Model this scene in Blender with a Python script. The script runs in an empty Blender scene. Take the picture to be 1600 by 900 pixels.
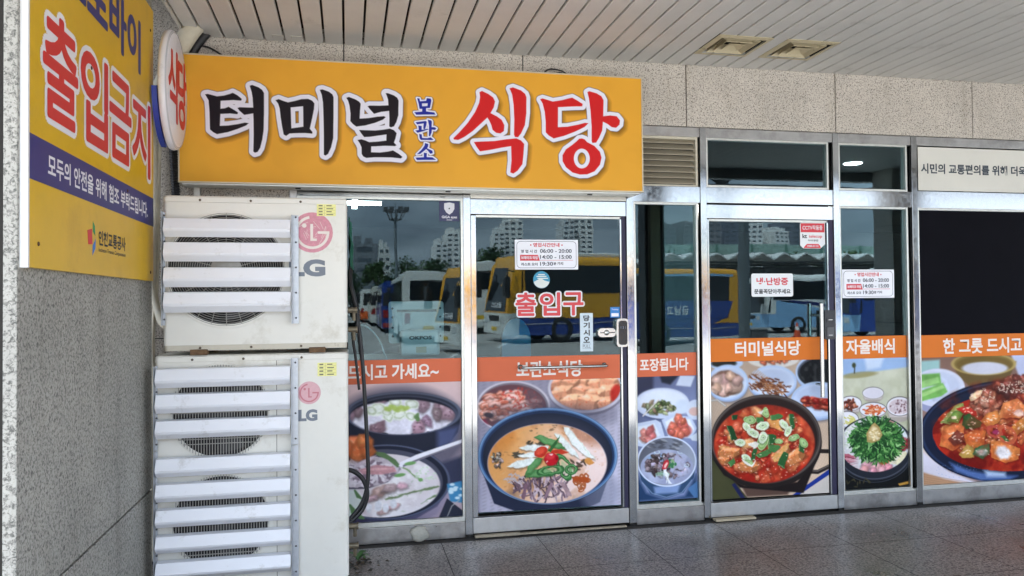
import bpy, bmesh, math, random
import numpy as np
from mathutils import Matrix, Vector

random.seed(7)
RNG = np.random.default_rng(11)
SC = bpy.context.scene
COL = SC.collection
R = math.radians

# ------------------------------------------------------------------ camera
cam_d = bpy.data.cameras.new('camera')
cam = bpy.data.objects.new('camera', cam_d)
COL.objects.link(cam)
SC.camera = cam
cam_d.sensor_width = 36.0
cam_d.lens = 1212.365 * 36.0 / 1600.0
cam_d.clip_start, cam_d.clip_end = 0.05, 3000
cam.matrix_world = Matrix(((0.97821001, 0.0048951, -0.20756013, 0.0),
                           (-0.20743402, -0.01901607, -0.97806417, -4.92),
                           (-0.0087347, 0.9998072, -0.0175863, 1.49987),
                           (0, 0, 0, 1)))

# ------------------------------------------------------------------ sky, sun, exposure
SUN_EL, SUN_AZ = 63.0, 312.0            # azimuth from +Y, clockwise seen from above
w = bpy.data.worlds.new('World')
SC.world = w
w.use_nodes = True
nt = w.node_tree
nt.nodes.clear()
def wn(t, **k):
    n = nt.nodes.new(t)
    for a, b in k.items():
        setattr(n, a, b)
    return n
wo = wn('ShaderNodeOutputWorld')
bg = wn('ShaderNodeBackground')
bg.inputs['Strength'].default_value = 0.12
sky = wn('ShaderNodeTexSky', sky_type='NISHITA', sun_disc=False)
sky.sun_elevation = R(SUN_EL)
sky.sun_rotation = R(SUN_AZ)
sky.air_density, sky.dust_density, sky.ozone_density = 1.0, 1.5, 1.0
tc = wn('ShaderNodeTexCoord')
mp = wn('ShaderNodeMapping')
mp.inputs['Scale'].default_value = (1.0, 1.0, 4.5)
nz = wn('ShaderNodeTexNoise')
nz.inputs['Scale'].default_value = 2.6
nz.inputs['Detail'].default_value = 7
nz.inputs['Roughness'].default_value = 0.58
cr = wn('ShaderNodeValToRGB')
cr.color_ramp.elements[0].position, cr.color_ramp.elements[0].color = 0.36, (0.45, 0.45, 0.45, 1)
cr.color_ramp.elements[1].position, cr.color_ramp.elements[1].color = 0.60, (1, 1, 1, 1)
nz2 = wn('ShaderNodeTexNoise')
nz2.inputs['Scale'].default_value = 4.0
nz2.inputs['Detail'].default_value = 6
cr2 = wn('ShaderNodeValToRGB')
cr2.color_ramp.elements[0].position, cr2.color_ramp.elements[0].color = 0.35, (3.3, 4.0, 5.1, 1)
cr2.color_ramp.elements[1].position, cr2.color_ramp.elements[1].color = 0.68, (9.8, 10.9, 12.2, 1)
sep = wn('ShaderNodeSeparateXYZ')
hz = wn('ShaderNodeMapRange')
hz.inputs['From Min'].default_value, hz.inputs['From Max'].default_value = 0.08, 0.30
hz.inputs['To Min'].default_value, hz.inputs['To Max'].default_value = 0.52, 0.78
hm = wn('ShaderNodeVectorMath', operation='SCALE')
mx = wn('ShaderNodeMix', data_type='RGBA')
nt.links.new(tc.outputs['Generated'], mp.inputs['Vector'])
nt.links.new(mp.outputs[0], nz.inputs['Vector'])
nt.links.new(mp.outputs[0], nz2.inputs['Vector'])
nt.links.new(nz.outputs['Fac'], cr.inputs[0])
nt.links.new(nz2.outputs['Fac'], cr2.inputs[0])
nt.links.new(cr.outputs[0], mx.inputs[0])
nt.links.new(sky.outputs[0], mx.inputs[6])
nt.links.new(tc.outputs['Generated'], sep.inputs[0])
nt.links.new(sep.outputs['Z'], hz.inputs['Value'])
nt.links.new(cr2.outputs[0], hm.inputs[0])
nt.links.new(hz.outputs[0], hm.inputs['Scale'])
nt.links.new(hm.outputs[0], mx.inputs[7])
nt.links.new(mx.outputs[2], bg.inputs[0])
nt.links.new(bg.outputs[0], wo.inputs[0])

sun_d = bpy.data.lights.new('sun', 'SUN')
sun_d.energy = 4.0
sun_d.angle = R(8)
sun_d.color = (1.0, 0.97, 0.93)
sun = bpy.data.objects.new('sun', sun_d)
COL.objects.link(sun)
sd = Vector((math.sin(R(SUN_AZ)) * math.cos(R(SUN_EL)), math.cos(R(SUN_AZ)) * math.cos(R(SUN_EL)), math.sin(R(SUN_EL))))
sun.rotation_euler = sd.to_track_quat('Z', 'Y').to_euler()
sun.location = (0, -20, 30)

vs = SC.view_settings
vs.view_transform = 'Standard'
vs.look = 'None'
vs.exposure = 2.55
vs.gamma = 1.0
SC.cycles.max_bounces = 10
SC.cycles.diffuse_bounces = 6
SC.cycles.glossy_bounces = 6
SC.cycles.transparent_max_bounces = 16
SC.cycles.caustics_reflective = False
SC.cycles.caustics_refractive = False
SC.cycles.sample_clamp_indirect = 6.0

# ------------------------------------------------------------------ materials
def lin(c):
    return tuple((v / 255.0 / 12.92) if v / 255.0 <= 0.04045 else ((v / 255.0 + 0.055) / 1.055) ** 2.4 for v in c)
MATS = {}
def mat(name, col, rough=0.6, metal=0.0, var=0.0, vscale=6.0, bump=0.0, bscale=40.0, spec=0.5, emit=0.0, coat=0.0, rvar=0.0, dirt=None, dscale=1.5, dthr=(0.5, 0.75), stretch=None):
    """Principled material; var = brightness mottling, dirt = second colour in noise patches."""
    if name in MATS:
        return MATS[name]
    m = bpy.data.materials.new(name)
    m.use_nodes = True
    t = m.node_tree
    b = t.nodes['Principled BSDF']
    b.inputs['Roughness'].default_value = rough
    b.inputs['Metallic'].default_value = metal
    b.inputs['Specular IOR Level'].default_value = spec
    b.inputs['Coat Weight'].default_value = coat
    c4 = (*col, 1)
    b.inputs['Base Color'].default_value = c4
    if emit:
        b.inputs['Emission Color'].default_value = c4
        b.inputs['Emission Strength'].default_value = emit
    tcn = t.nodes.new('ShaderNodeTexCoord')
    src = tcn.outputs['Object']
    if stretch:
        mpn = t.nodes.new('ShaderNodeMapping')
        mpn.inputs['Scale'].default_value = stretch
        t.links.new(src, mpn.inputs[0])
        src = mpn.outputs[0]
    out = None
    if var or rvar:
        n = t.nodes.new('ShaderNodeTexNoise')
        n.inputs['Scale'].default_value = vscale
        n.inputs['Detail'].default_value = 6
        n.inputs['Roughness'].default_value = 0.65
        t.links.new(src, n.inputs['Vector'])
    if var:
        r = t.nodes.new('ShaderNodeMapRange')
        r.inputs['From Min'].default_value, r.inputs['From Max'].default_value = 0.3, 0.7
        r.inputs['To Min'].default_value, r.inputs['To Max'].default_value = 1 - var, 1 + var
        t.links.new(n.outputs['Fac'], r.inputs['Value'])
        v = t.nodes.new('ShaderNodeVectorMath')
        v.operation = 'SCALE'
        v.inputs[0].default_value = col
        t.links.new(r.outputs[0], v.inputs['Scale'])
        out = v.outputs[0]
    if rvar:
        r = t.nodes.new('ShaderNodeMapRange')
        r.inputs['From Min'].default_value, r.inputs['From Max'].default_value = 0.3, 0.7
        r.inputs['To Min'].default_value, r.inputs['To Max'].default_value = max(0.02, rough - rvar), rough + rvar
        t.links.new(n.outputs['Fac'], r.inputs['Value'])
        t.links.new(r.outputs[0], b.inputs['Roughness'])
    if dirt:
        n2 = t.nodes.new('ShaderNodeTexNoise')
        n2.inputs['Scale'].default_value = dscale
        n2.inputs['Detail'].default_value = 8
        n2.inputs['Roughness'].default_value = 0.7
        t.links.new(src, n2.inputs['Vector'])
        r = t.nodes.new('ShaderNodeMapRange')
        r.inputs['From Min'].default_value, r.inputs['From Max'].default_value = dthr
        t.links.new(n2.outputs['Fac'], r.inputs['Value'])
        x = t.nodes.new('ShaderNodeMix')
        x.data_type = 'RGBA'
        t.links.new(r.outputs[0], x.inputs[0])
        if out:
            t.links.new(out, x.inputs[6])
        else:
            x.inputs[6].default_value = c4
        x.inputs[7].default_value = (*dirt, 1)
        out = x.outputs[2]
    if out:
        t.links.new(out, b.inputs['Base Color'])
    if bump:
        n3 = t.nodes.new('ShaderNodeTexNoise')
        n3.inputs['Scale'].default_value = bscale
        n3.inputs['Detail'].default_value = 4
        t.links.new(src, n3.inputs['Vector'])
        bp = t.nodes.new('ShaderNodeBump')
        bp.inputs['Strength'].default_value = bump
        bp.inputs['Distance'].default_value = 0.01
        t.links.new(n3.outputs['Fac'], bp.inputs['Height'])
        t.links.new(bp.outputs[0], b.inputs['Normal'])
    MATS[name] = m
    return m

def stone(name, light, dark, rough=0.55, scale=150.0, cut=(0.46, 0.60), wet=0.0, patch=0.12, stains=None, streak=False, edge_grime=False):
    """Speckled granite: fine dark flecks on a pale ground with broad tone changes."""
    m = bpy.data.materials.new(name)
    m.use_nodes = True
    t = m.node_tree
    b = t.nodes['Principled BSDF']
    tcn = t.nodes.new('ShaderNodeTexCoord')
    n = t.nodes.new('ShaderNodeTexNoise')
    n.inputs['Scale'].default_value = scale
    n.inputs['Detail'].default_value = 3
    n.inputs['Roughness'].default_value = 0.6
    n.inputs['Distortion'].default_value = 0.8
    t.links.new(tcn.outputs['Object'], n.inputs['Vector'])
    rp = t.nodes.new('ShaderNodeValToRGB')
    rp.color_ramp.elements[0].position, rp.color_ramp.elements[0].color = cut[0], (*light, 1)
    rp.color_ramp.elements[1].position, rp.color_ramp.elements[1].color = cut[1], (*dark, 1)
    t.links.new(n.outputs['Fac'], rp.inputs[0])
    last = rp.outputs[0]
    n2 = t.nodes.new('ShaderNodeTexNoise')
    n2.inputs['Scale'].default_value = 2.2
    n2.inputs['Detail'].default_value = 7
    n2.inputs['Roughness'].default_value = 0.65
    t.links.new(tcn.outputs['Object'], n2.inputs['Vector'])
    r = t.nodes.new('ShaderNodeMapRange')
    r.inputs['From Min'].default_value, r.inputs['From Max'].default_value = 0.3, 0.7
    r.inputs['To Min'].default_value, r.inputs['To Max'].default_value = 1 - patch, 1 + patch
    t.links.new(n2.outputs['Fac'], r.inputs['Value'])
    v = t.nodes.new('ShaderNodeVectorMath')
    v.operation = 'SCALE'
    t.links.new(last, v.inputs[0])
    t.links.new(r.outputs[0], v.inputs['Scale'])
    last = v.outputs[0]
    if stains:
        n4 = t.nodes.new('ShaderNodeTexNoise')
        n4.inputs['Scale'].default_value = 1.3 if not streak else 2.4
        n4.inputs['Detail'].default_value = 9
        n4.inputs['Roughness'].default_value = 0.72
        if streak:
            mpn = t.nodes.new('ShaderNodeMapping')
            mpn.inputs['Scale'].default_value = (3.0, 3.0, 0.45)
            t.links.new(tcn.outputs['Object'], mpn.inputs[0])
            t.links.new(mpn.outputs[0], n4.inputs['Vector'])
        else:
            t.links.new(tcn.outputs['Object'], n4.inputs['Vector'])
        r4 = t.nodes.new('ShaderNodeMapRange')
        r4.inputs['From Min'].default_value, r4.inputs['From Max'].default_value = 0.52, 0.70
        t.links.new(n4.outputs['Fac'], r4.inputs['Value'])
        x = t.nodes.new('ShaderNodeMix')
        x.data_type = 'RGBA'
        x.blend_type = 'MULTIPLY'
        x.inputs[7].default_value = (*stains, 1)
        t.links.new(r4.outputs[0], x.inputs[0])
        t.links.new(last, x.inputs[6])
        last = x.outputs[2]
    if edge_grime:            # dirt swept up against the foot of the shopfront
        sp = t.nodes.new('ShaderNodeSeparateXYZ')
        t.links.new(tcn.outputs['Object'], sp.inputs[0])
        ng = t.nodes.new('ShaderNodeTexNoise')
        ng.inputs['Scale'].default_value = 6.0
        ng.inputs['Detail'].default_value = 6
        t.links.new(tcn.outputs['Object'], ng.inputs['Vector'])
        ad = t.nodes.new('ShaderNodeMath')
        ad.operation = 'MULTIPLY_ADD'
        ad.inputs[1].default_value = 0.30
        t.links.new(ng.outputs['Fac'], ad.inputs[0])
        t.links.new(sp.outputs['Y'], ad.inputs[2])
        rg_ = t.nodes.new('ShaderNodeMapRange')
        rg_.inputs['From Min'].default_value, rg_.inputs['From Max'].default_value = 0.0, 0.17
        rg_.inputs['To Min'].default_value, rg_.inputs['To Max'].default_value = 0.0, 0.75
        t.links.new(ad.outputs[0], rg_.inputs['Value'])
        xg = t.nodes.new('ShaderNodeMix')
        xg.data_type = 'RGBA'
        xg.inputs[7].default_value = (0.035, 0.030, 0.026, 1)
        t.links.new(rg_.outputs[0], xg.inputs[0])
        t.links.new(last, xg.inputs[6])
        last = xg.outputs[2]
    t.links.new(last, b.inputs['Base Color'])
    if wet:
        r2 = t.nodes.new('ShaderNodeMapRange')
        r2.inputs['From Min'].default_value, r2.inputs['From Max'].default_value = 0.35, 0.65
        r2.inputs['To Min'].default_value, r2.inputs['To Max'].default_value = rough - wet, rough + wet
        t.links.new(n2.outputs['Fac'], r2.inputs['Value'])
        t.links.new(r2.outputs[0], b.inputs['Roughness'])
    else:
        b.inputs['Roughness'].default_value = rough
    bp = t.nodes.new('ShaderNodeBump')
    bp.inputs['Strength'].default_value = 0.25
    bp.inputs['Distance'].default_value = 0.002
    t.links.new(n.outputs['Fac'], bp.inputs['Height'])
    t.links.new(bp.outputs[0], b.inputs['Normal'])
    MATS[name] = m
    return m

def glass(name, ior=1.5, tint=(0.80, 0.88, 0.88)):
    m = bpy.data.materials.new(name)
    m.use_nodes = True
    t = m.node_tree
    t.nodes.clear()
    o = t.nodes.new('ShaderNodeOutputMaterial')
    mixn = t.nodes.new('ShaderNodeMixShader')
    f = t.nodes.new('ShaderNodeFresnel')
    f.inputs['IOR'].default_value = ior
    tr = t.nodes.new('ShaderNodeBsdfTransparent')
    tr.inputs[0].default_value = (*tint, 1)
    g = t.nodes.new('ShaderNodeBsdfAnisotropic')
    g.inputs['Roughness'].default_value = 0.0
    g.inputs['Color'].default_value = (0.80, 0.94, 1.0, 1)
    tcn = t.nodes.new('ShaderNodeTexCoord')      # float glass is never quite flat
    n = t.nodes.new('ShaderNodeTexNoise')
    n.inputs['Scale'].default_value = 3.2
    n.inputs['Detail'].default_value = 1
    t.links.new(tcn.outputs['Object'], n.inputs['Vector'])
    bp = t.nodes.new('ShaderNodeBump')
    bp.inputs['Strength'].default_value = 1.0
    bp.inputs['Distance'].default_value = 0.00035
    t.links.new(n.outputs['Fac'], bp.inputs['Height'])
    t.links.new(bp.outputs[0], g.inputs['Normal'])
    t.links.new(f.outputs[0], mixn.inputs[0])
    t.links.new(tr.outputs[0], mixn.inputs[1])
    t.links.new(g.outputs[0], mixn.inputs[2])
    t.links.new(mixn.outputs[0], o.inputs[0])
    MATS[name] = m
    return m

def printed(name, rough=0.45):
    """Printed vinyl: the picture is a colour attribute on the sheet."""
    m = bpy.data.materials.new(name)
    m.use_nodes = True
    t = m.node_tree
    b = t.nodes['Principled BSDF']
    a = t.nodes.new('ShaderNodeAttribute')
    a.attribute_name = 'print'
    t.links.new(a.outputs['Color'], b.inputs['Base Color'])
    b.inputs['Roughness'].default_value = rough
    b.inputs['Specular IOR Level'].default_value = 0.10
    MATS[name] = m
    return m

# ------------------------------------------------------------------ mesh helpers
class MB:
    def __init__(s):
        s.v, s.f, s.mi, s.sm = [], [], [], []
    def add(s, vs, fs, mi=0, smooth=False):
        o = len(s.v)
        s.v += [tuple(x) for x in vs]
        s.f += [tuple(i + o for i in f) for f in fs]
        s.mi += [mi] * len(fs)
        s.sm += [smooth] * len(fs)
        return s
    def box(s, x0, x1, y0, y1, z0, z1, mi=0, bev=0.0):
        if bev > 0:
            bm = bmesh.new()
            bmesh.ops.create_cube(bm, size=1)
            for q in bm.verts:
                q.co = Vector(((x0 + x1) / 2 + q.co.x * (x1 - x0), (y0 + y1) / 2 + q.co.y * (y1 - y0), (z0 + z1) / 2 + q.co.z * (z1 - z0)))
            bmesh.ops.bevel(bm, geom=list(bm.edges), offset=bev, segments=3, affect='EDGES', profile=0.5)
            bm.verts.index_update()
            s.add([q.co[:] for q in bm.verts], [[q.index for q in f.verts] for f in bm.faces], mi, False)
            bm.free()
            return s
        return s.add([(x0, y0, z0), (x1, y0, z0), (x1, y1, z0), (x0, y1, z0), (x0, y0, z1), (x1, y0, z1), (x1, y1, z1), (x0, y1, z1)],
                     [(0, 3, 2, 1), (4, 5, 6, 7), (0, 1, 5, 4), (1, 2, 6, 5), (2, 3, 7, 6), (3, 0, 4, 7)], mi)
    def tube(s, pts, r, n=10, mi=0, cap=True, smooth=True):
        pts = [Vector(p) for p in pts]
        rs = r if isinstance(r, (list, tuple)) else [r] * len(pts)
        rings, vs, fs = [], [], []
        up = None
        for i, p in enumerate(pts):
            d = (pts[min(i + 1, len(pts) - 1)] - pts[max(i - 1, 0)]).normalized()
            if up is None:
                up = Vector((0, 0, 1)) if abs(d.z) < 0.9 else Vector((0, 1, 0))
            a = d.cross(up).normalized()
            bb = a.cross(d).normalized()
            up = bb
            for k in range(n):
                t = 2 * math.pi * k / n
                vs.append(p + a * math.cos(t) * rs[i] + bb * math.sin(t) * rs[i])
        for i in range(len(pts) - 1):
            for k in range(n):
                fs.append((i * n + k, i * n + (k + 1) % n, (i + 1) * n + (k + 1) % n, (i + 1) * n + k))
        s.add(vs, fs, mi, smooth)
        if cap:
            o = len(vs)
            s.add([vs[k] for k in range(n)], [tuple(reversed(range(n)))], mi)
            s.add([vs[o - n + k] for k in range(n)], [tuple(range(n))], mi)
        return s
    def prism(s, prof, axis, a0, a1, mi=0, smooth=False):
        """Extrude a 2-D profile. axis 'x': profile (y,z); 'y': (x,z); 'z': (x,y)."""
        n = len(prof)
        def P(u, v, a):
            return (a, u, v) if axis == 'x' else ((u, a, v) if axis == 'y' else (u, v, a))
        vs = [P(u, v, a0) for u, v in prof] + [P(u, v, a1) for u, v in prof]
        fs = [tuple(range(n)), tuple(range(2 * n - 1, n - 1, -1))]
        s.add(vs, fs, mi)
        s.add(vs, [(i, (i + 1) % n + 0, (i + 1) % n + n, i + n) for i in range(n)], mi, smooth)
        return s
    def lathe(s, prof, c, n=32, mi=0, axis='z', smooth=True):
        vs, fs = [], []
        for r_, h in prof:
            for k in range(n):
                t = 2 * math.pi * k / n
                x, y = r_ * math.cos(t), r_ * math.sin(t)
                vs.append({'z': (c[0] + x, c[1] + y, c[2] + h), 'y': (c[0] + x, c[1] + h, c[2] + y), 'x': (c[0] + h, c[1] + x, c[2] + y)}[axis])
        for i in range(len(prof) - 1):
            for k in range(n):
                fs.append((i * n + k, i * n + (k + 1) % n, (i + 1) * n + (k + 1) % n, (i + 1) * n + k))
        return s.add(vs, fs, mi, smooth)
    def quad(s, a, b, c, d, mi=0):
        return s.add([a, b, c, d], [(0, 1, 2, 3)], mi)
    def xform(s, M):
        s.v = [tuple(M @ Vector(p)) for p in s.v]
        return s
    def build(s, name, mats, parent=None):
        me = bpy.data.meshes.new(name)
        me.from_pydata(s.v, [], s.f)
        for m in (mats if isinstance(mats, (list, tuple)) else [mats]):
            me.materials.append(m)
        me.polygons.foreach_set('material_index', s.mi)
        me.polygons.foreach_set('use_smooth', s.sm)
        bm = bmesh.new()
        bm.from_mesh(me)
        bmesh.ops.recalc_face_normals(bm, faces=bm.faces)
        bm.to_mesh(me)
        bm.free()
        me.update()
        o = bpy.data.objects.new(name, me)
        COL.objects.link(o)
        if parent:
            o.parent = parent
        return o

def wm(o):
    return ((wm(o.parent) @ o.matrix_parent_inverse) if o.parent else Matrix.Identity(4)) @ o.matrix_basis
def adopt(o, p):
    o.parent = p
    o.matrix_parent_inverse = wm(p).inverted()
    return o
def part(mb_, name, mats, root):
    return adopt(mb_.build(name, mats), root)
def tag(o, label=None, cat=None, group=None, kind=None):
    if label: o['label'] = label
    if cat: o['category'] = cat
    if group: o['group'] = group
    if kind: o['kind'] = kind
    return o
def thing(name, label, cat, loc=(0, 0, 0), rz=0.0, group=None):
    o = bpy.data.objects.new(name, None)
    o.empty_display_size = 0.1
    COL.objects.link(o)
    o.location = loc
    o.rotation_euler = (0, 0, rz)
    return tag(o, label, cat, group)

FRONT = Matrix(((1, 0, 0), (0, 0, -1), (0, 1, 0))).to_4x4()      # sheet facing -Y: u -> +X, v -> +Z
SIDE = Matrix(((0, 0, 1), (1, 0, 0), (0, 1, 0))).to_4x4()        # sheet facing +X: u -> +Y, v -> +Z

def text(body, m, cx, cz, wd, ht, y, parent, bold=0.0, plane=None, name='lettering', spacing=1.0, M=None):
    """Lettering fitted to a width and height, on a plane facing the viewer."""
    c = bpy.data.curves.new(name, 'FONT')
    c.body = body
    c.offset = bold
    c.resolution_u = 4
    c.space_character = spacing
    o = bpy.data.objects.new('tmp', c)
    COL.objects.link(o)
    dg = bpy.context.evaluated_depsgraph_get()
    me = bpy.data.meshes.new_from_object(o.evaluated_get(dg))
    bpy.data.objects.remove(o)
    bpy.data.curves.remove(c)
    n = len(me.vertices)
    co = np.empty(n * 3, dtype=np.float32)
    me.vertices.foreach_get('co', co)
    co = co.reshape(-1, 3)
    lo, hi = co.min(0), co.max(0)
    sx = wd / max(1e-6, hi[0] - lo[0])
    sy = ht / max(1e-6, hi[1] - lo[1])
    co[:, 0] = (co[:, 0] - (lo[0] + hi[0]) / 2) * sx
    co[:, 1] = (co[:, 1] - (lo[1] + hi[1]) / 2) * sy
    co[:, 2] = 0
    me.vertices.foreach_set('co', co.ravel())
    me.materials.clear()
    me.materials.append(m)
    me.name = name
    t = bpy.data.objects.new(name, me)
    COL.objects.link(t)
    M = M.copy() if M is not None else (plane or FRONT).copy()
    if M.translation.length < 1e-9: M.translation = Vector((cx, y, cz)) if plane is not SIDE else Vector((y, cx, cz))
    t.matrix_basis = M
    if parent:
        adopt(t, parent)
    return t

def halo(o, m, grow, name='letter_outline', steps=16, back=0.0008):
    """A keyline behind flat lettering: the same outline spread outwards in every direction."""
    src = o.data
    n = len(src.vertices)
    co = np.empty(n * 3)
    src.vertices.foreach_get('co', co)
    co = co.reshape(-1, 3)
    fs = [tuple(p.vertices) for p in src.polygons]
    mb = MB()
    for k in range(steps):
        a = 2 * math.pi * k / steps
        d = np.array([math.cos(a) * grow, math.sin(a) * grow, -back - 0.00002 * k])
        mb.add([tuple(p) for p in (co + d)], fs)
    h = bpy.data.meshes.new(name)
    h.from_pydata(mb.v, [], mb.f)
    h.materials.append(m)
    t = bpy.data.objects.new(name, h)
    COL.objects.link(t)
    t.matrix_basis = o.matrix_basis
    t.parent = o.parent
    t.matrix_parent_inverse = o.matrix_parent_inverse
    return t

def fat(o, grow):
    """Embolden flat lettering by spreading copies of its outline, each a hair behind the last."""
    h = halo(o, o.data.materials[0], grow, 'lettering', 12, 0.00002)
    bm = bmesh.new()
    bm.from_mesh(o.data)
    bm.from_mesh(h.data)
    bm.to_mesh(o.data)
    bm.free()
    bpy.data.objects.remove(h)
    return o

def sheet(name, img, w_, h_, M, m, parent=None):
    """A printed sheet: a fine grid whose points carry the printed colour (img rows top to bottom, sRGB 0-255)."""
    H, W = img.shape[:2]
    u = np.linspace(-w_ / 2, w_ / 2, W)
    v = np.linspace(h_ / 2, -h_ / 2, H)
    co = np.zeros((H, W, 3), dtype=np.float32)
    co[..., 0] = u[None, :]
    co[..., 1] = v[:, None]
    idx = np.arange(H * W).reshape(H, W)
    q = np.stack([idx[:-1, :-1], idx[1:, :-1], idx[1:, 1:], idx[:-1, 1:]], -1).reshape(-1, 4)
    me = bpy.data.meshes.new(name)
    me.vertices.add(H * W)
    me.vertices.foreach_set('co', co.ravel())
    me.loops.add(q.size)
    me.loops.foreach_set('vertex_index', q.ravel().astype(np.int32))
    me.polygons.add(len(q))
    me.polygons.foreach_set('loop_start', np.arange(0, q.size, 4, dtype=np.int32))
    me.polygons.foreach_set('loop_total', np.full(len(q), 4, dtype=np.int32))
    me.update(calc_edges=True)
    c = np.clip(img, 0, 255) / 255.0
    c = np.where(c <= 0.04045, c / 12.92, ((c + 0.055) / 1.055) ** 2.4)
    at = me.color_attributes.new('print', 'FLOAT_COLOR', 'POINT')
    rgba = np.ones((H * W, 4), dtype=np.float32)
    rgba[:, :3] = c.reshape(-1, 3)
    at.data.foreach_set('color', rgba.ravel())
    me.materials.append(m)
    o = bpy.data.objects.new(name, me)
    COL.objects.link(o)
    o.matrix_basis = M
    if parent:
        adopt(o, parent)
    return o

def card(name, w_, h_, r=0.0, seg=5, thick=0.0008):
    """Outline points of a rounded card centred on 0 in the (x,z) plane."""
    if r <= 0:
        return [(-w_ / 2, -h_ / 2), (w_ / 2, -h_ / 2), (w_ / 2, h_ / 2), (-w_ / 2, h_ / 2)]
    p = []
    for cx, cz, a0 in ((w_ / 2 - r, -h_ / 2 + r, -90), (w_ / 2 - r, h_ / 2 - r, 0), (-w_ / 2 + r, h_ / 2 - r, 90), (-w_ / 2 + r, -h_ / 2 + r, 180)):
        for k in range(seg + 1):
            a = R(a0 + 90 * k / seg)
            p.append((cx + r * math.cos(a), cz + r * math.sin(a)))
    return p

# ------------------------------------------------------------------ painter for printed pictures
def vnoise(shape, cell, seed=0, octv=3):
    rg = np.random.default_rng(seed)
    H, W = shape
    out = np.zeros(shape)
    amp, tot = 1.0, 0.0
    for o in range(octv):
        c = max(1.2, cell / 2 ** o)
        gh, gw = int(H / c) + 3, int(W / c) + 3
        g = rg.random((gh, gw))
        y = np.arange(H) / c
        x = np.arange(W) / c
        yi, xi = y.astype(int), x.astype(int)
        fy, fx = y - yi, x - xi
        fy, fx = fy * fy * (3 - 2 * fy), fx * fx * (3 - 2 * fx)
        a = g[yi][:, xi] * (1 - fx) + g[yi][:, xi + 1] * fx
        b = g[yi + 1][:, xi] * (1 - fx) + g[yi + 1][:, xi + 1] * fx
        out += amp * (a * (1 - fy)[:, None] + b * fy[:, None])
        tot += amp
        amp *= 0.55
    return out / tot

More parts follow.
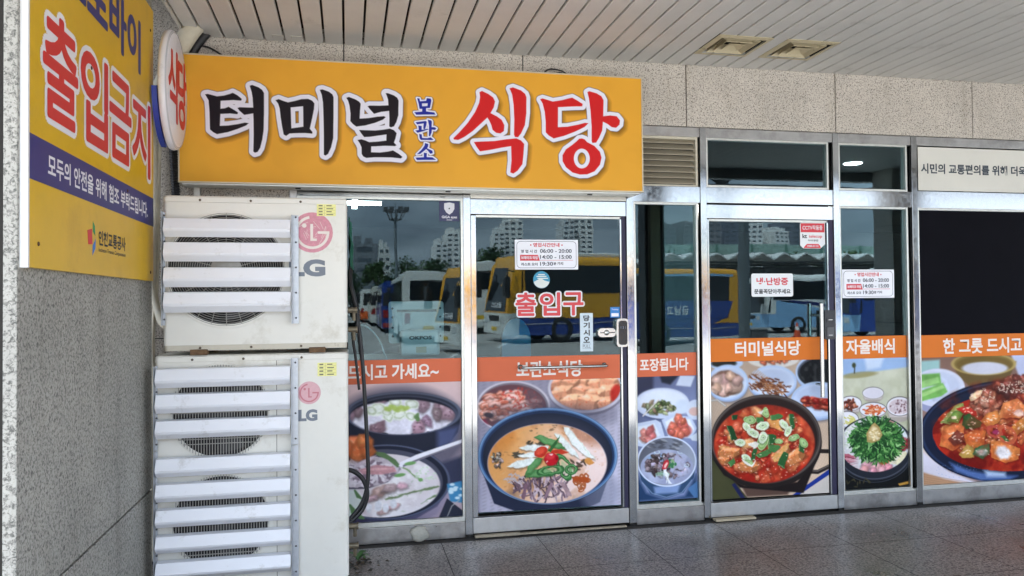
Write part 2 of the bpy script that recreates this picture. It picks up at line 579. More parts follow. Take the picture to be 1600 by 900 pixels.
class Art:
    def __init__(s, W, H, tl, tr, br, bl, base=(200, 200, 200), seed=1, k=1.0):
        u, v = np.meshgrid(np.linspace(0, 1, W), np.linspace(0, 1, H))
        u = u * k / (1 - u + u * k)
        def bil(i):
            return (tl[i] * (1 - u) + tr[i] * u) * (1 - v) + (bl[i] * (1 - u) + br[i] * u) * v
        s.x, s.y = bil(0), bil(1)
        s.px = abs(tr[0] - tl[0]) / W
        s.img = np.empty((H, W, 3))
        s.img[:] = base
        s.clip = None
        H_, W_ = s.x.shape
        k_ = abs(tr[0] - tl[0]) / 900.0
        n1, n2 = vnoise((H_, W_), 16, seed + 50, 2) - 0.5, vnoise((H_, W_), 16, seed + 60, 2) - 0.5
        m1, m2 = vnoise((H_, W_), 5, seed + 70, 2) - 0.5, vnoise((H_, W_), 5, seed + 80, 2) - 0.5
        s.xw, s.yw = s.x + (n1 * 17 + m1 * 7) * s.px / 3.0, s.y + (n2 * 17 + m2 * 7) * s.px / 3.0
        s.food = np.zeros((H_, W_))
        s.rg = np.random.default_rng(seed)
    def _bb(s, x0, x1, y0, y1):
        xm, ym = s.x[s.x.shape[0] // 2], s.y[:, s.y.shape[1] // 2]
        pad = 20
        j0, j1 = np.searchsorted(xm, [x0 - pad, x1 + pad])
        i0, i1 = np.searchsorted(ym, [y0 - pad, y1 + pad])
        return slice(max(0, i0), max(0, i1)), slice(max(0, j0), max(0, j1))
    def _put(s, sl, a, col):
        if a.size == 0:
            return
        if s.clip is not None:
            a = a * s.clip[sl]
            s.food[sl] = np.maximum(s.food[sl], a)
        c = np.asarray(col, float)
        s.img[sl] = s.img[sl] * (1 - a[..., None]) + c * a[..., None]
    def g(s, sl):
        return (s.x[sl], s.y[sl]) if s.clip is None else (s.xw[sl], s.yw[sl])
    def emask(s, cx, cy, rx, ry, rot=0, soft=None):
        x, y = s.x - cx, s.y - cy
        c, n = math.cos(R(rot)), math.sin(R(rot))
        d = np.sqrt(((x * c + y * n) / rx) ** 2 + ((-x * n + y * c) / ry) ** 2)
        return np.clip((1 - d) * min(rx, ry) / (soft or s.px) + 0.5, 0, 1)
    def ell(s, cx, cy, rx, ry, col, rot=0, soft=None, a=1.0):
        m = max(rx, ry)
        sl = s._bb(cx - m, cx + m, cy - m, cy + m)
        x, y = s.g(sl)
        x, y = x - cx, y - cy
        c, n = math.cos(R(rot)), math.sin(R(rot))
        d = np.sqrt(((x * c + y * n) / rx) ** 2 + ((-x * n + y * c) / ry) ** 2)
        s._put(sl, np.clip((1 - d) * min(rx, ry) / (soft or s.px * 1.3) + 0.5, 0, 1) * a, col)
    def ring(s, cx, cy, rx, ry, wd, col, rot=0, soft=None, a=1.0):
        m = max(rx, ry) + wd
        sl = s._bb(cx - m, cx + m, cy - m, cy + m)
        x, y = s.g(sl)
        x, y = x - cx, y - cy
        c, n = math.cos(R(rot)), math.sin(R(rot))
        d = (np.sqrt(((x * c + y * n) / rx) ** 2 + ((-x * n + y * c) / ry) ** 2) - 1) * min(rx, ry)
        s._put(sl, np.clip((wd / 2 - np.abs(d)) / (soft or s.px * 1.3) + 0.5, 0, 1) * a, col)
    def sdf(s, sl, pts, dxy=(0, 0)):
        X, Y = s.g(sl)
        X, Y = X - dxy[0], Y - dxy[1]
        cons = pts if isinstance(pts[0][0], (tuple, list)) else [pts]
        d = np.full(X.shape, 1e9)
        ins = np.zeros(X.shape, bool)
        for (x0, y0), (x1, y1) in [(c[i], c[(i + 1) % len(c)]) for c in cons for i in range(len(c))]:
            ex, ey = x1 - x0, y1 - y0
            t = np.clip(((X - x0) * ex + (Y - y0) * ey) / (ex * ex + ey * ey + 1e-9), 0, 1)
            d = np.minimum(d, np.hypot(X - x0 - t * ex, Y - y0 - t * ey))
            if y0 != y1:
                ins ^= ((y0 > Y) != (y1 > Y)) & (X < ex * (Y - y0) / (y1 - y0) + x0)
        return np.where(ins, d, -d)
    def poly(s, pts, col, soft=None, a=1.0, grow=0.0):
        xs, ys = [p[0] for p in pts], [p[1] for p in pts]
        sl = s._bb(min(xs) - grow, max(xs) + grow, min(ys) - grow, max(ys) + grow)
        s._put(sl, np.clip((s.sdf(sl, pts) + grow) / (soft or s.px * 1.3) + 0.5, 0, 1) * a, col)
    def line(s, pts, wd, col, soft=None, a=1.0):
        xs, ys = [p[0] for p in pts], [p[1] for p in pts]
        sl = s._bb(min(xs) - wd, max(xs) + wd, min(ys) - wd, max(ys) + wd)
        X, Y = s.g(sl)
        d = np.full(X.shape, 1e9)
        for (x0, y0), (x1, y1) in zip(pts[:-1], pts[1:]):
            ex, ey = x1 - x0, y1 - y0
            t = np.clip(((X - x0) * ex + (Y - y0) * ey) / (ex * ex + ey * ey + 1e-9), 0, 1)
            d = np.minimum(d, np.hypot(X - x0 - t * ex, Y - y0 - t * ey))
        s._put(sl, np.clip((wd / 2 - d) / (soft or s.px * 1.3) + 0.5, 0, 1) * a, col)
    def grad(s, c0, c1, p0, p1, m=None):
        dx, dy = p1[0] - p0[0], p1[1] - p0[1]
        t = np.clip(((s.x - p0[0]) * dx + (s.y - p0[1]) * dy) / (dx * dx + dy * dy), 0, 1)[..., None]
        c = np.asarray(c0, float) * (1 - t) + np.asarray(c1, float) * t
        a = (1.0 if m is None else m[..., None])
        s.img = s.img * (1 - a) + c * a
    def mottle(s, amt, cell, seed=0, m=None, octv=3):
        n = (vnoise(s.x.shape, cell, seed, octv) - 0.5) * 2 * amt
        if m is not None: n = n * m
        if s.clip is not None: n = n * s.clip
        s.img = np.clip(s.img * (1 + n[..., None]), 0, 255)
    def blend(s, col, cell, seed, lo, hi, m=None, a=1.0, octv=3):
        n = np.clip((vnoise(s.x.shape, cell, seed, octv) - lo) / (hi - lo), 0, 1) * a
        if m is not None: n = n * m
        if s.clip is not None: n = n * s.clip
        s.img = s.img * (1 - n[..., None]) + np.asarray(col, float) * n[..., None]
    def chunk(s, cx, cy, r, col, rot=None, asp=0.75, hl=0.5, edge=0.6, n=6):
        """An irregular piece of food with a dark edge, a lit side and a glint."""
        rot = s.rg.uniform(0, 360) if rot is None else rot
        pts = []
        ph = s.rg.uniform(0.78, 1.15, n)
        for k in range(n):
            t = 2 * math.pi * k / n
            x, y = r * ph[k] * math.cos(t), r * asp * ph[k] * math.sin(t)
            c, q = math.cos(R(rot)), math.sin(R(rot))
            pts.append((cx + x * c - y * q, cy + x * q + y * c))
        col = np.asarray(col, float) * s.rg.uniform(0.86, 1.12) * (1 + s.rg.uniform(-0.05, 0.05, 3))
        s.poly([(x, y + r * 0.22) for x, y in pts], col * edge * 0.62, grow=r * 0.08, soft=r * 0.5, a=0.62)
        s.poly(pts, col * 0.88, grow=r * 0.05, soft=r * 0.28)
        lx, ly = s.rg.uniform(-0.22, 0.12) * r, -r * s.rg.uniform(0.08, 0.24)
        q = s.rg.uniform(0.45, 0.72)
        s.poly([(cx + (px - cx) * q + lx, cy + (py - cy) * q + ly) for px, py in pts], np.minimum(255, col * 1.16 + 10), soft=r * 0.6, a=0.85)
        for _ in range(3):
            s.ell(cx + s.rg.uniform(-.6, .6) * r, cy + s.rg.uniform(-.5, .5) * r * asp, r * s.rg.uniform(.12, .3), r * s.rg.uniform(.06, .16), col * s.rg.uniform(0.6, 1.25), rot=s.rg.uniform(0, 180), soft=r * 0.2, a=0.45)
        if hl:
            s.ell(cx - r * 0.25 + s.rg.uniform(-.2, .2) * r, cy - r * asp * 0.4, r * 0.22, r * 0.10, np.minimum(255, col * 0.4 + 165), rot=s.rg.uniform(-40, 40), soft=r * 0.15, a=hl)
    def scat(s, cx, cy, rx, ry, n, fn):
        for k in range(n):
            t, q = s.rg.uniform(0, 2 * math.pi), math.sqrt(s.rg.uniform(0, 1))
            fn(cx + rx * q * math.cos(t), cy + ry * q * math.sin(t))
    def finish(s, seed=0, dof=0.45):
        """What print and lens do to a food photo: uneven light, fine texture, a touch of blur."""
        s.clip = None
        s.mottle(0.07, 90, seed + 1)
        s.mottle(0.08, 10, seed + 2, s.food)
        s.mottle(0.045, 3, seed + 3, s.food, 1)
        s.mottle(0.02, 3, seed + 4)
        i = s.img
        b = i.copy()
        b[1:-1, 1:-1] = (i[1:-1, 1:-1] * 4 + i[:-2, 1:-1] + i[2:, 1:-1] + i[1:-1, :-2] + i[1:-1, 2:]) / 8
        H = i.shape[0]
        wt = np.clip(1 - np.arange(H) / (dof * H), 0, 1)[:, None, None] if dof else 0.0
        q = b.copy()
        for _ in range(5):                       # the far part of the table lies out of focus
            q[1:-1, 1:-1] = (q[1:-1, 1:-1] * 2 + q[:-2, 1:-1] + q[2:, 1:-1] + q[1:-1, :-2] + q[1:-1, 2:]) / 6
        b = b * (1 - wt) + q * wt
        m = b.mean(-1, keepdims=True)
        b = m + (b - m) * 0.92
        s.img = np.clip((b - 128) * 1.08 + 131, 0, 255)
        return s.img
    def block(s, cx, cy, w_, h_, d_, col, rot=0.0):
        """A cut cube of food: lit top, middle front, darker side, softened edges."""
        c, n = math.cos(R(rot)), math.sin(R(rot))
        def T(p): return [(cx + x * c - y * n, cy + x * n + y * c) for x, y in p]
        col = np.asarray(col, float) * s.rg.uniform(0.93, 1.07)
        t, f, sd = min(255, 1) * np.minimum(255, col * 1.12 + 10), col * 0.92, col * 0.72
        s.poly(T([(-w_, -h_ * .2), (w_, -h_ * .2), (w_ + d_, h_), (-w_, h_ + 6)]), col * 0.4, soft=16, a=0.6, grow=4)
        s.poly(T([(-w_, 0), (w_ * .7, 0), (w_ * .7, h_), (-w_ * .95, h_)]), f, soft=5, grow=4)
        s.poly(T([(w_ * .7, 0), (w_ * .7 + d_, -d_ * .7), (w_ * .7 + d_, h_ - d_ * .8), (w_ * .7, h_)]), sd, soft=5, grow=3)
        s.poly(T([(-w_, 0), (-w_ + d_, -d_ * .8), (w_ * .7 + d_, -d_ * .8), (w_ * .7, 0)]), t, soft=6, grow=3)
        for _ in range(7):
            x, y = s.rg.uniform(-w_, w_ * .7), s.rg.uniform(-d_ * .5, h_)
            p = T([(x, y)])[0]
            s.ell(p[0], p[1], s.rg.uniform(3, 9), s.rg.uniform(2, 5), col * np.array([0.92, 0.62, 0.5]), rot=s.rg.uniform(0, 180), soft=5, a=0.5)
        p = T([(-w_ * .3, -d_ * .45)])[0]
        s.ell(p[0], p[1], w_ * .35, d_ * .16, np.minimum(255, col * .3 + 180), rot=rot, soft=8, a=0.55)
    def glaze(s, col, m, a=0.35, seed=0):
        keep, s.clip = s.clip, None
        s.blend(col, 26, seed, 0.40, 0.68, m, a)
        s.mottle(0.18, 14, seed + 1, m)
        s.clip = keep
    def scallion(s, cx, cy, r, rot=0, green=True, asp=0.7):
        s.ell(cx, cy + r * 0.12, r * 1.08, r * asp * 1.1, (60, 80, 40), rot, soft=r * 0.3, a=0.5)
        s.ell(cx, cy, r, r * asp, (190, 214, 168) if green else (232, 238, 226), rot)
        s.ring(cx, cy, r * 0.78, r * asp * 0.76, r * 0.16, (128, 168, 92) if green else (206, 218, 188), rot, soft=r * 0.12)
        s.ring(cx, cy, r * 0.45, r * asp * 0.42, r * 0.13, (150, 184, 110), rot, soft=r * 0.12, a=0.8)
        s.ell(cx, cy, r * 0.2, r * asp * 0.18, (84, 110, 52), rot, soft=r * 0.12, a=0.7)

# ------------------------------------------------------------------ shared materials
granite = stone('pale granite', lin((200, 193, 183)), lin((108, 101, 95)), rough=0.6, scale=120, cut=(0.50, 0.62), patch=0.12, stains=(0.80, 0.78, 0.74), streak=True)
granite_g = stone('grey granite', lin((164, 161, 153)), lin((88, 87, 82)), rough=0.65, scale=85, cut=(0.46, 0.64), patch=0.14, stains=(0.76, 0.76, 0.74), streak=True)
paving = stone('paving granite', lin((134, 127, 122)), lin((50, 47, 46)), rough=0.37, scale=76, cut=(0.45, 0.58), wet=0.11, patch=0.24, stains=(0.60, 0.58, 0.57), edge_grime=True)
joint = mat('dark joint', (0.032, 0.029, 0.026), 0.9)
steel = mat('polished steel', (0.43, 0.435, 0.44), 0.12, 1.0, var=0.06, vscale=30, rvar=0.05, bump=0.04, bscale=3, dirt=(0.36, 0.34, 0.31), dscale=22, dthr=(0.62, 0.78))
steel_d = mat('brushed steel', (0.42, 0.41, 0.40), 0.36, 1.0, var=0.10, vscale=14, rvar=0.10, dirt=(0.22, 0.21, 0.20), dscale=5, dthr=(0.48, 0.80))
alum = mat('dull aluminium', (0.60, 0.60, 0.56), 0.40, 0.9, var=0.08, vscale=30)
navy_seal = mat('navy rubber seal', (0.018, 0.015, 0.05), 0.55)
black_seal = mat('black rubber gasket', (0.012, 0.012, 0.012), 0.6)
pane_m = glass('tinted pane', 1.44, (0.66, 0.78, 0.80))
soffit_m = mat('ceiling slat paint', lin((210, 209, 205)), 0.5, var=0.06, vscale=3, dirt=lin((150, 146, 138)), dscale=2.2, dthr=(0.60, 0.85))
dark_in = mat('dark void', (0.02, 0.018, 0.015), 0.9)

# ------------------------------------------------------------------ ground
CAN_Y = -3.78
mb = MB()
mb.box(-9, 16, -4.3, 0.02, -0.5, -0.006, 1)
TX, TY = 0.61, 0.61
for i in range(-16, 27):
    for j in range(0, 8):
        x0, y0 = -0.045 + i * TX, -0.68 - (j - 1) * TY
        ya, yb = max(y0 - TY + 0.0023, -4.3), min(y0 - 0.0023, 0.018)
        if yb <= ya: continue
        mb.add([(x0 + 0.0023, ya, 0), (x0 + TX - 0.0023, ya, 0), (x0 + TX - 0.0023, yb, 0), (x0 + 0.0023, yb, 0)], [(0, 1, 2, 3)], 0)
pav = mb.build('pavement', [paving, joint])
tag(pav, 'speckled grey granite paving in front of the shopfront', 'pavement', kind='structure')
mb = MB()
mb.quad((-600, -900, -0.45), (600, -900, -0.45), (600, -4.2, -0.45), (-600, -4.2, -0.45))
yard_m = mat('yard concrete', (0.36, 0.35, 0.33), 0.8, var=0.15, vscale=0.4, dirt=(0.22, 0.215, 0.20), dscale=0.25, dthr=(0.5, 0.7))
yard = mb.build('ground', yard_m)
tag(yard, 'pale concrete bus yard reflected in the glass', 'ground', kind='structure')
mb = MB()
white_line = mat('white road paint', (0.75, 0.75, 0.73), 0.7, var=0.15, vscale=3)
for k in range(14):
    x = -14 + k * 3.4
    mb.add([(x, -34, -0.446), (x + 0.14, -34, -0.446), (x - 3.0 + 0.14, -22, -0.446), (x - 3.0, -22, -0.446)], [(0, 1, 2, 3)])
mb.box(-60, 80, -18.3, -18.15, -0.4475, -0.446)
mb.box(-60, 80, -12.1, -11.95, -0.4475, -0.446)
ln = mb.build('road_markings', white_line)
tag(ln, 'white bay lines painted on the concrete yard', 'road markings', kind='structure')

# ------------------------------------------------------------------ the terminal building
HG, HC = 2.685, 3.1075
bld = thing('terminal_building', 'granite-clad terminal building with slatted ceiling over the shopfront', 'building', (0, 0.3, 0))
mb = MB()
JX = [-0.015 + 1.1445 * k for k in range(-2, 10)]
for a, b in zip(JX[:-1], JX[1:]):
    mb.box(a + 0.004, b - 0.004, 0.0, 0.03, HG + 0.002, 3.75, 0)
mb.box(JX[0], JX[-1], 0.012, 0.30, HG + 0.006, 3.74, 1)
part(mb, 'fascia', [granite, joint], bld)
mb = MB()
for z0, z1 in ((-0.1, 0.60), (0.60, 1.30), (1.30, 2.0), (2.0, HG - 0.002)):
    mb.box(-2.6, -1.16 - 0.003, 0.0, 0.03, z0 + 0.003, z1 - 0.003, 0)
    mb.box(-1.157, -0.345, 0.0, 0.03, z0 + 0.003, z1 - 0.003, 0)
mb.box(-2.6, -0.348, 0.012, 0.30, -0.1, HG + 0.004, 1)
part(mb, 'side_wall', [granite, joint], bld)
# slatted ceiling
mb = MB()
P_, x = 0.1175, -0.015 + 0.1175 * -7 + 0.006 - 0.1175 + 0.0
x = -0.9315
k = 0
bx = [-0.9315] + [-0.015 + 0.1175 * i for i in range(-7, 90)]
for a, b in zip(bx[:-1], bx[1:]):
    if b - a < 0.03: continue
    a2, b2 = a + 0.0065, b - 0.0065
    prof = [(a2, HC + 0.02), (a2, HC + 0.004), (a2 + 0.005, HC), (b2 - 0.005, HC), (b2, HC + 0.004), (b2, HC + 0.02)]
    if 2.19 < (a + b) / 2 < 2.60 or 2.65 < (a + b) / 2 < 3.06:      # slats cut round the two diffusers
        mb.prism(prof, 'y', CAN_Y + 0.02, -0.60, 0)
        mb.prism(prof, 'y', -0.285, -0.008, 0)
    else:
        mb.prism(prof, 'y', CAN_Y + 0.02, -0.008, 0)
mb.box(-0.93, 10.7, CAN_Y + 0.02, -0.004, HC + 0.09, HC + 0.11, 1)
mb.box(-0.945, -0.932, CAN_Y + 0.02, -0.006, HC - 0.012, HC + 0.05, 2)
part(mb, 'soffit', [soffit_m, dark_in, mat('soffit trim paint', lin((198, 194, 184)), 0.5)], bld)
mb = MB()
mb.box(-2.6, 16, CAN_Y - 0.10, CAN_Y + 0.018, 2.99, 3.75, 0, bev=0.01)
mb.box(-2.6, 16, CAN_Y + 0.0185, 0.0, 3.755, 3.9, 0)
part(mb, 'canopy_edge', [mat('canopy cladding', lin((150, 150, 150)), 0.4, 0.3)], bld)
mb = MB()
mb.box(-2.6, 16, 0.305, 9.0, 3.0, 9.0, 0)
mb.box(-2.6, 16, 0.0, 0.30, 3.755, 9.0, 0)
part(mb, 'upper_storey', [granite], bld)
# dark dining room behind the glass
mb = MB()
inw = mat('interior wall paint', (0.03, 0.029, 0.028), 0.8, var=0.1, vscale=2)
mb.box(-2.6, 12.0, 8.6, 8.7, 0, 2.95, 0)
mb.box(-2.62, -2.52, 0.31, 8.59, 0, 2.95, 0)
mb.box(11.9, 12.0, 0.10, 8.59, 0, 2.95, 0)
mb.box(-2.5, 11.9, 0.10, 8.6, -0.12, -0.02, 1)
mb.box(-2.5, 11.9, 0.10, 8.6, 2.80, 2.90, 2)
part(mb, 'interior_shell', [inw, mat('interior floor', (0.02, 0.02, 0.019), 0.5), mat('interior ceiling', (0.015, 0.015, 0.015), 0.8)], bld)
mb = MB()
mb.box(2.33, 2.41, 0.80, 0.86, 0, 2.79, 0)
mb.box(2.45, 2.72, 0.82, 0.85, 0, 2.79, 1)
mb.box(2.74, 2.80, 0.80, 0.86, 0, 2.79, 2)
part(mb, 'interior_partition', [mat('tan timber', (0.10, 0.07, 0.035), 0.6), mat('pale green laminate', (0.14, 0.20, 0.20), 0.5), mat('grey frame', (0.12, 0.13, 0.13), 0.5)], bld)

# ------------------------------------------------------------------ granite pier on the left
pier = thing('granite_pier', 'grey granite-clad pier along the left edge with a dark horizontal joint', 'pier', (-1.3, -1.4, 0))
mb = MB()
mb.box(-1.04, -1.0, -2.254, -0.56, -0.45, 0.535, 0, bev=0.003)
mb.box(-1.04, -1.0, -2.254, -0.56, 0.545, 3.75, 0, bev=0.003)
mb.box(-1.75, -1.07, -2.250, -2.21, -0.45, 3.75, 0, bev=0.003)
mb.box(-1.75, -1.002, -0.60, -0.562, 3.5, 3.75, 0)
part(mb, 'cladding', [granite_g], pier)
mb = MB()
mb.box(-1.75, -1.012, -2.235, -0.57, -0.45, 3.74, 0)
part(mb, 'core', [joint], pier)

# ------------------------------------------------------------------ stainless shopfront
shop = thing('storefront', 'stainless steel shopfront with glass doors and windows under granite', 'storefront', (2.4, 0.05, 0))
MUL = [(-0.345, -0.300), (0.7286, 0.7752), (1.8315, 1.8825), (2.369, 2.4146), (3.390, 3.436), (4.032, 4.0786), (5.60, 5.65)]
for a, b in MUL:
    m_ = MB()
    m_.box(a, b, -0.004, 0.07, 0.001, 2.683, 0, bev=0.002)
    part(m_, 'mullion', steel if a > 0 else steel_d, shop)
def bar(x0, x1, z0, z1, y0=0.0, y1=0.06, m=None, name='rail', bev=0.002):
    b_ = MB()
    b_.box(x0 + 0.0005, x1 - 0.0005, y0, y1, z0, z1, 0, bev=bev)
    return part(b_, name, m or steel, shop)
bays = list(zip([m[1] for m in MUL[:-1]], [m[0] for m in MUL[1:]]))
for i, (a, b) in enumerate(bays):
    bar(a, b, 2.618, 2.683, 0.002, 0.06, steel_d, 'head_rail')
for i in (0, 2, 4, 5):
    a, b = bays[i]
    bar(a, b, 0.001, 0.100, 0.004, 0.06, steel_d, 'kick_rail')
    bar(a, b, 0.101, 0.118, 0.010, 0.05, alum, 'sill_bead')
bar(*bays[0], 2.165, 2.617, 0.004, 0.06, steel, 'header_plate')
bar(*bays[1], 2.20, 2.617, 0.004, 0.06, steel, 'header_plate')
bar(*bays[1], 2.166, 2.199, 0.000, 0.06, alum, 'transom_bar')
bar(*bays[1], 2.066, 2.163, 0.006, 0.05, steel, 'header_plate')
bar(*bays[2], 2.166, 2.276, 0.004, 0.06, steel, 'header_plate')
bar(*bays[3], 2.168, 2.276, 0.004, 0.06, steel, 'header_plate')
bar(*bays[3], 2.062, 2.156, 0.006, 0.05, steel, 'header_plate')
bar(*bays[4], 2.163, 2.276, 0.004, 0.06, steel, 'header_plate')
bar(*bays[5], 2.160, 2.284, 0.004, 0.06, steel, 'header_plate')

def window(x0, x1, z0, z1, fr=0.014, y=0.028, right=0.0):
    f_ = MB()
    a, b, c, d = x0 + 0.001, x1 - 0.001, z0 + 0.001, z1 - 0.001
    f_.box(a, a + fr, 0.006, 0.05, c, d)
    f_.box(b - fr - right, b - right, 0.006, 0.05, c, d)
    f_.box(a + fr, b - fr - right, 0.008, 0.05, c, c + fr)
    f_.box(a + fr, b - fr - right, 0.008, 0.05, d - fr, d)
    if right:
        f_.box(b - right + 0.004, b - 0.006, 0.03, 0.05, c, d, 1)
    fo = part(f_, 'window', [alum, black_seal], shop)
    p_ = MB()
    p_.box(a + fr * 0.6, b - fr * 0.6 - right, y, y + 0.006, c + fr * 0.6, d - fr * 0.6)
    po = p_.build('pane', pane_m)
    po.parent = fo
    return fo
window(-0.30, 0.7286, 0.118, 2.165)
window(1.8825, 2.369, 0.118, 2.166, right=0.018)
window(2.4146, 3.390, 2.276, 2.618, right=0.03)
window(3.436, 4.032, 0.118, 2.163, right=0.03)
window(3.436, 4.032, 2.276, 2.618, right=0.03)
window(4.0786, 5.60, 0.118, 2.160)
# louvred vent over the narrow window
m_ = MB()
m_.box(1.8835, 1.899, 0.006, 0.05, 2.277, 2.617)
m_.box(2.340, 2.355, 0.006, 0.05, 2.277, 2.617)
m_.box(1.899, 2.340, 0.006, 0.05, 2.600, 2.617)
m_.box(1.899, 2.340, 0.006, 0.05, 2.277, 2.287)
vent = part(m_, 'louvre_vent', [mat('vent frame paint', lin((196, 190, 172)), 0.5)], shop)
m_ = MB()
for k in range(8):
    z = 2.293 + k * 0.0395
    m_.prism([(0.012, z), (0.012, z + 0.007), (0.052, z + 0.044), (0.055, z + 0.040)], 'x', 1.8995, 2.3395)
m_.build('louvre_blade', mat('vent blade paint', lin((150, 142, 124)), 0.6)).parent = vent
m_ = MB()
m_.box(1.899, 2.340, 0.075, 0.08, 2.28, 2.615)
m_.build('vent_backing', dark_in).parent = vent

def door(x0, x1, gx0, gx1, z0, z1, zt, yl, yr, tilt, rail_m):
    """A glazed door whose pane stands slightly askew, so it mirrors a shifted view."""
    d_ = MB()
    d_.box(x0, gx0, 0.002, 0.05, z0 + 0.10, zt - 0.002, 0, bev=0.002)
    d_.box(gx1 + 0.002, gx1 + 0.012, 0.004, 0.05, z0 + 0.10, zt - 0.002, 0)
    d_.box(gx0, gx1 + 0.012, 0.004, 0.05, zt - 0.014, zt, 1)
    do = part(d_, 'door', [steel, alum], shop)
    s_ = MB()
    s_.box(gx1 + 0.0155, x1 - 0.001, 0.006, 0.045, z0 + 0.10, zt + 0.005, 0)
    s_.box(gx1 + 0.0125, gx1 + 0.0152, 0.010, 0.045, z0 + 0.10, zt, 1)
    s_.build('stile', [navy_seal, black_seal]).parent = do
    r_ = MB()
    r_.box(x0, x1, 0.000, 0.05, z0, z0 + 0.097, 0, bev=0.002)
    r_.build('bottom_rail', rail_m).parent = do
    g_ = MB()
    zc = 1.05
    def Y(x, z, o):
        return yl + (yr - yl) * (x - gx0) / (gx1 - gx0) - (z - zc) * tilt + o
    q = [(gx0 + 0.002, z0 + 0.112), (gx1 - 0.002, z0 + 0.112), (gx1 - 0.002, zt - 0.016), (gx0 + 0.002, zt - 0.016)]
    g_.add([(x, Y(x, z, 0), z) for x, z in q] + [(x, Y(x, z, 0.006), z) for x, z in q],
           [(0, 1, 2, 3), (7, 6, 5, 4), (0, 4, 5, 1), (1, 5, 6, 2), (2, 6, 7, 3), (3, 7, 4, 0)])
    g_.build('pane', pane_m).parent = do
    return do
rail_w = mat('scuffed door rail', (0.55, 0.55, 0.54), 0.36, 0.9, var=0.08, vscale=18, dirt=(0.34, 0.33, 0.31), dscale=6, dthr=(0.52, 0.78))
D1 = dict(gx0=0.811, gx1=1.784, yl=0.0475, yr=0.0105, tilt=0.0075)
D2 = dict(gx0=2.431, gx1=3.334, yl=0.030, yr=0.016, tilt=0.0)
door1 = door(0.778, 1.828, D1['gx0'], D1['gx1'], 0.022, 2.066, 2.060, D1['yl'], D1['yr'], D1['tilt'], rail_w)
door2 = door(2.418, 3.387, D2['gx0'], D2['gx1'], 0.016, 2.062, 2.056, D2['yl'], D2['yr'], D2['tilt'], rail_w)
def on(d, x, z, gap):
    """Matrix of a sheet stuck on the outside of a door pane, gap metres in front of the glass."""
    if d is None:
        return Matrix.Translation((x, 0.0275 - gap, z)) @ FRONT
    sx = (d['yr'] - d['yl']) / (d['gx1'] - d['gx0'])
    u = Vector((1, sx, 0)).normalized()
    v = Vector((0, -d['tilt'], 1)).normalized()
    n = u.cross(v)
    y = d['yl'] + sx * (x - d['gx0']) - (z - 1.05) * d['tilt'] - gap
    M = Matrix((u, v, n)).transposed().to_4x4()
    M.translation = Vector((x, y, z))
    return M
# door furniture
chrome = mat('satin chrome', (0.48, 0.48, 0.46), 0.24, 1.0)
lock_b = mat('lock black plastic', (0.01, 0.01, 0.012), 0.25)
def dpart(mb_, name, mats, dr):
    o = mb_.build(name, mats)
    o.parent = dr
    return o
m_ = MB()
m_.tube([(1.10, 0.035, 1.073), (1.10, -0.045, 1.073), (1.112, -0.055, 1.073), (1.655, -0.06, 1.073), (1.667, -0.05, 1.073), (1.667, 0.02, 1.073)], 0.0095, 12)
m_.lathe([(0.017, 0), (0.017, 0.006), (0.010, 0.008)], (1.10, 0.022, 1.073), 20, axis='y')
m_.lathe([(0.017, 0), (0.017, 0.006), (0.010, 0.008)], (1.667, 0.003, 1.073), 20, axis='y')
dpart(m_, 'handle', [chrome], door1)
m_ = MB()
m_.prism(card('p', 0.083, 0.188, 0.022), 'y', -0.030, 0.012, 0)
m_.v = [(x + 1.786, y, z + 1.287) if True else 0 for x, y, z in m_.v]
m_.prism([(x + 1.788, z + 1.287) for x, z in card('p', 0.058, 0.160, 0.018)], 'y', -0.036, -0.0301, 1)
m_.prism([(x + 1.682, z + 1.289) for x, z in card('p', 0.125, 0.058, 0.027)], 'y', -0.014, 0.012, 0)
m_.lathe([(0.0, -0.006), (0.016, -0.006), (0.018, 0.0)], (1.68, -0.0145, 1.289), 20, axis='y')
m_.box(1.634, 1.664, -0.0150, -0.0142, 1.286, 1.292, 1)
m_.box(1.699, 1.738, -0.0150, -0.0142, 1.286, 1.292, 1)
lk = dpart(m_, 'lock', [chrome, lock_b], door1)
text('1 3 1', mat('lock display', lin((120, 130, 150)), 0.5), 1.788, 1.322, 0.034, 0.016, -0.0366, lk, 0.0)
m_ = MB()
m_.tube([(3.2435, -0.055, 0.815), (3.2435, -0.055, 1.468)], 0.0145, 14)
for z in (0.90, 1.385):
    m_.tube([(3.2435, -0.055, z), (3.2435, 0.016, z)], 0.009, 10)
dpart(m_, 'handle', [chrome], door2)
m_ = MB()
m_.tube([(3.2435, 0.085, 0.815), (3.2435, 0.085, 1.468)], 0.0145, 14)
for z in (0.90, 1.385):
    m_.tube([(3.2435, 0.085, z), (3.2435, 0.024, z)], 0.009, 10)
dpart(m_, 'handle', [chrome], door2)
m_ = MB()
m_.prism([(x + 3.327, z + 1.318) for x, z in card('p', 0.086, 0.205, 0.008)], 'y', -0.034, 0.012, 0)
m_.box(3.297, 3.357, -0.0375, -0.0342, 1.335, 1.362, 0)
m_.box(3.300, 3.354, -0.0375, -0.0342, 1.235, 1.300, 1)
m_.box(3.312, 3.342, -0.0380, -0.0376, 1.350, 1.356, 2)
m_.box(3.312, 3.342, -0.0380, -0.0376, 1.242, 1.247, 2)
dpart(m_, 'lock', [lock_b, mat('lock grey plate', (0.08, 0.08, 0.085), 0.3), mat('lock white mark', (0.6, 0.6, 0.6), 0.5)], door2)

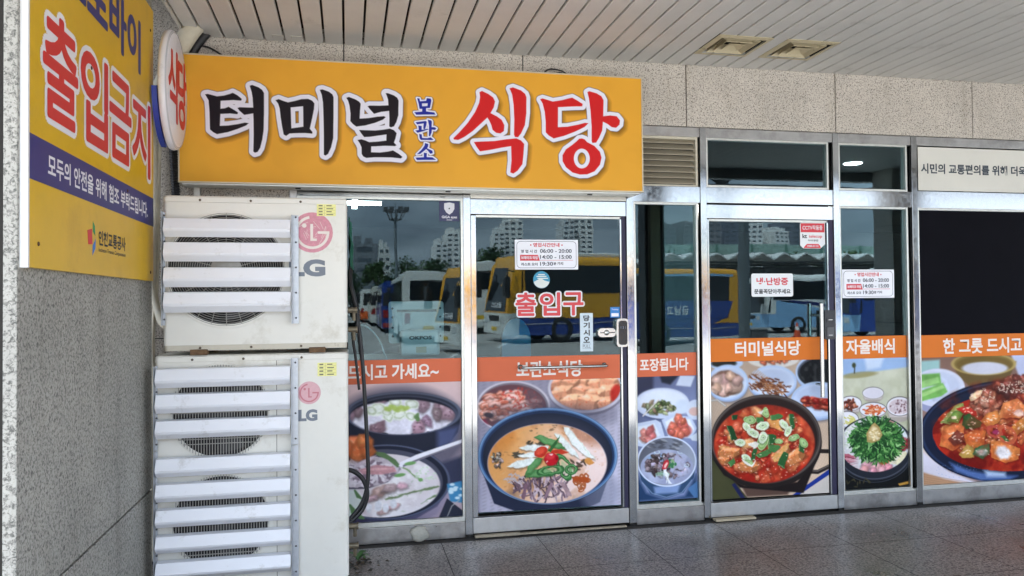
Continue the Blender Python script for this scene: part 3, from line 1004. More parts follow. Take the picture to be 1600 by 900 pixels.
# ------------------------------------------------------------------ the orange shop sign
SIGN_Y = -0.190
def letters():
    def T(s_, ox, oy, *cs):
        return [[(ox + x / s_, oy + y / s_) for x, y in c] for c in cs]
    K, RD, BL = (36, 31, 37), (204, 40, 42), (38, 48, 150)
    el = [(426 + 66 * math.cos(t), 657 + 84 * math.sin(t)) for t in np.linspace(0, 2 * math.pi, 28)[:-1]]
    return [
        (K, 7.0, T(6, 300, 110, [(112, 212), (135, 208), (190, 222), (225, 232), (290, 225), (345, 210), (375, 198), (420, 222), (462, 258), (455, 274), (380, 268), (260, 275), (258, 352), (300, 348), (335, 333), (385, 362), (425, 388), (420, 405), (350, 398), (257, 402), (252, 518), (330, 515), (420, 502), (490, 487), (527, 492), (500, 515), (420, 548), (330, 578), (225, 598), (190, 580), (158, 552), (156, 450), (152, 350), (145, 270)],
                   [(537, 130), (560, 122), (620, 145), (655, 170), (672, 200), (672, 400), (668, 560), (655, 650), (635, 730), (610, 770), (585, 778), (570, 765), (574, 600), (572, 460), (570, 397), (485, 412), (440, 372), (420, 345), (440, 338), (570, 342), (565, 250), (555, 190)])),
        (K, 7.0, T(6.425, 415, 120, [(98, 225), (130, 214), (175, 232), (225, 248), (300, 232), (360, 215), (430, 212), (470, 230), (492, 258), (488, 320), (470, 410), (445, 520), (472, 555), (470, 572), (400, 565), (300, 566), (240, 570), (205, 595), (180, 580), (165, 500), (150, 400), (140, 310), (125, 260)], [(252, 300), (378, 288), (380, 500), (258, 517)],
                   [(548, 118), (575, 114), (640, 138), (675, 165), (687, 195), (686, 400), (682, 620), (660, 715), (630, 780), (605, 798), (587, 790), (588, 600), (585, 400), (580, 250), (568, 170)])),
        (K, 7.0, T(6.425, 525, 125, [(110, 170), (135, 160), (200, 185), (240, 210), (255, 232), (248, 300), (244, 385), (330, 380), (420, 366), (490, 360), (508, 370), (480, 395), (400, 428), (300, 455), (210, 467), (175, 440), (150, 410), (152, 330), (142, 250), (128, 200)],
                   [(508, 122), (530, 122), (590, 145), (625, 170), (638, 200), (635, 350), (615, 420), (590, 465), (560, 475), (543, 465), (545, 380), (542, 305), (460, 315), (390, 335), (350, 290), (325, 258), (345, 250), (440, 252), (535, 248), (532, 190), (520, 150)],
                   [(238, 502), (300, 505), (400, 508), (480, 500), (550, 488), (590, 505), (617, 535), (605, 590), (590, 632), (615, 660), (600, 668), (500, 665), (360, 672), (358, 732), (450, 735), (530, 725), (580, 713), (640, 750), (675, 780), (660, 795), (560, 785), (400, 783), (310, 790), (280, 775), (264, 750), (262, 680), (245, 640), (222, 605), (260, 598), (300, 610), (340, 628), (430, 622), (513, 612), (515, 548), (430, 560), (350, 572), (290, 575), (262, 540)])),
        (BL, 2.4, T(7.82, 640, 145, [(105, 55), (135, 60), (140, 95), (215, 90), (225, 55), (275, 62), (280, 90), (262, 180), (215, 180), (215, 222), (270, 230), (315, 235), (330, 262), (200, 262), (95, 265), (70, 232), (165, 225), (168, 190), (135, 190), (125, 130)], [(165, 122), (235, 120), (232, 155), (165, 158)])),
        (BL, 2.4, T(7.82, 640, 145, [(85, 358), (210, 342), (222, 355), (215, 400), (200, 445), (180, 440), (185, 372), (105, 385)], [(118, 400), (160, 405), (160, 455), (230, 440), (246, 447), (180, 470), (110, 490), (80, 462), (125, 455)], [(235, 325), (275, 335), (285, 350), (282, 420), (315, 420), (340, 435), (325, 455), (285, 450), (280, 490), (262, 535), (248, 530), (250, 400)], [(128, 505), (160, 510), (165, 555), (230, 558), (270, 548), (305, 578), (290, 582), (150, 580), (135, 560)])),
        (BL, 2.4, T(7.82, 640, 145, [(200, 618), (240, 632), (238, 660), (225, 685), (290, 715), (295, 745), (265, 755), (240, 720), (215, 695), (140, 755), (100, 760), (160, 700), (195, 650)], [(185, 740), (222, 745), (220, 795), (290, 798), (335, 830), (200, 830), (100, 832), (82, 802), (185, 797)])),
        (RD, 6.0, T(5.293, 695, 120, [(298, 120), (318, 110), (370, 135), (410, 165), (426, 200), (415, 250), (388, 298), (440, 325), (480, 355), (502, 400), (498, 450), (470, 470), (435, 465), (405, 440), (395, 400), (375, 355), (362, 335), (320, 375), (240, 450), (170, 500), (120, 525), (85, 522), (80, 510), (130, 460), (200, 380), (260, 290), (295, 210), (303, 160)],
                    [(547, 88), (575, 80), (640, 105), (675, 135), (686, 165), (684, 300), (672, 400), (640, 470), (615, 502), (590, 500), (582, 480), (585, 350), (580, 230), (568, 140)],
                    [(250, 543), (300, 540), (420, 535), (520, 520), (600, 512), (640, 530), (665, 560), (660, 640), (650, 730), (610, 785), (575, 810), (550, 800), (560, 700), (558, 578), (480, 590), (380, 610), (300, 622), (270, 580)])),
        (RD, 6.0, T(5.297, 830, 125, [(85, 155), (105, 148), (150, 162), (190, 175), (270, 162), (320, 148), (350, 142), (390, 165), (435, 195), (432, 215), (360, 216), (232, 222), (230, 392), (310, 388), (400, 370), (455, 355), (482, 358), (450, 390), (370, 430), (280, 465), (195, 487), (155, 462), (130, 435), (130, 350), (122, 260), (105, 190)],
                    [(475, 95), (490, 87), (550, 105), (590, 130), (608, 165), (604, 300), (660, 293), (715, 300), (742, 335), (738, 370), (710, 397), (675, 392), (640, 365), (602, 345), (595, 420), (570, 480), (545, 522), (515, 525), (508, 510), (508, 380), (500, 250), (488, 150)],
                    [(428, 487), (450, 495), (470, 518), (530, 550), (575, 600), (588, 650), (575, 710), (530, 765), (470, 790), (410, 792), (350, 775), (295, 730), (268, 680), (267, 630), (295, 580), (350, 540), (380, 515), (405, 490)], el)),
    ]
SX0, SX1, SZ0, SZ1 = -0.945, 1.880, 2.200, 2.947
A = Art(1240, 330, (278, 80), (1003, 122), (1004, 301), (278, 285), base=(224, 164, 58), k=1.145)
A.mottle(0.03, 120, 3)
A.blend((196, 140, 50), 60, 9, 0.55, 0.8, a=0.10)
L = letters()
full = (slice(None), slice(None))
def lbox(cs, pad):
    xs = [p[0] for c in cs for p in c]
    ys = [p[1] for c in cs for p in c]
    return A._bb(min(xs) - pad, max(xs) + pad, min(ys) - pad, max(ys) + pad)
for c_, g, cs in L:            # the print's own drop shadow, then the white keyline, then the strokes
    sl = lbox(cs, 30)
    sh = 1.0 if g > 3 else 0.45
    for con in cs:
        pass
    d = A.sdf(sl, cs, (3.0 * sh, 5.0 * sh)) + g
    A._put(sl, np.clip(d / (9 * sh) + 0.55, 0, 1) * 0.62, (92, 58, 14))
for c_, g, cs in L:
    sl = lbox(cs, 20)
    d = A.sdf(sl, cs) + g
    A._put(sl, np.clip((d + 0.7) / 0.9 + 0.5, 0, 1), (88, 84, 100))
    A._put(sl, np.clip(d / 0.8 + 0.5, 0, 1), (226, 226, 240))
for c_, g, cs in L:
    sl = lbox(cs, 20)
    A._put(sl, np.clip(A.sdf(sl, cs) / 0.8 + 0.5, 0, 1), c_)
vinyl = printed('printed vinyl', 0.42)
vinyl_b = printed('printed banner cloth', 0.55)
sg = thing('shop_sign', 'long orange shop sign with big black and red Korean lettering over the entrance', 'sign', ((SX0 + SX1) / 2, -0.1, 2.2))
sheet('sign_face', A.img, SX1 - SX0 - 0.016, SZ1 - SZ0 - 0.016, Matrix.Translation(((SX0 + SX1) / 2, SIGN_Y, (SZ0 + SZ1) / 2)) @ FRONT, vinyl, sg)
m_ = MB()
fm = mat('sign frame alloy', lin((200, 190, 165)), 0.4, 0.4)
m_.box(SX0, SX1, SIGN_Y + 0.002, -0.012, SZ0, SZ1, 0)
for (a, b, c, d) in ((SX0, SX1, SZ0, SZ0 + 0.008), (SX0, SX1, SZ1 - 0.008, SZ1), (SX0, SX0 + 0.008, SZ0 + 0.0082, SZ1 - 0.0082), (SX1 - 0.008, SX1, SZ0 + 0.0082, SZ1 - 0.0082)):
    m_.box(a, b, SIGN_Y - 0.003, SIGN_Y + 0.0018, c, d, 0)
part(m_, 'frame', [fm], sg)
m_ = MB()
for k, y in enumerate((-0.165, -0.115, -0.062)):
    m_.box(SX0 + 0.02, SX1 - 0.02, y - 0.016, y + 0.016, SZ0 - 0.010, SZ0 - 0.0005, 0, bev=0.002)
for x in (0.60, 1.52, -0.3):
    m_.box(x, x + 0.03, -0.14, -0.125, SZ0 - 0.016, SZ0 - 0.0105, 1)
part(m_, 'underside_rail', [alum, dark_in], sg)
m_ = MB()
for x in (SX0 + 0.06,):
    m_.box(x, x + 0.035, -0.06, -0.025, 2.10, SZ0 - 0.001, 0)
part(m_, 'bracket', [alum], sg)

# ------------------------------------------------------------------ yellow sign on the pier
WX = -0.978
ink_blue = mat('navy ink', lin((44, 44, 112)), 0.5)
ink_red = mat('red ink', lin((206, 44, 46)), 0.5)
ink_white = mat('white ink', lin((226, 226, 232)), 0.5)
ink_black = mat('black ink', lin((34, 34, 40)), 0.5)
ys = thing('warning_sign', 'tall yellow Korean warning sign with red outlined letters on the granite pier', 'sign', (-0.99, -1.42, 1.62))
m_ = MB()
m_.box(-0.999, WX, -2.224, -0.626, 1.622, 3.02, 0)
part(m_, 'panel', [mat('yellow sign paint', lin((214, 170, 16)), 0.42, var=0.05, vscale=5, dirt=lin((192, 148, 20)), dscale=3, dthr=(0.55, 0.8))], ys)
m_ = MB()
m_.box(-0.9995, WX + 0.0015, -2.238, -2.2245, 1.620, 3.02, 0)
part(m_, 'edge_strip', [mat('white edge strip', (0.75, 0.75, 0.75), 0.5)], ys)
m_ = MB()
m_.box(WX + 0.0002, WX + 0.0010, -2.2243, -0.6262, 1.902, 2.047, 0)
part(m_, 'band', [ink_blue], ys)
fat(text('오토바이', ink_blue, -1.415, 2.742, 1.05, 0.24, WX + 0.0016, ys, 0.0, SIDE), 0.010)
for ch, y in zip('출입금지', (-1.945, -1.575, -1.215, -0.86)):
    lt = text(ch, ink_red, y, 2.318, 0.325, 0.355, WX + 0.0016, ys, 0.0, SIDE)
    halo(lt, ink_white, 0.030)
    fat(lt, 0.009)
text('모두의 안전을 위해 협조 부탁드립니다.', ink_white, -1.41, 1.972, 1.32, 0.078, WX + 0.0016, ys, 0.022, SIDE)
text('인천교통공사', ink_black, -1.335, 1.772, 0.385, 0.062, WX + 0.001, ys, 0.03, SIDE)
text('Incheon Transit Corporation', ink_black, -1.335, 1.722, 0.385, 0.022, WX + 0.001, ys, 0.01, SIDE)
def flat(name, polys, mats, parent, plane='x', off=0.0):
    """Flat printed shapes as thin slips. plane 'x': points are (y,z) facing +X; 'y': (x,z) facing -Y."""
    m_ = MB()
    for mi, pts in polys:
        n = len(pts)
        if plane == 'x':
            m_.prism(pts, 'x', off, off + 0.0006, mi)
        else:
            m_.prism(pts, 'y', off - 0.0006, off, mi)
    return part(m_, name, mats, parent)
flat('emblem', [(0, [(-1.665, 1.79), (-1.61, 1.80), (-1.605, 1.74), (-1.655, 1.735)]), (1, [(-1.60, 1.83), (-1.575, 1.815), (-1.57, 1.775), (-1.60, 1.79)]), (2, [(-1.60, 1.735), (-1.565, 1.765), (-1.57, 1.725), (-1.605, 1.695)])],
     [ink_red, mat('green ink', lin((40, 140, 80)), 0.5), mat('sky blue ink', lin((30, 110, 190)), 0.5)], ys, 'x', WX + 0.0004)
for y, z in ((-2.15, 1.70), (-0.69, 1.665), (-0.69, 2.9), (-1.11, 2.02), (-1.62, 2.43)):
    m_ = MB()
    m_.lathe([(0.0, 0.004), (0.006, 0.003), (0.008, 0.0)], (WX + 0.0008, y, z), 12, axis='x')
    part(m_, 'screw', [mat('rusty screw', (0.12, 0.06, 0.03), 0.7, 0.5)], ys)

# ------------------------------------------------------------------ round projecting sign
ds = thing('projecting_sign', 'round white projecting sign with red Korean letters beside the orange sign', 'sign', (-0.94, -0.2, 2.645))
DC = (-0.918, -0.462, 2.655)
m_ = MB()
acr = mat('white acrylic', lin((232, 232, 238)), 0.3, var=0.03, vscale=4, dirt=lin((170, 168, 160)), dscale=6, dthr=(0.58, 0.8))
m_.lathe([(0.0, -0.022), (0.27, -0.022), (0.298, -0.015), (0.302, 0.0), (0.298, 0.015), (0.285, 0.0222), (0.0, 0.0222)], DC, 56, axis='x')
m_.v = [(x, DC[1] + (y - DC[1]) * 0.90, DC[2] + (z - DC[2]) * 1.06) for x, y, z in m_.v]
part(m_, 'disc', [acr], ds)
m_ = MB()
m_.lathe([(0.285, 0.0224), (0.291, 0.0235), (0.297, 0.017)], DC, 56, axis='x')
m_.v = [(x, DC[1] + (y - DC[1]) * 0.90, DC[2] + (z - DC[2]) * 1.06) for x, y, z in m_.v]
part(m_, 'rim', [mat('clear acrylic rim', lin((200, 200, 206)), 0.25)], ds)
fat(text('식', ink_red, -0.560, 2.665, 0.205, 0.37, DC[0] + 0.0236, ds, 0.0, SIDE), 0.010)
fat(text('당', ink_red, -0.330, 2.665, 0.205, 0.37, DC[0] + 0.0236, ds, 0.0, SIDE), 0.010)
m_ = MB()
m_.prism([(DC[1] + 0.262 * math.cos(t), DC[2] + 0.318 * math.sin(t)) for t in np.linspace(R(188), R(262), 14)] + [(DC[1] + 0.22 * math.cos(t), DC[2] + 0.23 * math.sin(t)) for t in np.linspace(R(262), R(188), 14)], 'x', -0.966, -0.9410)
part(m_, 'back_shell', [mat('blue sign shell', lin((46, 66, 160)), 0.4)], ds)
m_ = MB()
m_.box(-0.972, -0.9505, -0.215, -0.001, 2.50, 2.55)
part(m_, 'bracket', [alum], ds)

# ------------------------------------------------------------------ two outdoor air-conditioner units
cream = mat('cream enamel', lin((222, 220, 212)), 0.38, var=0.03, vscale=5, dirt=lin((176, 168, 148)), dscale=3.2, dthr=(0.54, 0.80), bump=0.03, bscale=6)
cream_d = mat('cream enamel worn edge', lin((196, 190, 174)), 0.5, var=0.06, vscale=8, dirt=lin((120, 100, 80)), dscale=12, dthr=(0.62, 0.74))
wire_m = mat('grille wire', lin((150, 148, 142)), 0.45, var=0.1, vscale=30)
fan_dark = mat('fan opening', (0.012, 0.012, 0.014), 0.8)
fan_m = mat('fan blade', (0.03, 0.03, 0.034), 0.5)
louv_m = mat('white deflector sheet', lin((236, 238, 244)), 0.38, var=0.02, vscale=3, dirt=lin((176, 172, 164)), dscale=9, dthr=(0.58, 0.84), bump=0.03, bscale=5)
galv = mat('galvanised bracket', lin((176, 180, 186)), 0.45, 0.55, var=0.08, vscale=40)
logo_pink = mat('faded pink emblem', lin((204, 136, 150)), 0.5, var=0.12, vscale=60)
logo_grey = mat('grey lettering paint', lin((112, 120, 132)), 0.5)
logo_cream = mat('emblem cream line', lin((226, 216, 208)), 0.5)
label_y = mat('yellow rating label', lin((232, 228, 150)), 0.5)
rust = mat('rusty foot', (0.14, 0.08, 0.04), 0.85, var=0.4, vscale=30)
def arc(cx, cz, r, a0, a1, wd, n=24):
    o = [(cx + (r + wd / 2) * math.cos(R(a0 + (a1 - a0) * k / n)), cz + (r + wd / 2) * math.sin(R(a0 + (a1 - a0) * k / n))) for k in range(n + 1)]
    i = [(cx + (r - wd / 2) * math.cos(R(a0 + (a1 - a0) * k / n)), cz + (r - wd / 2) * math.sin(R(a0 + (a1 - a0) * k / n))) for k in range(n, -1, -1)]
    return o + i
def strips(name, shapes, mats, parent, off):
    """Thin printed shapes facing -Y; arcs are split into quads so they stay clean."""
    m_ = MB()
    for mi, pts, o2 in shapes:
        n = len(pts)
        if n > 30:
            h = n // 2
            for k in range(h - 1):
                m_.prism([pts[k], pts[k + 1], pts[n - 2 - k], pts[n - 1 - k]], 'y', off - o2 - 0.0004, off - o2, mi)
        else:
            m_.prism(pts, 'y', off - o2 - 0.0004, off - o2, mi)
    return part(m_, name, mats, parent)
def ac_unit(label, x0, x1, z0, z1, yf, yb, fans, vertical_wires, louvers, lx0, lx1, brackets, logo, word, rating, feet, seam):
    t = thing('air_conditioner', label, 'air conditioner', ((x0 + x1) / 2, (yf + yb) / 2, z0), 0, 'outdoor air conditioner units stacked by the window')
    r = 0.022
    prof = []
    for cx, cy, a in ((x1 - r, yf + r, 270), (x1 - 0.006, yb - 0.006, 0), (x0 + 0.006, yb - 0.006, 90), (x0 + r, yf + r, 180)):
        rr = r if cy < (yf + yb) / 2 else 0.006
        for k in range(7):
            b = R(a + 90 * k / 6)
            prof.append((cx + rr * math.cos(b), cy + rr * math.sin(b)))
    m_ = MB()
    m_.prism(prof, 'z', z0 + 0.028, z1 - 0.034, 0)
    part(m_, 'casing', [cream], t)
    m_ = MB()
    big = [((x - (x0 + x1) / 2) * 1.004 + (x0 + x1) / 2, (y - (yf + yb) / 2) * 1.012 + (yf + yb) / 2) for x, y in prof]
    small = [((x - (x0 + x1) / 2) * 0.985 + (x0 + x1) / 2, (y - (yf + yb) / 2) * 0.96 + (yf + yb) / 2) for x, y in prof]
    n = len(prof)
    m_.add([(x, y, z1 - 0.033) for x, y in big] + [(x, y, z1 - 0.008) for x, y in big] + [(x, y, z1) for x, y in small],
           [tuple(reversed(range(n)))] + [(i, (i + 1) % n, (i + 1) % n + n, i + n) for i in range(n)] + [(i + n, (i + 1) % n + n, (i + 1) % n + 2 * n, i + 2 * n) for i in range(n)] + [tuple(range(2 * n, 3 * n))])
    part(m_, 'lid', [cream], t)
    m_ = MB()
    m_.prism([((x - (x0 + x1) / 2) * 0.992 + (x0 + x1) / 2, (y - (yf + yb) / 2) * 0.98 + (yf + yb) / 2) for x, y in prof], 'z', z0, z0 + 0.0275, 0)
    part(m_, 'base_pan', [cream_d], t)
    m_ = MB()
    if seam:
        m_.box(seam - 0.0015, seam + 0.0015, yf - 0.0006, yf + 0.001, z0 + 0.03, z1 - 0.035, 0)
    m_.box(x1 - 0.0005, x1 + 0.0006, yf + 0.10, yf + 0.103, z0 + 0.03, z1 - 0.035, 0)
    part(m_, 'seam', [mat('panel seam', (0.16, 0.14, 0.11), 0.7)], t)
    for x in (x0 + 0.18, x0 + 0.43, x1 - 0.24):
        for z in (z1 - 0.022, z0 + 0.014):
            m_ = MB()
            m_.lathe([(0.0, -0.002), (0.005, -0.002), (0.0065, 0.0)], (x, yf - 0.0028, z), 10, axis='y')
            part(m_, 'screw', [mat('casing screw', (0.14, 0.11, 0.08), 0.6, 0.4)], t)
    for cx, cz, fr in fans:
        m_ = MB()
        m_.lathe([(0.0, -0.0015), (fr, -0.0015), (fr + 0.001, 0.0)], (cx, yf, cz), 48, axis='y')
        m_.lathe([(fr, -0.001), (fr + 0.010, -0.006), (fr + 0.022, -0.001)], (cx, yf, cz), 48, mi=1, axis='y')
        fo = part(m_, 'fan_opening', [fan_dark, cream], t)
        m_ = MB()
        for k in range(3):
            a0 = R(20 + 120 * k)
            pts = [(cx + q * math.cos(a0 + s_), cz + q * math.sin(a0 + s_)) for q, s_ in ((0.06, 0), (fr * 0.93, 0.15), (fr * 0.95, 0.75), (0.06, 0.9))]
            m_.prism(pts, 'y', yf - 0.006, yf - 0.003)
        m_.lathe([(0.0, -0.010), (0.055, -0.010), (0.065, -0.002)], (cx, yf, cz), 24, axis='y')
        adopt(m_.build('fan', [fan_m]), fo)
        m_ = MB()
        if vertical_wires:
            k = -int(fr / 0.0135)
            while k * 0.0135 < fr:
                x = k * 0.0135
                h = math.sqrt(max(0, (fr + 0.012) ** 2 - x * x))
                m_.box(cx + x - 0.0017, cx + x + 0.0017, yf - 0.019, yf - 0.0155, cz - h, cz + h)
                k += 1
            for dz in (-0.16, -0.135, 0.135, 0.16, 0.0):
                h = math.sqrt(max(0, (fr + 0.01) ** 2 - dz * dz))
                m_.box(cx - h, cx + h, yf - 0.0152, yf - 0.0120, cz + dz - 0.002, cz + dz + 0.002)
        else:
            q = 0.085
            while q < fr + 0.01:
                m_.tube([(cx + q * math.cos(R(7.5 * j)), yf - 0.018 * math.cos(q / fr * 1.3), cz + q * math.sin(R(7.5 * j))) for j in range(49)], 0.0017, 5, cap=False)
                q += 0.0115
            for j in range(24):
                c_, s_ = math.cos(R(15 * j)), math.sin(R(15 * j))
                m_.tube([(cx + q * c_, yf - 0.016 * math.cos(q / fr * 1.3), cz + q * s_) for q in (0.07, fr * 0.5, fr * 0.8, fr + 0.01)], 0.0019, 5)
            m_.lathe([(0.0, -0.022), (0.07, -0.021), (0.078, -0.016)], (cx, yf, cz), 28, axis='y')
        adopt(m_.build('grille', [wire_m]), fo)
    for za, zb in louvers:
        za += 0.010
        h = zb - za
        yb_, yt = yf - 0.024, yf - 0.022
        out = [(yt, zb + 0.004), (yf - 0.060, zb), (yf - 0.088, za + 0.42 * h), (yf - 0.084, za + 0.30 * h), (yf - 0.050, za)]
        inn = [(y + 0.0022, z - 0.0022) for y, z in reversed(out)]
        m_ = MB()
        m_.prism(out + inn, 'x', lx0 + 0.003, lx1 - 0.003)
        part(m_, 'louvre', [louv_m], t)
    for xb, wd_, za, zb in brackets:
        m_ = MB()
        m_.box(xb, xb + wd_, yf - 0.028, yf - 0.0255, za, zb)
        m_.box(xb, xb + 0.0022, yf - 0.066, yf - 0.0282, za, zb)
        k = za + 0.03
        while k < zb:
            m_.lathe([(0.0, -0.003), (0.004, -0.003), (0.0055, 0.0)], (xb + wd_ * 0.6, yf - 0.0282, k), 8, mi=1, axis='y')
            k += 0.132
        part(m_, 'louvre_bracket', [galv, mat('bracket screw', (0.06, 0.06, 0.06), 0.5)], t)
    cx, cz, lr = logo
    circ = [(cx + lr * math.cos(R(11.25 * k)), cz + lr * math.sin(R(11.25 * k))) for k in range(30)]
    circ = [(cx + lr * math.cos(R(12.5 * k)), cz + lr * math.sin(R(12.5 * k))) for k in range(29)]
    sh = [(0, circ, 0.0004), (1, arc(cx, cz, lr * 0.76, 100, 360, lr * 0.13, 30), 0.0012),
          (1, [(cx + lr * 0.27, cz - 0.065 * lr), (cx + lr * 0.83, cz - 0.065 * lr), (cx + lr * 0.83, cz + 0.065 * lr), (cx + lr * 0.27, cz + 0.065 * lr)], 0.0016),
          (1, [(cx - 0.09 * lr, cz - 0.42 * lr), (cx + 0.22 * lr, cz - 0.42 * lr), (cx + 0.22 * lr, cz - 0.30 * lr), (cx + 0.04 * lr, cz - 0.30 * lr), (cx + 0.04 * lr, cz + 0.42 * lr), (cx - 0.09 * lr, cz + 0.42 * lr)], 0.0012),
          (1, [(cx - 0.38 * lr + 0.11 * lr * math.cos(R(20 * k)), cz + 0.34 * lr + 0.11 * lr * math.sin(R(20 * k))) for k in range(18)], 0.0012)]
    if lr > 0.08:
        cr_ = random.Random(4)
        for k in range(15):
            a0, q = cr_.uniform(0, 6.28), cr_.uniform(0.15, 0.8) * lr
            a1 = a0 + cr_.uniform(0.5, 1.1)
            q1 = min(0.95 * lr, q * cr_.uniform(0.8, 1.5))
            p, p1 = (cx + q * math.cos(a0), cz + q * math.sin(a0)), (cx + q1 * math.cos(a1), cz + q1 * math.sin(a1))
            dx, dz = p1[0] - p[0], p1[1] - p[1]
            l_ = math.hypot(dx, dz) + 1e-6
            nx_, nz_ = -dz / l_ * 0.0008, dx / l_ * 0.0008
            sh.append((1, [(p[0] + nx_, p[1] + nz_), (p[0] - nx_, p[1] - nz_), (p1[0] - nx_, p1[1] - nz_), (p1[0] + nx_, p1[1] + nz_)], 0.0009 + 0.00001 * k))
    strips('emblem', sh, [logo_pink if lr > 0.08 else mat('bleached pink emblem', lin((214, 168, 174)), 0.5, var=0.06, vscale=60), logo_cream if lr > 0.08 else mat('bleached red line', lin((196, 120, 130)), 0.5)], t, yf)
    text('LG', logo_grey, word[0], word[1], word[2], word[3], yf - 0.0012, t, 0.055)
    m_ = MB()
    a, b, c, d = rating
    m_.box(a, b, yf - 0.0022, yf - 0.0010, c, d)
    rl = part(m_, 'rating_label', [label_y], t)
    m_ = MB()
    hh = (d - c) / 4
    for k in range(4):
        zc = c + hh * (k + 0.5)
        m_.box(a + 0.010, a + 0.030, yf - 0.0026, yf - 0.0023, zc - hh * 0.2, zc + hh * 0.2)
        m_.box(a + 0.05, b - 0.014 - 0.008 * (k % 2), yf - 0.0026, yf - 0.0023, zc - hh * 0.16, zc + hh * 0.16)
        if k:
            m_.box(a + 0.004, b - 0.004, yf - 0.0026, yf - 0.0023, c + hh * k - 0.0004, c + hh * k + 0.0004)
    m_.box(a + 0.040, a + 0.0408, yf - 0.0026, yf - 0.0023, c + 0.003, d - 0.003)
    adopt(m_.build('label_print', [mat('label print', (0.16, 0.16, 0.10), 0.6)]), rl)
    for fx in feet:
        m_ = MB()
        m_.box(fx, fx + 0.085, yf - 0.012, yf + 0.05, z0 - 0.022, z0 + 0.006, 0, bev=0.003)
        part(m_, 'foot', [rust], t)
        m_ = MB()
        m_.box(fx, fx + 0.085, yb - 0.05, yb + 0.012, z0 - 0.022, z0 + 0.006, 0, bev=0.003)
        part(m_, 'foot', [rust], t)
    return t
YF, YB = -0.68, -0.335
low = ac_unit('lower double-fan outdoor air conditioner with eight white wind deflectors', -0.960, 0.002, 0.024, 1.238, YF, YB,
              [(-0.640, 0.945, 0.232), (-0.640, 0.382, 0.232)], True,
              [(1.072, 1.174), (0.944, 1.046), (0.816, 0.914), (0.625, 0.724), (0.500, 0.596), (0.373, 0.468), (0.245, 0.337), (0.111, 0.206)],
              -0.944, -0.2895, [(-0.2885, 0.034, 0.765, 1.215), (-0.2885, 0.034, 0.075, 0.760), (-0.952, 0.012, 0.765, 1.190), (-0.952, 0.012, 0.075, 0.760)],
              (-0.200, 1.028, 0.060), (-0.207, 0.910, 0.098, 0.062), (-0.157, -0.058, 1.114, 1.185), (-0.80, -0.24), -0.365)
upp = ac_unit('upper single-fan outdoor air conditioner with four white wind deflectors', -0.921, 0.0, 1.262, 2.060, YF, YB,
              [(-0.612, 1.680, 0.285)], False,
              [(1.835, 1.936), (1.710, 1.814), (1.580, 1.686), (1.451, 1.561)],
              -0.905, -0.2845, [(-0.2835, 0.034, 1.395, 1.962), (-0.915, 0.012, 1.395, 1.972)],
              (-0.181, 1.876, 0.107), (-0.207, 1.688, 0.186, 0.091), (-0.157, -0.058, 1.964, 2.027), (-0.79, -0.20), None)
# service valves and pipe stubs on the right-hand side of the units
def valves(root, z):
    m_ = MB()
    for k in range(2):
        zz = z - 0.11 * k
        m_.tube([(0.002, -0.42, zz), (0.045, -0.42, zz)], 0.016, 12)
        m_.tube([(0.045, -0.42, zz), (0.055, -0.42, zz)], 0.021, 6)
        m_.tube([(0.035, -0.42, zz), (0.036, -0.41, zz - 0.06)], 0.010, 10)
    part(m_, 'valve', [mat('tarnished brass', (0.20, 0.17, 0.12), 0.5, 0.6, var=0.3, vscale=40)], root)
valves(upp, 1.46)
valves(low, 0.24)
m_ = MB()
pts = []
for j in range(7):
    for i in range(5):
        z = 1.97 - j * 0.046
        pts.append((0.006 + 0.012 * math.sin(i * 1.7 + j) * 0.4 + (0.012 if j > 2 else 0.0) + 0.004 * i, -0.60 + i * 0.075 + 0.01 * math.sin(j * 2.1), z))
m_.add(pts, [(j * 5 + i, j * 5 + i + 1, j * 5 + i + 6, j * 5 + i + 5) for j in range(6) for i in range(4)])
pts2 = [(x + 0.002, y, z) for x, y, z in pts]
m_.add(pts2, [(j * 5 + i, j * 5 + i + 5, j * 5 + i + 6, j * 5 + i + 1) for j in range(6) for i in range(4)])
gt = m_.build('tape_sheet', mat('green plastic sheet', lin((16, 100, 70)), 0.4, var=0.2, vscale=20))
tag(gt, 'green plastic sheet taped down the side of the upper air conditioner', 'plastic sheet')

# ------------------------------------------------------------------ pipes and cables
ivory = mat('ivory pipe wrap', lin((206, 198, 178)), 0.6, var=0.10, vscale=14, bump=0.2, bscale=30)
blackc = mat('black cable sheath', (0.014, 0.014, 0.016), 0.45)
def cable(name, label, cat, pts, r, m, n=10, sub=6):
    P_ = [Vector(p) for p in pts]
    out = []
    for i in range(len(P_) - 1):
        p0, p1, p2, p3 = P_[max(i - 1, 0)], P_[i], P_[i + 1], P_[min(i + 2, len(P_) - 1)]
        for k in range(sub):
            t = k / sub
            out.append(0.5 * ((2 * p1) + (p2 - p0) * t + (2 * p0 - 5 * p1 + 4 * p2 - p3) * t * t + (3 * p1 - p0 - 3 * p2 + p3) * t ** 3))
    out.append(P_[-1])
    m_ = MB()
    m_.tube(out, r, n)
    return tag(m_.build(name, m), label, cat)
cable('insulated_pipe', 'thick ivory wrapped pipe slanting down from the ceiling behind the round sign', 'pipe', [(-0.80, -0.05, 3.23), (-0.86, -0.12, 3.135), (-0.93, -0.13, 3.02), (-0.985, -0.13, 2.90), (-1.05, -0.12, 2.75)], 0.052, ivory, 14)
cable('black_pipe', 'black pipe lying under the ivory pipe near the ceiling', 'pipe', [(-0.79, -0.02, 3.16), (-0.86, -0.045, 3.06), (-0.93, -0.045, 2.93), (-1.01, -0.045, 2.82)], 0.030, blackc, 12)
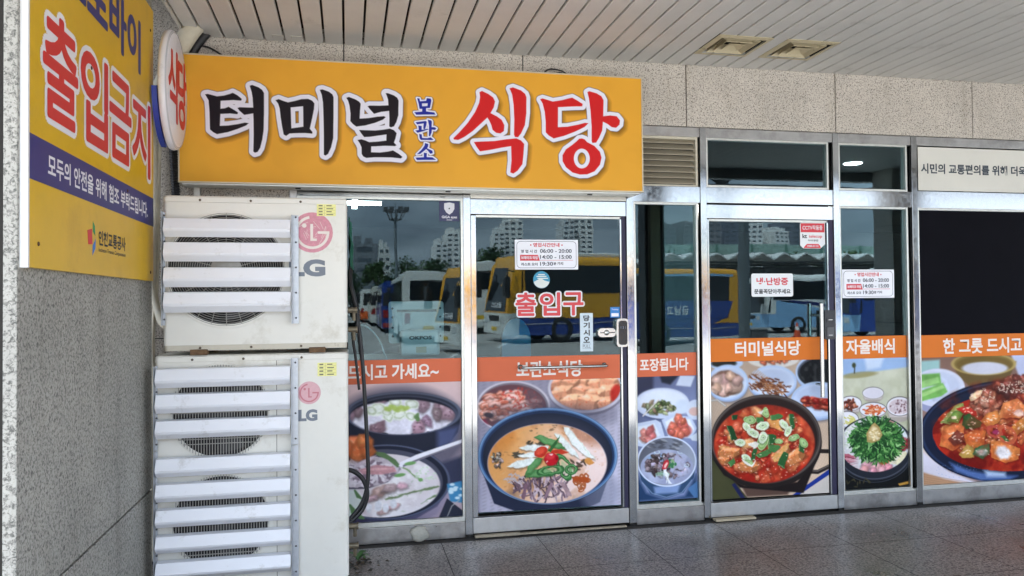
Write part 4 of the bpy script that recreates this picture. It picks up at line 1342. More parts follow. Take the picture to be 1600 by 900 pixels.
cable('ivory_pipe', 'ivory pipe hanging down the wall beside the upper air conditioner', 'pipe', [(-1.12, -0.05, 2.60), (-1.105, -0.05, 2.30), (-1.098, -0.05, 2.02), (-1.115, -0.05, 1.75), (-1.11, -0.06, 1.60), (-1.075, -0.09, 1.46), (-1.03, -0.2, 1.40), (-0.98, -0.30, 1.38)], 0.021, ivory, 12)
cable('drain_hose', 'thin ivory drain hose running down the wall beside the lower unit', 'hose', [(-1.075, -0.04, 2.50), (-1.085, -0.04, 2.1), (-1.09, -0.04, 1.7), (-1.115, -0.04, 1.3), (-1.11, -0.04, 1.0), (-1.12, -0.04, 0.6), (-1.11, -0.04, 0.02)], 0.012, ivory, 10)
cable('wall_wire', 'thin grey wire along the wall left of the air conditioners', 'wire', [(-1.14, -0.02, 2.2), (-1.13, -0.02, 1.7), (-1.14, -0.02, 1.1), (-1.13, -0.02, 0.3)], 0.006, mat('grey wire', (0.30, 0.29, 0.27), 0.5), 8)
cor = [(-1.006 + 0.0175 * k / 40, -0.05, 2.46 - 0.36 * k / 40) for k in range(81) if k <= 40]
m_ = MB()
cp, cr_ = [], []
for k in range(90):
    t = k / 89
    cp.append((-1.008 + 0.03 * t, -0.05 - 0.02 * t, 2.55 - 0.47 * t))
    cr_.append(0.024 if k % 3 else 0.019)
m_.tube(cp, cr_, 14, smooth=False)
tag(m_.build('corrugated_conduit', blackc), 'black corrugated conduit below the left end of the orange sign', 'conduit')
cable('black_cable', 'thin black cable drooping behind the ceiling edge above the orange sign', 'cable', [(-0.93, -0.03, 3.09), (-0.88, -0.03, 3.05), (-0.80, -0.03, 3.035), (-0.72, -0.04, 2.985), (-0.66, -0.05, 2.94)], 0.006, blackc, 8)
cable('cable_loop', 'small black cable loop sticking up behind the top edge of the orange sign', 'cable', [(1.28, -0.04, 2.94), (1.26, -0.05, 2.985), (1.30, -0.06, 3.01), (1.38, -0.05, 3.005), (1.42, -0.05, 2.975), (1.36, -0.06, 2.99), (1.30, -0.06, 2.96)], 0.005, blackc, 8)
cable('black_hose', 'long black hose hanging beside the air conditioners across the soup poster', 'hose', [(0.02, -0.38, 1.72), (0.02, -0.33, 1.62), (0.050, -0.29, 1.475), (0.083, -0.28, 1.175), (0.100, -0.28, 0.875), (0.110, -0.28, 0.65), (0.1125, -0.28, 0.463), (0.079, -0.28, 0.335), (0.010, -0.30, 0.25)], 0.0115, blackc, 12)
cable('coiled_hose', 'short black hose looping out of the lower air conditioner near the ground', 'hose', [(-0.01, -0.30, 0.535), (0.035, -0.28, 0.515), (0.085, -0.27, 0.465), (0.108, -0.27, 0.385), (0.085, -0.27, 0.30), (0.03, -0.29, 0.245), (-0.01, -0.31, 0.225)], 0.0135, blackc, 12)
cable('power_cable', 'black power cable dropping behind the green plastic sheet', 'cable', [(0.015, -0.50, 1.75), (0.022, -0.42, 1.60), (0.055, -0.38, 1.44), (0.050, -0.38, 1.36), (0.030, -0.39, 1.30), (0.045, -0.36, 1.18), (0.064, -0.35, 1.0)], 0.008, blackc, 10)
# debris, weed and cement lump at the foot of the window
m_ = MB()
bm = bmesh.new()
bmesh.ops.create_icosphere(bm, subdivisions=3, radius=0.056)
for q in bm.verts:
    s_ = 1 + 0.16 * math.sin(q.co.x * 80) * math.sin(q.co.z * 60) + random.uniform(-0.04, 0.04)
    q.co = Vector((q.co.x * 1.05 * s_, q.co.y * 0.62 * s_, q.co.z * 0.9 * s_))
bm.verts.index_update()
m_.add([(q.co.x + 0.436, q.co.y - 0.004, q.co.z + 0.047) for q in bm.verts], [[q.index for q in f.verts] for f in bm.faces], 0, True)
bm.free()
tag(m_.build('cement_lump', mat('grey cement', lin((164, 162, 152)), 0.85, var=0.15, vscale=30, bump=0.3, bscale=60)), 'rounded grey cement lump stuck on the steel rail under the soup window', 'cement lump')
m_ = MB()
for k in range(90):
    a, q = random.uniform(0, 6.28), abs(random.gauss(0, 0.07))
    x, y = 0.06 + q * math.cos(a) * 1.4, -0.34 + q * math.sin(a) * 1.6
    s_ = random.uniform(0.004, 0.014)
    b = random.uniform(0, 6.28)
    p = [Vector((x, y, s_ * 0.4)) + Vector((math.cos(b + 2.1 * j) * s_ * 1.4, math.sin(b + 2.1 * j) * s_ * 0.8, random.uniform(-0.3, 0.6) * s_)) for j in range(3)]
    p.append(Vector((x, y, s_ * 1.3)))
    m_.add(p, [(0, 1, 2), (0, 1, 3), (1, 2, 3), (2, 0, 3)], k % 2)
tag(m_.build('leaf_litter', [mat('dry leaf', (0.07, 0.05, 0.03), 0.9), mat('soil crumbs', (0.03, 0.027, 0.022), 0.95)]), 'dark leaf litter and soil on the paving beside the lower air conditioner', 'litter', kind='stuff')
m_ = MB()
for k in range(9):
    a = R(-40 + 25 * k + random.uniform(-8, 8))
    L_ = random.uniform(0.04, 0.09)
    base = Vector((0.055, -0.30, 0.004))
    d_ = Vector((math.cos(a), math.sin(a) * 0.7, 0))
    s_ = Vector((-d_.y, d_.x, 0)).normalized() * 0.012
    a1, a2, a3 = base + d_ * L_ * 0.35 + Vector((0, 0, L_ * 0.55)), base + d_ * L_ * 0.75 + Vector((0, 0, L_ * 0.62)), base + d_ * L_ * 1.1 + Vector((0, 0, L_ * 0.35))
    m_.add([base, a1 + s_, a1 - s_, a2 + s_ * 0.9, a2 - s_ * 0.9, a3], [(0, 1, 2), (1, 3, 4, 2), (3, 5, 4)])
tag(m_.build('weed', mat('weed leaf', (0.045, 0.13, 0.03), 0.5, var=0.2, vscale=30)), 'small green weed growing between the lower air conditioner and the shopfront', 'plant')
m_ = MB()
m_.box(2.425, 2.722, -0.060, -0.008, 0.002, 0.016, 0, bev=0.003)
tag(m_.build('wooden_strip', mat('bleached wood', lin((176, 164, 140)), 0.8, var=0.2, vscale=20, stretch=(1, 8, 8))), 'thin bleached wooden strip lying under the right glass door', 'wood strip')
m_ = MB()
m_.box(0.785, 1.08, -0.035, -0.006, 0.002, 0.018, 0, bev=0.003)
m_.box(1.08, 1.80, -0.030, -0.006, 0.002, 0.012, 0, bev=0.002)
tag(m_.build('threshold_strip', mat('chipped threshold', lin((150, 140, 122)), 0.8, var=0.3, vscale=24)), 'chipped pale threshold strip under the left glass door', 'threshold')
# two ceiling diffusers
def diffuser(x0, y0, label):
    t = thing('ceiling_diffuser', label, 'air vent', (x0 + 0.173, y0 + 0.177, HC), 0, 'square air diffusers in the slatted ceiling')
    dm = mat('diffuser paint', lin((196, 184, 152)), 0.55, var=0.10, vscale=9, dirt=lin((110, 96, 70)), dscale=14, dthr=(0.6, 0.75))
    def ring(o, i, z0, z1, y=0.0):
        m_ = MB()
        a, b = Vector((x0 + 0.173, y0 + 0.177)), None
        def sq(h, z): return [(a.x - h, a.y - h, z), (a.x + h, a.y - h, z), (a.x + h, a.y + h, z), (a.x - h, a.y + h, z)]
        vs_ = sq(o, z0) + sq(i, z1) + sq(o, z0 + 0.003) + sq(i, z1 + 0.003)
        fs_ = []
        for k in range(4):
            n = (k + 1) % 4
            fs_ += [(k, n, n + 4, k + 4), (k + 8, k + 12, n + 12, n + 8), (k, k + 8, n + 8, n), (k + 4, n + 4, n + 12, k + 12)]
        m_.add(vs_, fs_)
        return m_
    f_ = ring(0.182, 0.150, HC - 0.004, HC - 0.010)
    part(f_, 'frame', [dm], t)
    m_ = MB()
    c0 = (x0 + 0.173, y0 + 0.177)
    m_.box(c0[0] - 0.16, c0[0] + 0.16, c0[1] - 0.157, c0[1] + 0.157, HC + 0.07, HC + 0.075)
    part(m_, 'duct_mouth', [dark_in], t)
    for o, i, z0, z1 in ((0.124, 0.100, HC - 0.008, HC + 0.030), (0.090, 0.066, HC - 0.010, HC + 0.028), (0.056, 0.003, HC - 0.012, HC + 0.022)):
        part(ring(o, i, z0, z1), 'cone', [dm], t)
    m_ = MB()
    m_.lathe([(0.0, -0.006), (0.014, -0.004), (0.016, 0.006)], (x0 + 0.173, y0 + 0.177, HC + 0.012), 16)
    part(m_, 'boss', [dm], t)
diffuser(2.222, -0.612, 'square beige ceiling diffuser, the one nearer the orange sign')
diffuser(2.679, -0.615, 'square beige ceiling diffuser, the one farther from the orange sign')
for x, y in ((-0.40, -0.10), (-0.29, -0.10)):
    m_ = MB()
    for a in range(8):
        b = R(45 * a)
        pass
    m_.box(x - 0.035, x + 0.035, y - 0.02, y - 0.016, HC - 0.004, HC - 0.0005)
    m_.box(x - 0.035, x - 0.031, y - 0.0155, y + 0.02, HC - 0.004, HC - 0.0005)
    m_.box(x + 0.031, x + 0.035, y - 0.0155, y + 0.02, HC - 0.004, HC - 0.0005)
    tag(m_.build('ceiling_clip', mat('pale clip', lin((190, 186, 176)), 0.5)), 'small wire clip on the ceiling slats above the ' + ('left half of the black lettering' if x < -0.35 else 'black lettering, right of its twin'), 'clip', 'wire clips on the ceiling slats')

# ------------------------------------------------------------------ printed food posters
def art_gomtang():
    A = Art(260, 260, (-252, 31), (712, 8), (716, 862), (-252, 905), base=(206, 178, 182), seed=3, k=1.03)
    A.grad((214, 186, 186), (176, 156, 166), (0, 0), (0, 420))
    A.ell(330, 330, 420, 300, (70, 72, 92), soft=60, a=0.7)
    A.poly([(480, 560), (720, 480), (720, 760), (620, 700)], (56, 60, 84), soft=30)
    # rear black bowl
    A.poly([(-60, 215), (720, 200), (690, 330), (600, 450), (420, 520), (60, 480), (-60, 380)], (40, 44, 60), soft=8)
    A.poly([(560, 320), (700, 290), (660, 400), (560, 440)], (86, 96, 140), soft=40, a=0.8)
    A.ell(350, 208, 362, 138, (44, 48, 62))
    A.ring(350, 208, 352, 130, 8, (104, 112, 136), soft=4, a=0.8)
    A.ell(345, 222, 332, 120, (28, 30, 42))
    A.clip = A.emask(345, 232, 330, 110)
    A.ell(345, 232, 330, 110, (218, 216, 230))
    A.mottle(0.10, 30, 5)
    for x, y, r in ((60, 190, 48), (20, 215, 40), (200, 118, 42), (440, 120, 62), (480, 160, 46), (600, 180, 66), (640, 215, 58), (560, 215, 40), (190, 305, 58), (440, 300, 60), (500, 262, 40)):
        A.chunk(x, y, r, (150, 122, 132), edge=0.65, hl=0.35, n=8)
        A.scat(x, y, r * 0.7, r * 0.5, 8, lambda a, b: A.ell(a, b, r * 0.12, r * 0.09, (104, 78, 92), soft=3, a=0.7))
    for x, y, r in ((190, 175, 52), (300, 130, 44), (320, 215, 50), (250, 230, 40), (400, 150, 48), (240, 200, 38), (150, 190, 36), (390, 230, 40)):
        A.ell(x, y, r, r * 0.8, (222, 228, 220), soft=6)
        A.ring(x, y, r * 0.7, r * 0.52, 7, (178, 190, 160), soft=5)
    for x, y in ((280, 165), (330, 170), (360, 180), (300, 180), (250, 178)):
        A.ell(x, y, 28, 15, (168, 190, 96), rot=A.rg.uniform(-30, 30), soft=6)
    A.ell(435, 235, 18, 28, (96, 128, 80), soft=5)
    A.clip = None
    A.ring(345, 222, 336, 122, 7, (92, 98, 122), soft=4, a=0.6)
    # front bowl
    A.poly([(-100, 480), (630, 560), (640, 680), (560, 800), (380, 900), (-100, 900)], (60, 58, 82), soft=6)
    A.grad((70, 70, 100), (122, 118, 150), (250, 860), (600, 760), A.emask(330, 720, 310, 210, soft=40) * 0.6)
    A.ell(235, 640, 405, 238, (38, 42, 58))
    A.ring(235, 640, 398, 232, 9, (96, 104, 132), soft=5, a=0.8)
    A.ell(222, 645, 372, 212, (76, 78, 96))
    A.ell(215, 662, 362, 200, (208, 200, 206))
    A.clip = A.emask(215, 662, 362, 200)
    A.blend((226, 222, 228), 90, 7, 0.45, 0.7)
    A.blend((178, 160, 168), 50, 8, 0.58, 0.75)
    A.blend((240, 238, 240), 24, 18, 0.5, 0.7, a=0.6)
    A.scat(300, 700, 250, 130, 60, lambda a, b: A.ell(a, b, A.rg.uniform(4, 16), A.rg.uniform(2, 6), [(236, 232, 236), (176, 160, 168), (150, 166, 140)][A.rg.integers(3)], rot=A.rg.uniform(-40, 40), soft=5, a=0.4))
    A.poly([(230, 745), (560, 665), (575, 675), (300, 740), (240, 755)], (110, 130, 92), soft=8)
    A.poly([(330, 545), (345, 540), (470, 640), (440, 625)], (130, 160, 108), soft=8)
    A.poly([(455, 780), (560, 715), (550, 735)], (112, 140, 98), soft=6)
    for x, y, r in ((200, 700, 60), (260, 680, 48), (340, 665, 40), (150, 740, 40), (230, 820, 40), (290, 790, 34)):
        A.chunk(x, y, r, (184, 152, 154), asp=0.5, rot=-18, edge=0.72, hl=0.3, n=8)
    for x, y in ((285, 775), (240, 800), (130, 805), (190, 790)):
        A.ell(x, y, 20, 30, (218, 218, 226), rot=A.rg.uniform(-40, 40), soft=8)
    A.scat(500, 600, 70, 50, 30, lambda a, b: A.ell(a, b, 7, 5, (196, 214, 190), soft=3, a=0.8))
    A.clip = None
    # spoon loaded with rice, meat and radish
    A.poly([(-80, 510), (180, 460), (310, 520), (330, 560), (250, 640), (120, 680), (-80, 680)], (60, 58, 74), soft=10)
    A.clip = A.emask(110, 575, 215, 98, rot=-6, soft=10)
    A.ell(110, 575, 215, 98, (188, 176, 186), rot=-6)
    A.scat(90, 585, 200, 80, 130, lambda a, b: A.ell(a, b, 20, 10, (210, 202, 210) if A.rg.random() < .6 else (128, 112, 126), rot=A.rg.uniform(0, 180), soft=5))
    A.clip = None
    A.poly([(70, 560), (180, 530), (290, 545), (305, 575), (220, 592), (90, 588)], (190, 138, 146), soft=8)
    A.poly([(90, 566), (180, 548), (280, 556), (200, 566)], (214, 168, 172), soft=8)
    A.poly([(165, 445), (230, 455), (300, 500), (330, 540), (310, 550), (250, 500), (180, 470)], (88, 116, 78), soft=6)
    A.poly([(330, 515), (430, 470), (730, 372), (730, 398), (450, 500), (340, 550), (318, 540)], (226, 224, 234), soft=5)
    A.poly([(345, 535), (450, 492), (730, 394), (730, 402), (450, 505), (345, 548)], (120, 116, 130), soft=4)
    for x, y in ((390, 525), (325, 598), (455, 630)):
        A.ell(x, y, 36 if x < 450 else 14, 11, (112, 160, 96), rot=-8, soft=4)
    for x, y, r in ((40, 400, 70), (95, 405, 68), (60, 455, 62), (125, 440, 54), (100, 375, 44), (-30, 430, 70)):
        A.chunk(x, y, r, (224, 122, 74), asp=0.85, edge=0.8, hl=0.25, n=7)
    A.blend((196, 92, 50), 9, 21, 0.55, 0.7, A.emask(80, 420, 90, 85, soft=10) * 0.6)
    A.poly([(20, 490), (60, 520), (140, 480), (180, 470), (150, 500), (60, 545)], (196, 180, 192), soft=10)
    # chopsticks rest and blue cloth at the right
    A.poly([(620, 660), (720, 640), (720, 780), (640, 770)], (64, 132, 178), soft=10)
    A.scat(680, 700, 40, 50, 10, lambda a, b: A.ell(a, b, 16, 9, (190, 214, 226), soft=6))
    A.poly([(560, 890), (620, 750), (720, 830), (720, 890)], (46, 50, 66), soft=5)
    A.line([(620, 870), (650, 800), (700, 760)], 5, (170, 170, 170))
    A.poly([(-30, 680), (60, 690), (95, 760), (40, 850), (-30, 860)], (206, 214, 210), soft=14)
    for p in ([(45, 690), (85, 740), (60, 730)], [(15, 780), (60, 830), (30, 840)], [(60, 830), (100, 865), (70, 862)]):
        A.poly(p, (92, 128, 84), soft=5, grow=6)
    return A.finish(33)

def art_yukgae():
    A = Art(330, 290, (18, 30), (950, 5), (968, 838), (22, 888), base=(190, 186, 204), seed=5, k=1.035)
    A.grad((150, 146, 166), (196, 192, 212), (500, 100), (900, 600))
    s_ = 0.5 + 0.5 * np.sin((A.x * 0.35 + A.y * 0.9) * 0.30)
    A.img *= (1 - 0.10 * s_ * (0.5 + 0.5 * np.sin(A.x * 0.12)))[..., None]
    # kimchi bowl top left
    A.ell(255, 195, 242, 172, (120, 112, 124))
    A.ring(255, 195, 236, 166, 10, (206, 200, 212), soft=5)
    A.ell(250, 200, 222, 152, (104, 70, 78))
    A.clip = A.emask(245, 205, 222, 150)
    A.poly([(10, 300), (60, 250), (100, 330), (80, 360)], (150, 44, 70), soft=20)
    def leaf(a, b):
        L_, ro = A.rg.uniform(40, 90), A.rg.uniform(-40, 15)
        c_ = [(228, 170, 158), (214, 128, 104), (232, 196, 190), (206, 104, 80), (226, 150, 128)][A.rg.integers(5)]
        w_ = A.rg.uniform(14, 26)
        A.line([(a - L_ * .5, b + 10), (a, b - 4 + A.rg.uniform(-6, 6)), (a + L_ * .5, b + A.rg.uniform(-12, 16))], w_ + 5, tuple(v * .55 for v in c_), soft=8, a=0.7)
        A.line([(a - L_ * .5, b + 6), (a, b - 8), (a + L_ * .5, b)], w_, c_, soft=8)
        A.line([(a - L_ * .4, b), (a + L_ * .3, b - 10)], w_ * .3, (244, 216, 208), soft=6, a=0.7)
    A.scat(215, 195, 190, 105, 110, leaf)
    A.scat(290, 130, 130, 70, 46, lambda a, b: A.ell(a, b, 8, 5, (206, 62, 50), rot=A.rg.uniform(0, 180), soft=3, a=0.85))
    A.ell(95, 250, 34, 16, (70, 60, 66), rot=20, soft=8)
    A.ell(400, 130, 60, 90, (110, 84, 92), rot=-20, soft=25, a=0.7)
    A.clip = None
    # radish kimchi bowl top right
    A.ell(730, 80, 252, 172, (126, 120, 136))
    A.ell(728, 74, 244, 160, (176, 172, 190))
    A.ell(728, 66, 226, 148, (190, 70, 52))
    A.clip = A.emask(728, 66, 228, 150)
    A.blend((150, 44, 52), 60, 9, 0.5, 0.6)
    for x, y, w_, h_, d_, ro in ((690, 20, 60, 50, 40, 8), (800, 30, 60, 60, 40, -8), (885, 10, 50, 60, 36, 12), (540, 30, 46, 40, 34, -15), (620, 30, 52, 46, 36, 4), (560, 95, 60, 66, 42, -6), (700, 85, 58, 60, 40, 16), (860, 90, 60, 66, 42, -10), (780, 105, 52, 60, 38, 6), (630, 150, 62, 58, 42, -4), (745, 150, 66, 62, 44, 10), (855, 160, 50, 44, 34, -12)):
        A.block(x, y, w_, h_, d_, (232, 158, 122), ro)
    A.ell(930, 110, 40, 60, (196, 52, 42), soft=14)
    A.clip = None
    A.ring(728, 74, 238, 155, 12, (204, 200, 214), soft=6, a=0.85)
    A.ell(500, 250, 420, 80, (66, 66, 84), soft=60, a=0.5)
    # main bowl
    A.poly([(30, 560), (130, 830), (330, 900), (660, 900), (830, 820), (935, 500), (700, 700), (300, 740)], (44, 50, 72), soft=8)
    A.grad((54, 62, 88), (132, 136, 160), (500, 860), (820, 800), A.emask(830, 760, 130, 130, soft=60) * 0.6)
    A.ell(482, 520, 458, 318, (34, 44, 66))
    A.ring(482, 516, 446, 306, 16, (84, 122, 172), soft=10)
    A.ring(482, 520, 452, 313, 5, (150, 184, 220), soft=4, a=0.65)
    A.ring(482, 522, 430, 292, 10, (38, 56, 90), soft=6)
    A.ell(482, 524, 424, 286, (34, 40, 58))
    A.ell(478, 500, 400, 250, (66, 70, 88), soft=60, a=0.5)
    A.ell(480, 566, 392, 262, (196, 168, 158))
    A.clip = A.emask(480, 566, 390, 260)
    A.grad((222, 158, 92), (236, 210, 204), (230, 480), (620, 640), A.clip)
    A.blend((212, 134, 62), 60, 4, 0.50, 0.72, A.emask(330, 450, 260, 170, soft=120) * 0.8)
    A.blend((150, 118, 96), 46, 6, 0.56, 0.72, A.emask(420, 760, 300, 90, soft=60) * 0.8)
    A.blend((232, 214, 212), 70, 8, 0.5, 0.75, A.emask(770, 640, 140, 170, soft=70) * 0.7)
    A.ell(700, 370, 150, 50, (168, 96, 60), rot=28, soft=40, a=0.6)
    A.scat(480, 560, 370, 240, 160, lambda a, b: A.ell(a, b, A.rg.uniform(3, 14), A.rg.uniform(2, 6), [(236, 196, 150), (176, 104, 52), (214, 160, 104), (150, 96, 58)][A.rg.integers(4)], rot=A.rg.uniform(-40, 40), soft=5, a=0.35))
    A.blend((186, 122, 74), 26, 14, 0.52, 0.7, a=0.35)
    A.scat(480, 330, 280, 26, 24, lambda a, b: A.ell(a, b, 9, 4, (120, 92, 70), soft=4, a=0.7))
    A.scat(150, 540, 50, 46, 22, lambda a, b: A.chunk(a, b, 16, [(120, 104, 92), (196, 178, 168), (90, 76, 70)][A.rg.integers(3)], asp=0.5, hl=0.3))
    A.scat(400, 430, 60, 20, 14, lambda a, b: A.ell(a, b, 18, 7, (74, 66, 54), rot=A.rg.uniform(-40, 40), soft=5))
    A.scat(300, 510, 50, 26, 14, lambda a, b: A.ell(a, b, 18, 7, (80, 74, 62), rot=A.rg.uniform(-40, 40), soft=5))
    # pale leek slices
    for p in ([(590, 325), (625, 330), (690, 420), (750, 480), (792, 540), (740, 520), (640, 440), (600, 380)], [(520, 370), (570, 380), (660, 480), (690, 530), (630, 500), (560, 430)],
              [(290, 460), (370, 446), (490, 452), (480, 480), (400, 486), (330, 476)], [(285, 515), (350, 495), (420, 490), (430, 520), (380, 534), (320, 528)], [(210, 590), (280, 555), (380, 535), (420, 545), (360, 585), (270, 598)]):
        A.poly([(x + 4, y + 10) for x, y in p], (110, 92, 72), soft=12, a=0.6)
        A.poly(p, (218, 224, 220), soft=4)
        A.poly([(x * 0.9 + sum(q[0] for q in p) / len(p) * 0.1, y - 4) for x, y in p], (236, 240, 236), soft=14, a=0.6)
    A.line([(640, 360), (760, 510)], 3, (196, 206, 190), a=0.8)
    # shredded beef
    for k in range(90):
        x, y = A.rg.uniform(260, 640), A.rg.uniform(650, 790)
        if abs(x - 450) / 200 + abs(y - 715) / 80 > 1.25: continue
        a_ = R(A.rg.uniform(30, 150))
        L_ = A.rg.uniform(25, 60)
        c_ = [(142, 116, 128), (112, 88, 100), (176, 152, 164), (88, 68, 78), (196, 176, 186)][A.rg.integers(5)]
        A.line([(x - L_ * math.cos(a_), y - L_ * math.sin(a_)), (x + 4, y + 5), (x + L_ * math.cos(a_ + 0.3), y + L_ * math.sin(a_ + 0.3))], A.rg.uniform(6, 15), c_, soft=3)
    A.poly([(310, 800), (330, 700), (350, 700), (330, 805)], (128, 96, 110), soft=4)
    A.poly([(455, 800), (500, 690), (525, 700), (475, 800)], (150, 120, 134), soft=4)
    A.poly([(560, 690), (590, 690), (640, 780), (610, 780)], (170, 140, 146), soft=4)
    A.scat(250, 670, 60, 34, 18, lambda a, b: A.line([(a, b), (a + 14, b - 8), (a + 24, b + 6)], 7, (186, 172, 176), soft=3))
    A.scat(710, 690, 56, 50, 16, lambda a, b: A.ring(a, b, 18, 12, 7, (178, 96, 54), rot=A.rg.uniform(0, 180), soft=3))
    A.poly([(640, 655), (755, 658), (750, 690), (650, 685)], (174, 78, 36), soft=5)
    A.poly([(690, 540), (760, 530), (790, 560), (760, 575)], (206, 140, 72), soft=6)
    A.scat(680, 580, 60, 40, 12, lambda a, b: A.ell(a, b, 22, 8, (92, 72, 62), rot=A.rg.uniform(-60, 60), soft=5))
    # green chillies
    G, GD, GL = (66, 128, 70), (34, 82, 44), (130, 176, 118)
    for p in ([(390, 390), (430, 382), (540, 420), (600, 465), (560, 470), (450, 430)], [(330, 650), (350, 590), (420, 530), (455, 530), (430, 570), (360, 640)], [(330, 660), (400, 605), (480, 600), (540, 640), (480, 655)]):
        A.poly([(x + 3, y + 6) for x, y in p], (50, 54, 40), soft=8, a=0.6)
        A.poly(p, G, soft=4)
        A.poly([(x * 0.8 + sum(q[0] for q in p) / len(p) * 0.2, y * 0.8 + sum(q[1] for q in p) / len(p) * 0.2 - 3) for x, y in p], GL, soft=12, a=0.55)
    for cx, cy, rx, ry, ro in ((592, 590, 78, 34, 68), (500, 612, 70, 26, -8), (640, 605, 34, 26, 20)):
        A.ring(cx, cy, rx, ry, 17, GD, ro, soft=4)
        A.ring(cx, cy, rx, ry, 11, G, ro, soft=5)
        A.ring(cx - 2, cy - 3, rx, ry, 3, GL, ro, soft=4)
        A.ell(cx, cy, rx * 0.6, ry * 0.5, (150, 182, 130), ro, soft=10, a=0.6)
    A.poly([(540, 560), (560, 520), (620, 600), (630, 690), (600, 700), (560, 630)], GD, soft=6, a=0.0)
    # red peppers and jujube
    A.ell(440, 490, 46, 32, (196, 50, 36), rot=-35)
    A.ell(436, 484, 34, 20, (222, 80, 58), rot=-35, soft=10)
    A.poly([(500, 480), (570, 470), (625, 490), (590, 500), (510, 500)], (204, 62, 40), soft=5)
    A.poly([(485, 480), (520, 440), (560, 380), (545, 440), (505, 490)], (54, 104, 58), soft=4)
    A.ell(508, 540, 50, 44, (120, 16, 26), soft=8, a=0.7)
    A.ell(508, 535, 46, 41, (196, 26, 40))
    A.ell(500, 522, 30, 22, (226, 64, 72), soft=14, a=0.8)
    A.ell(508, 506, 14, 6, (250, 214, 214), soft=5)
    A.ell(480, 556, 9, 5, (240, 190, 190), soft=4)
    A.ell(548, 535, 9, 14, (150, 16, 30), soft=6)
    A.clip = None
    A.ring(480, 566, 392, 262, 5, (176, 160, 170), soft=4, a=0.5)
    A.poly([(20, 866), (975, 828), (975, 845), (20, 895)], (20, 22, 28), soft=4, a=0.0)
    return A.finish(40)

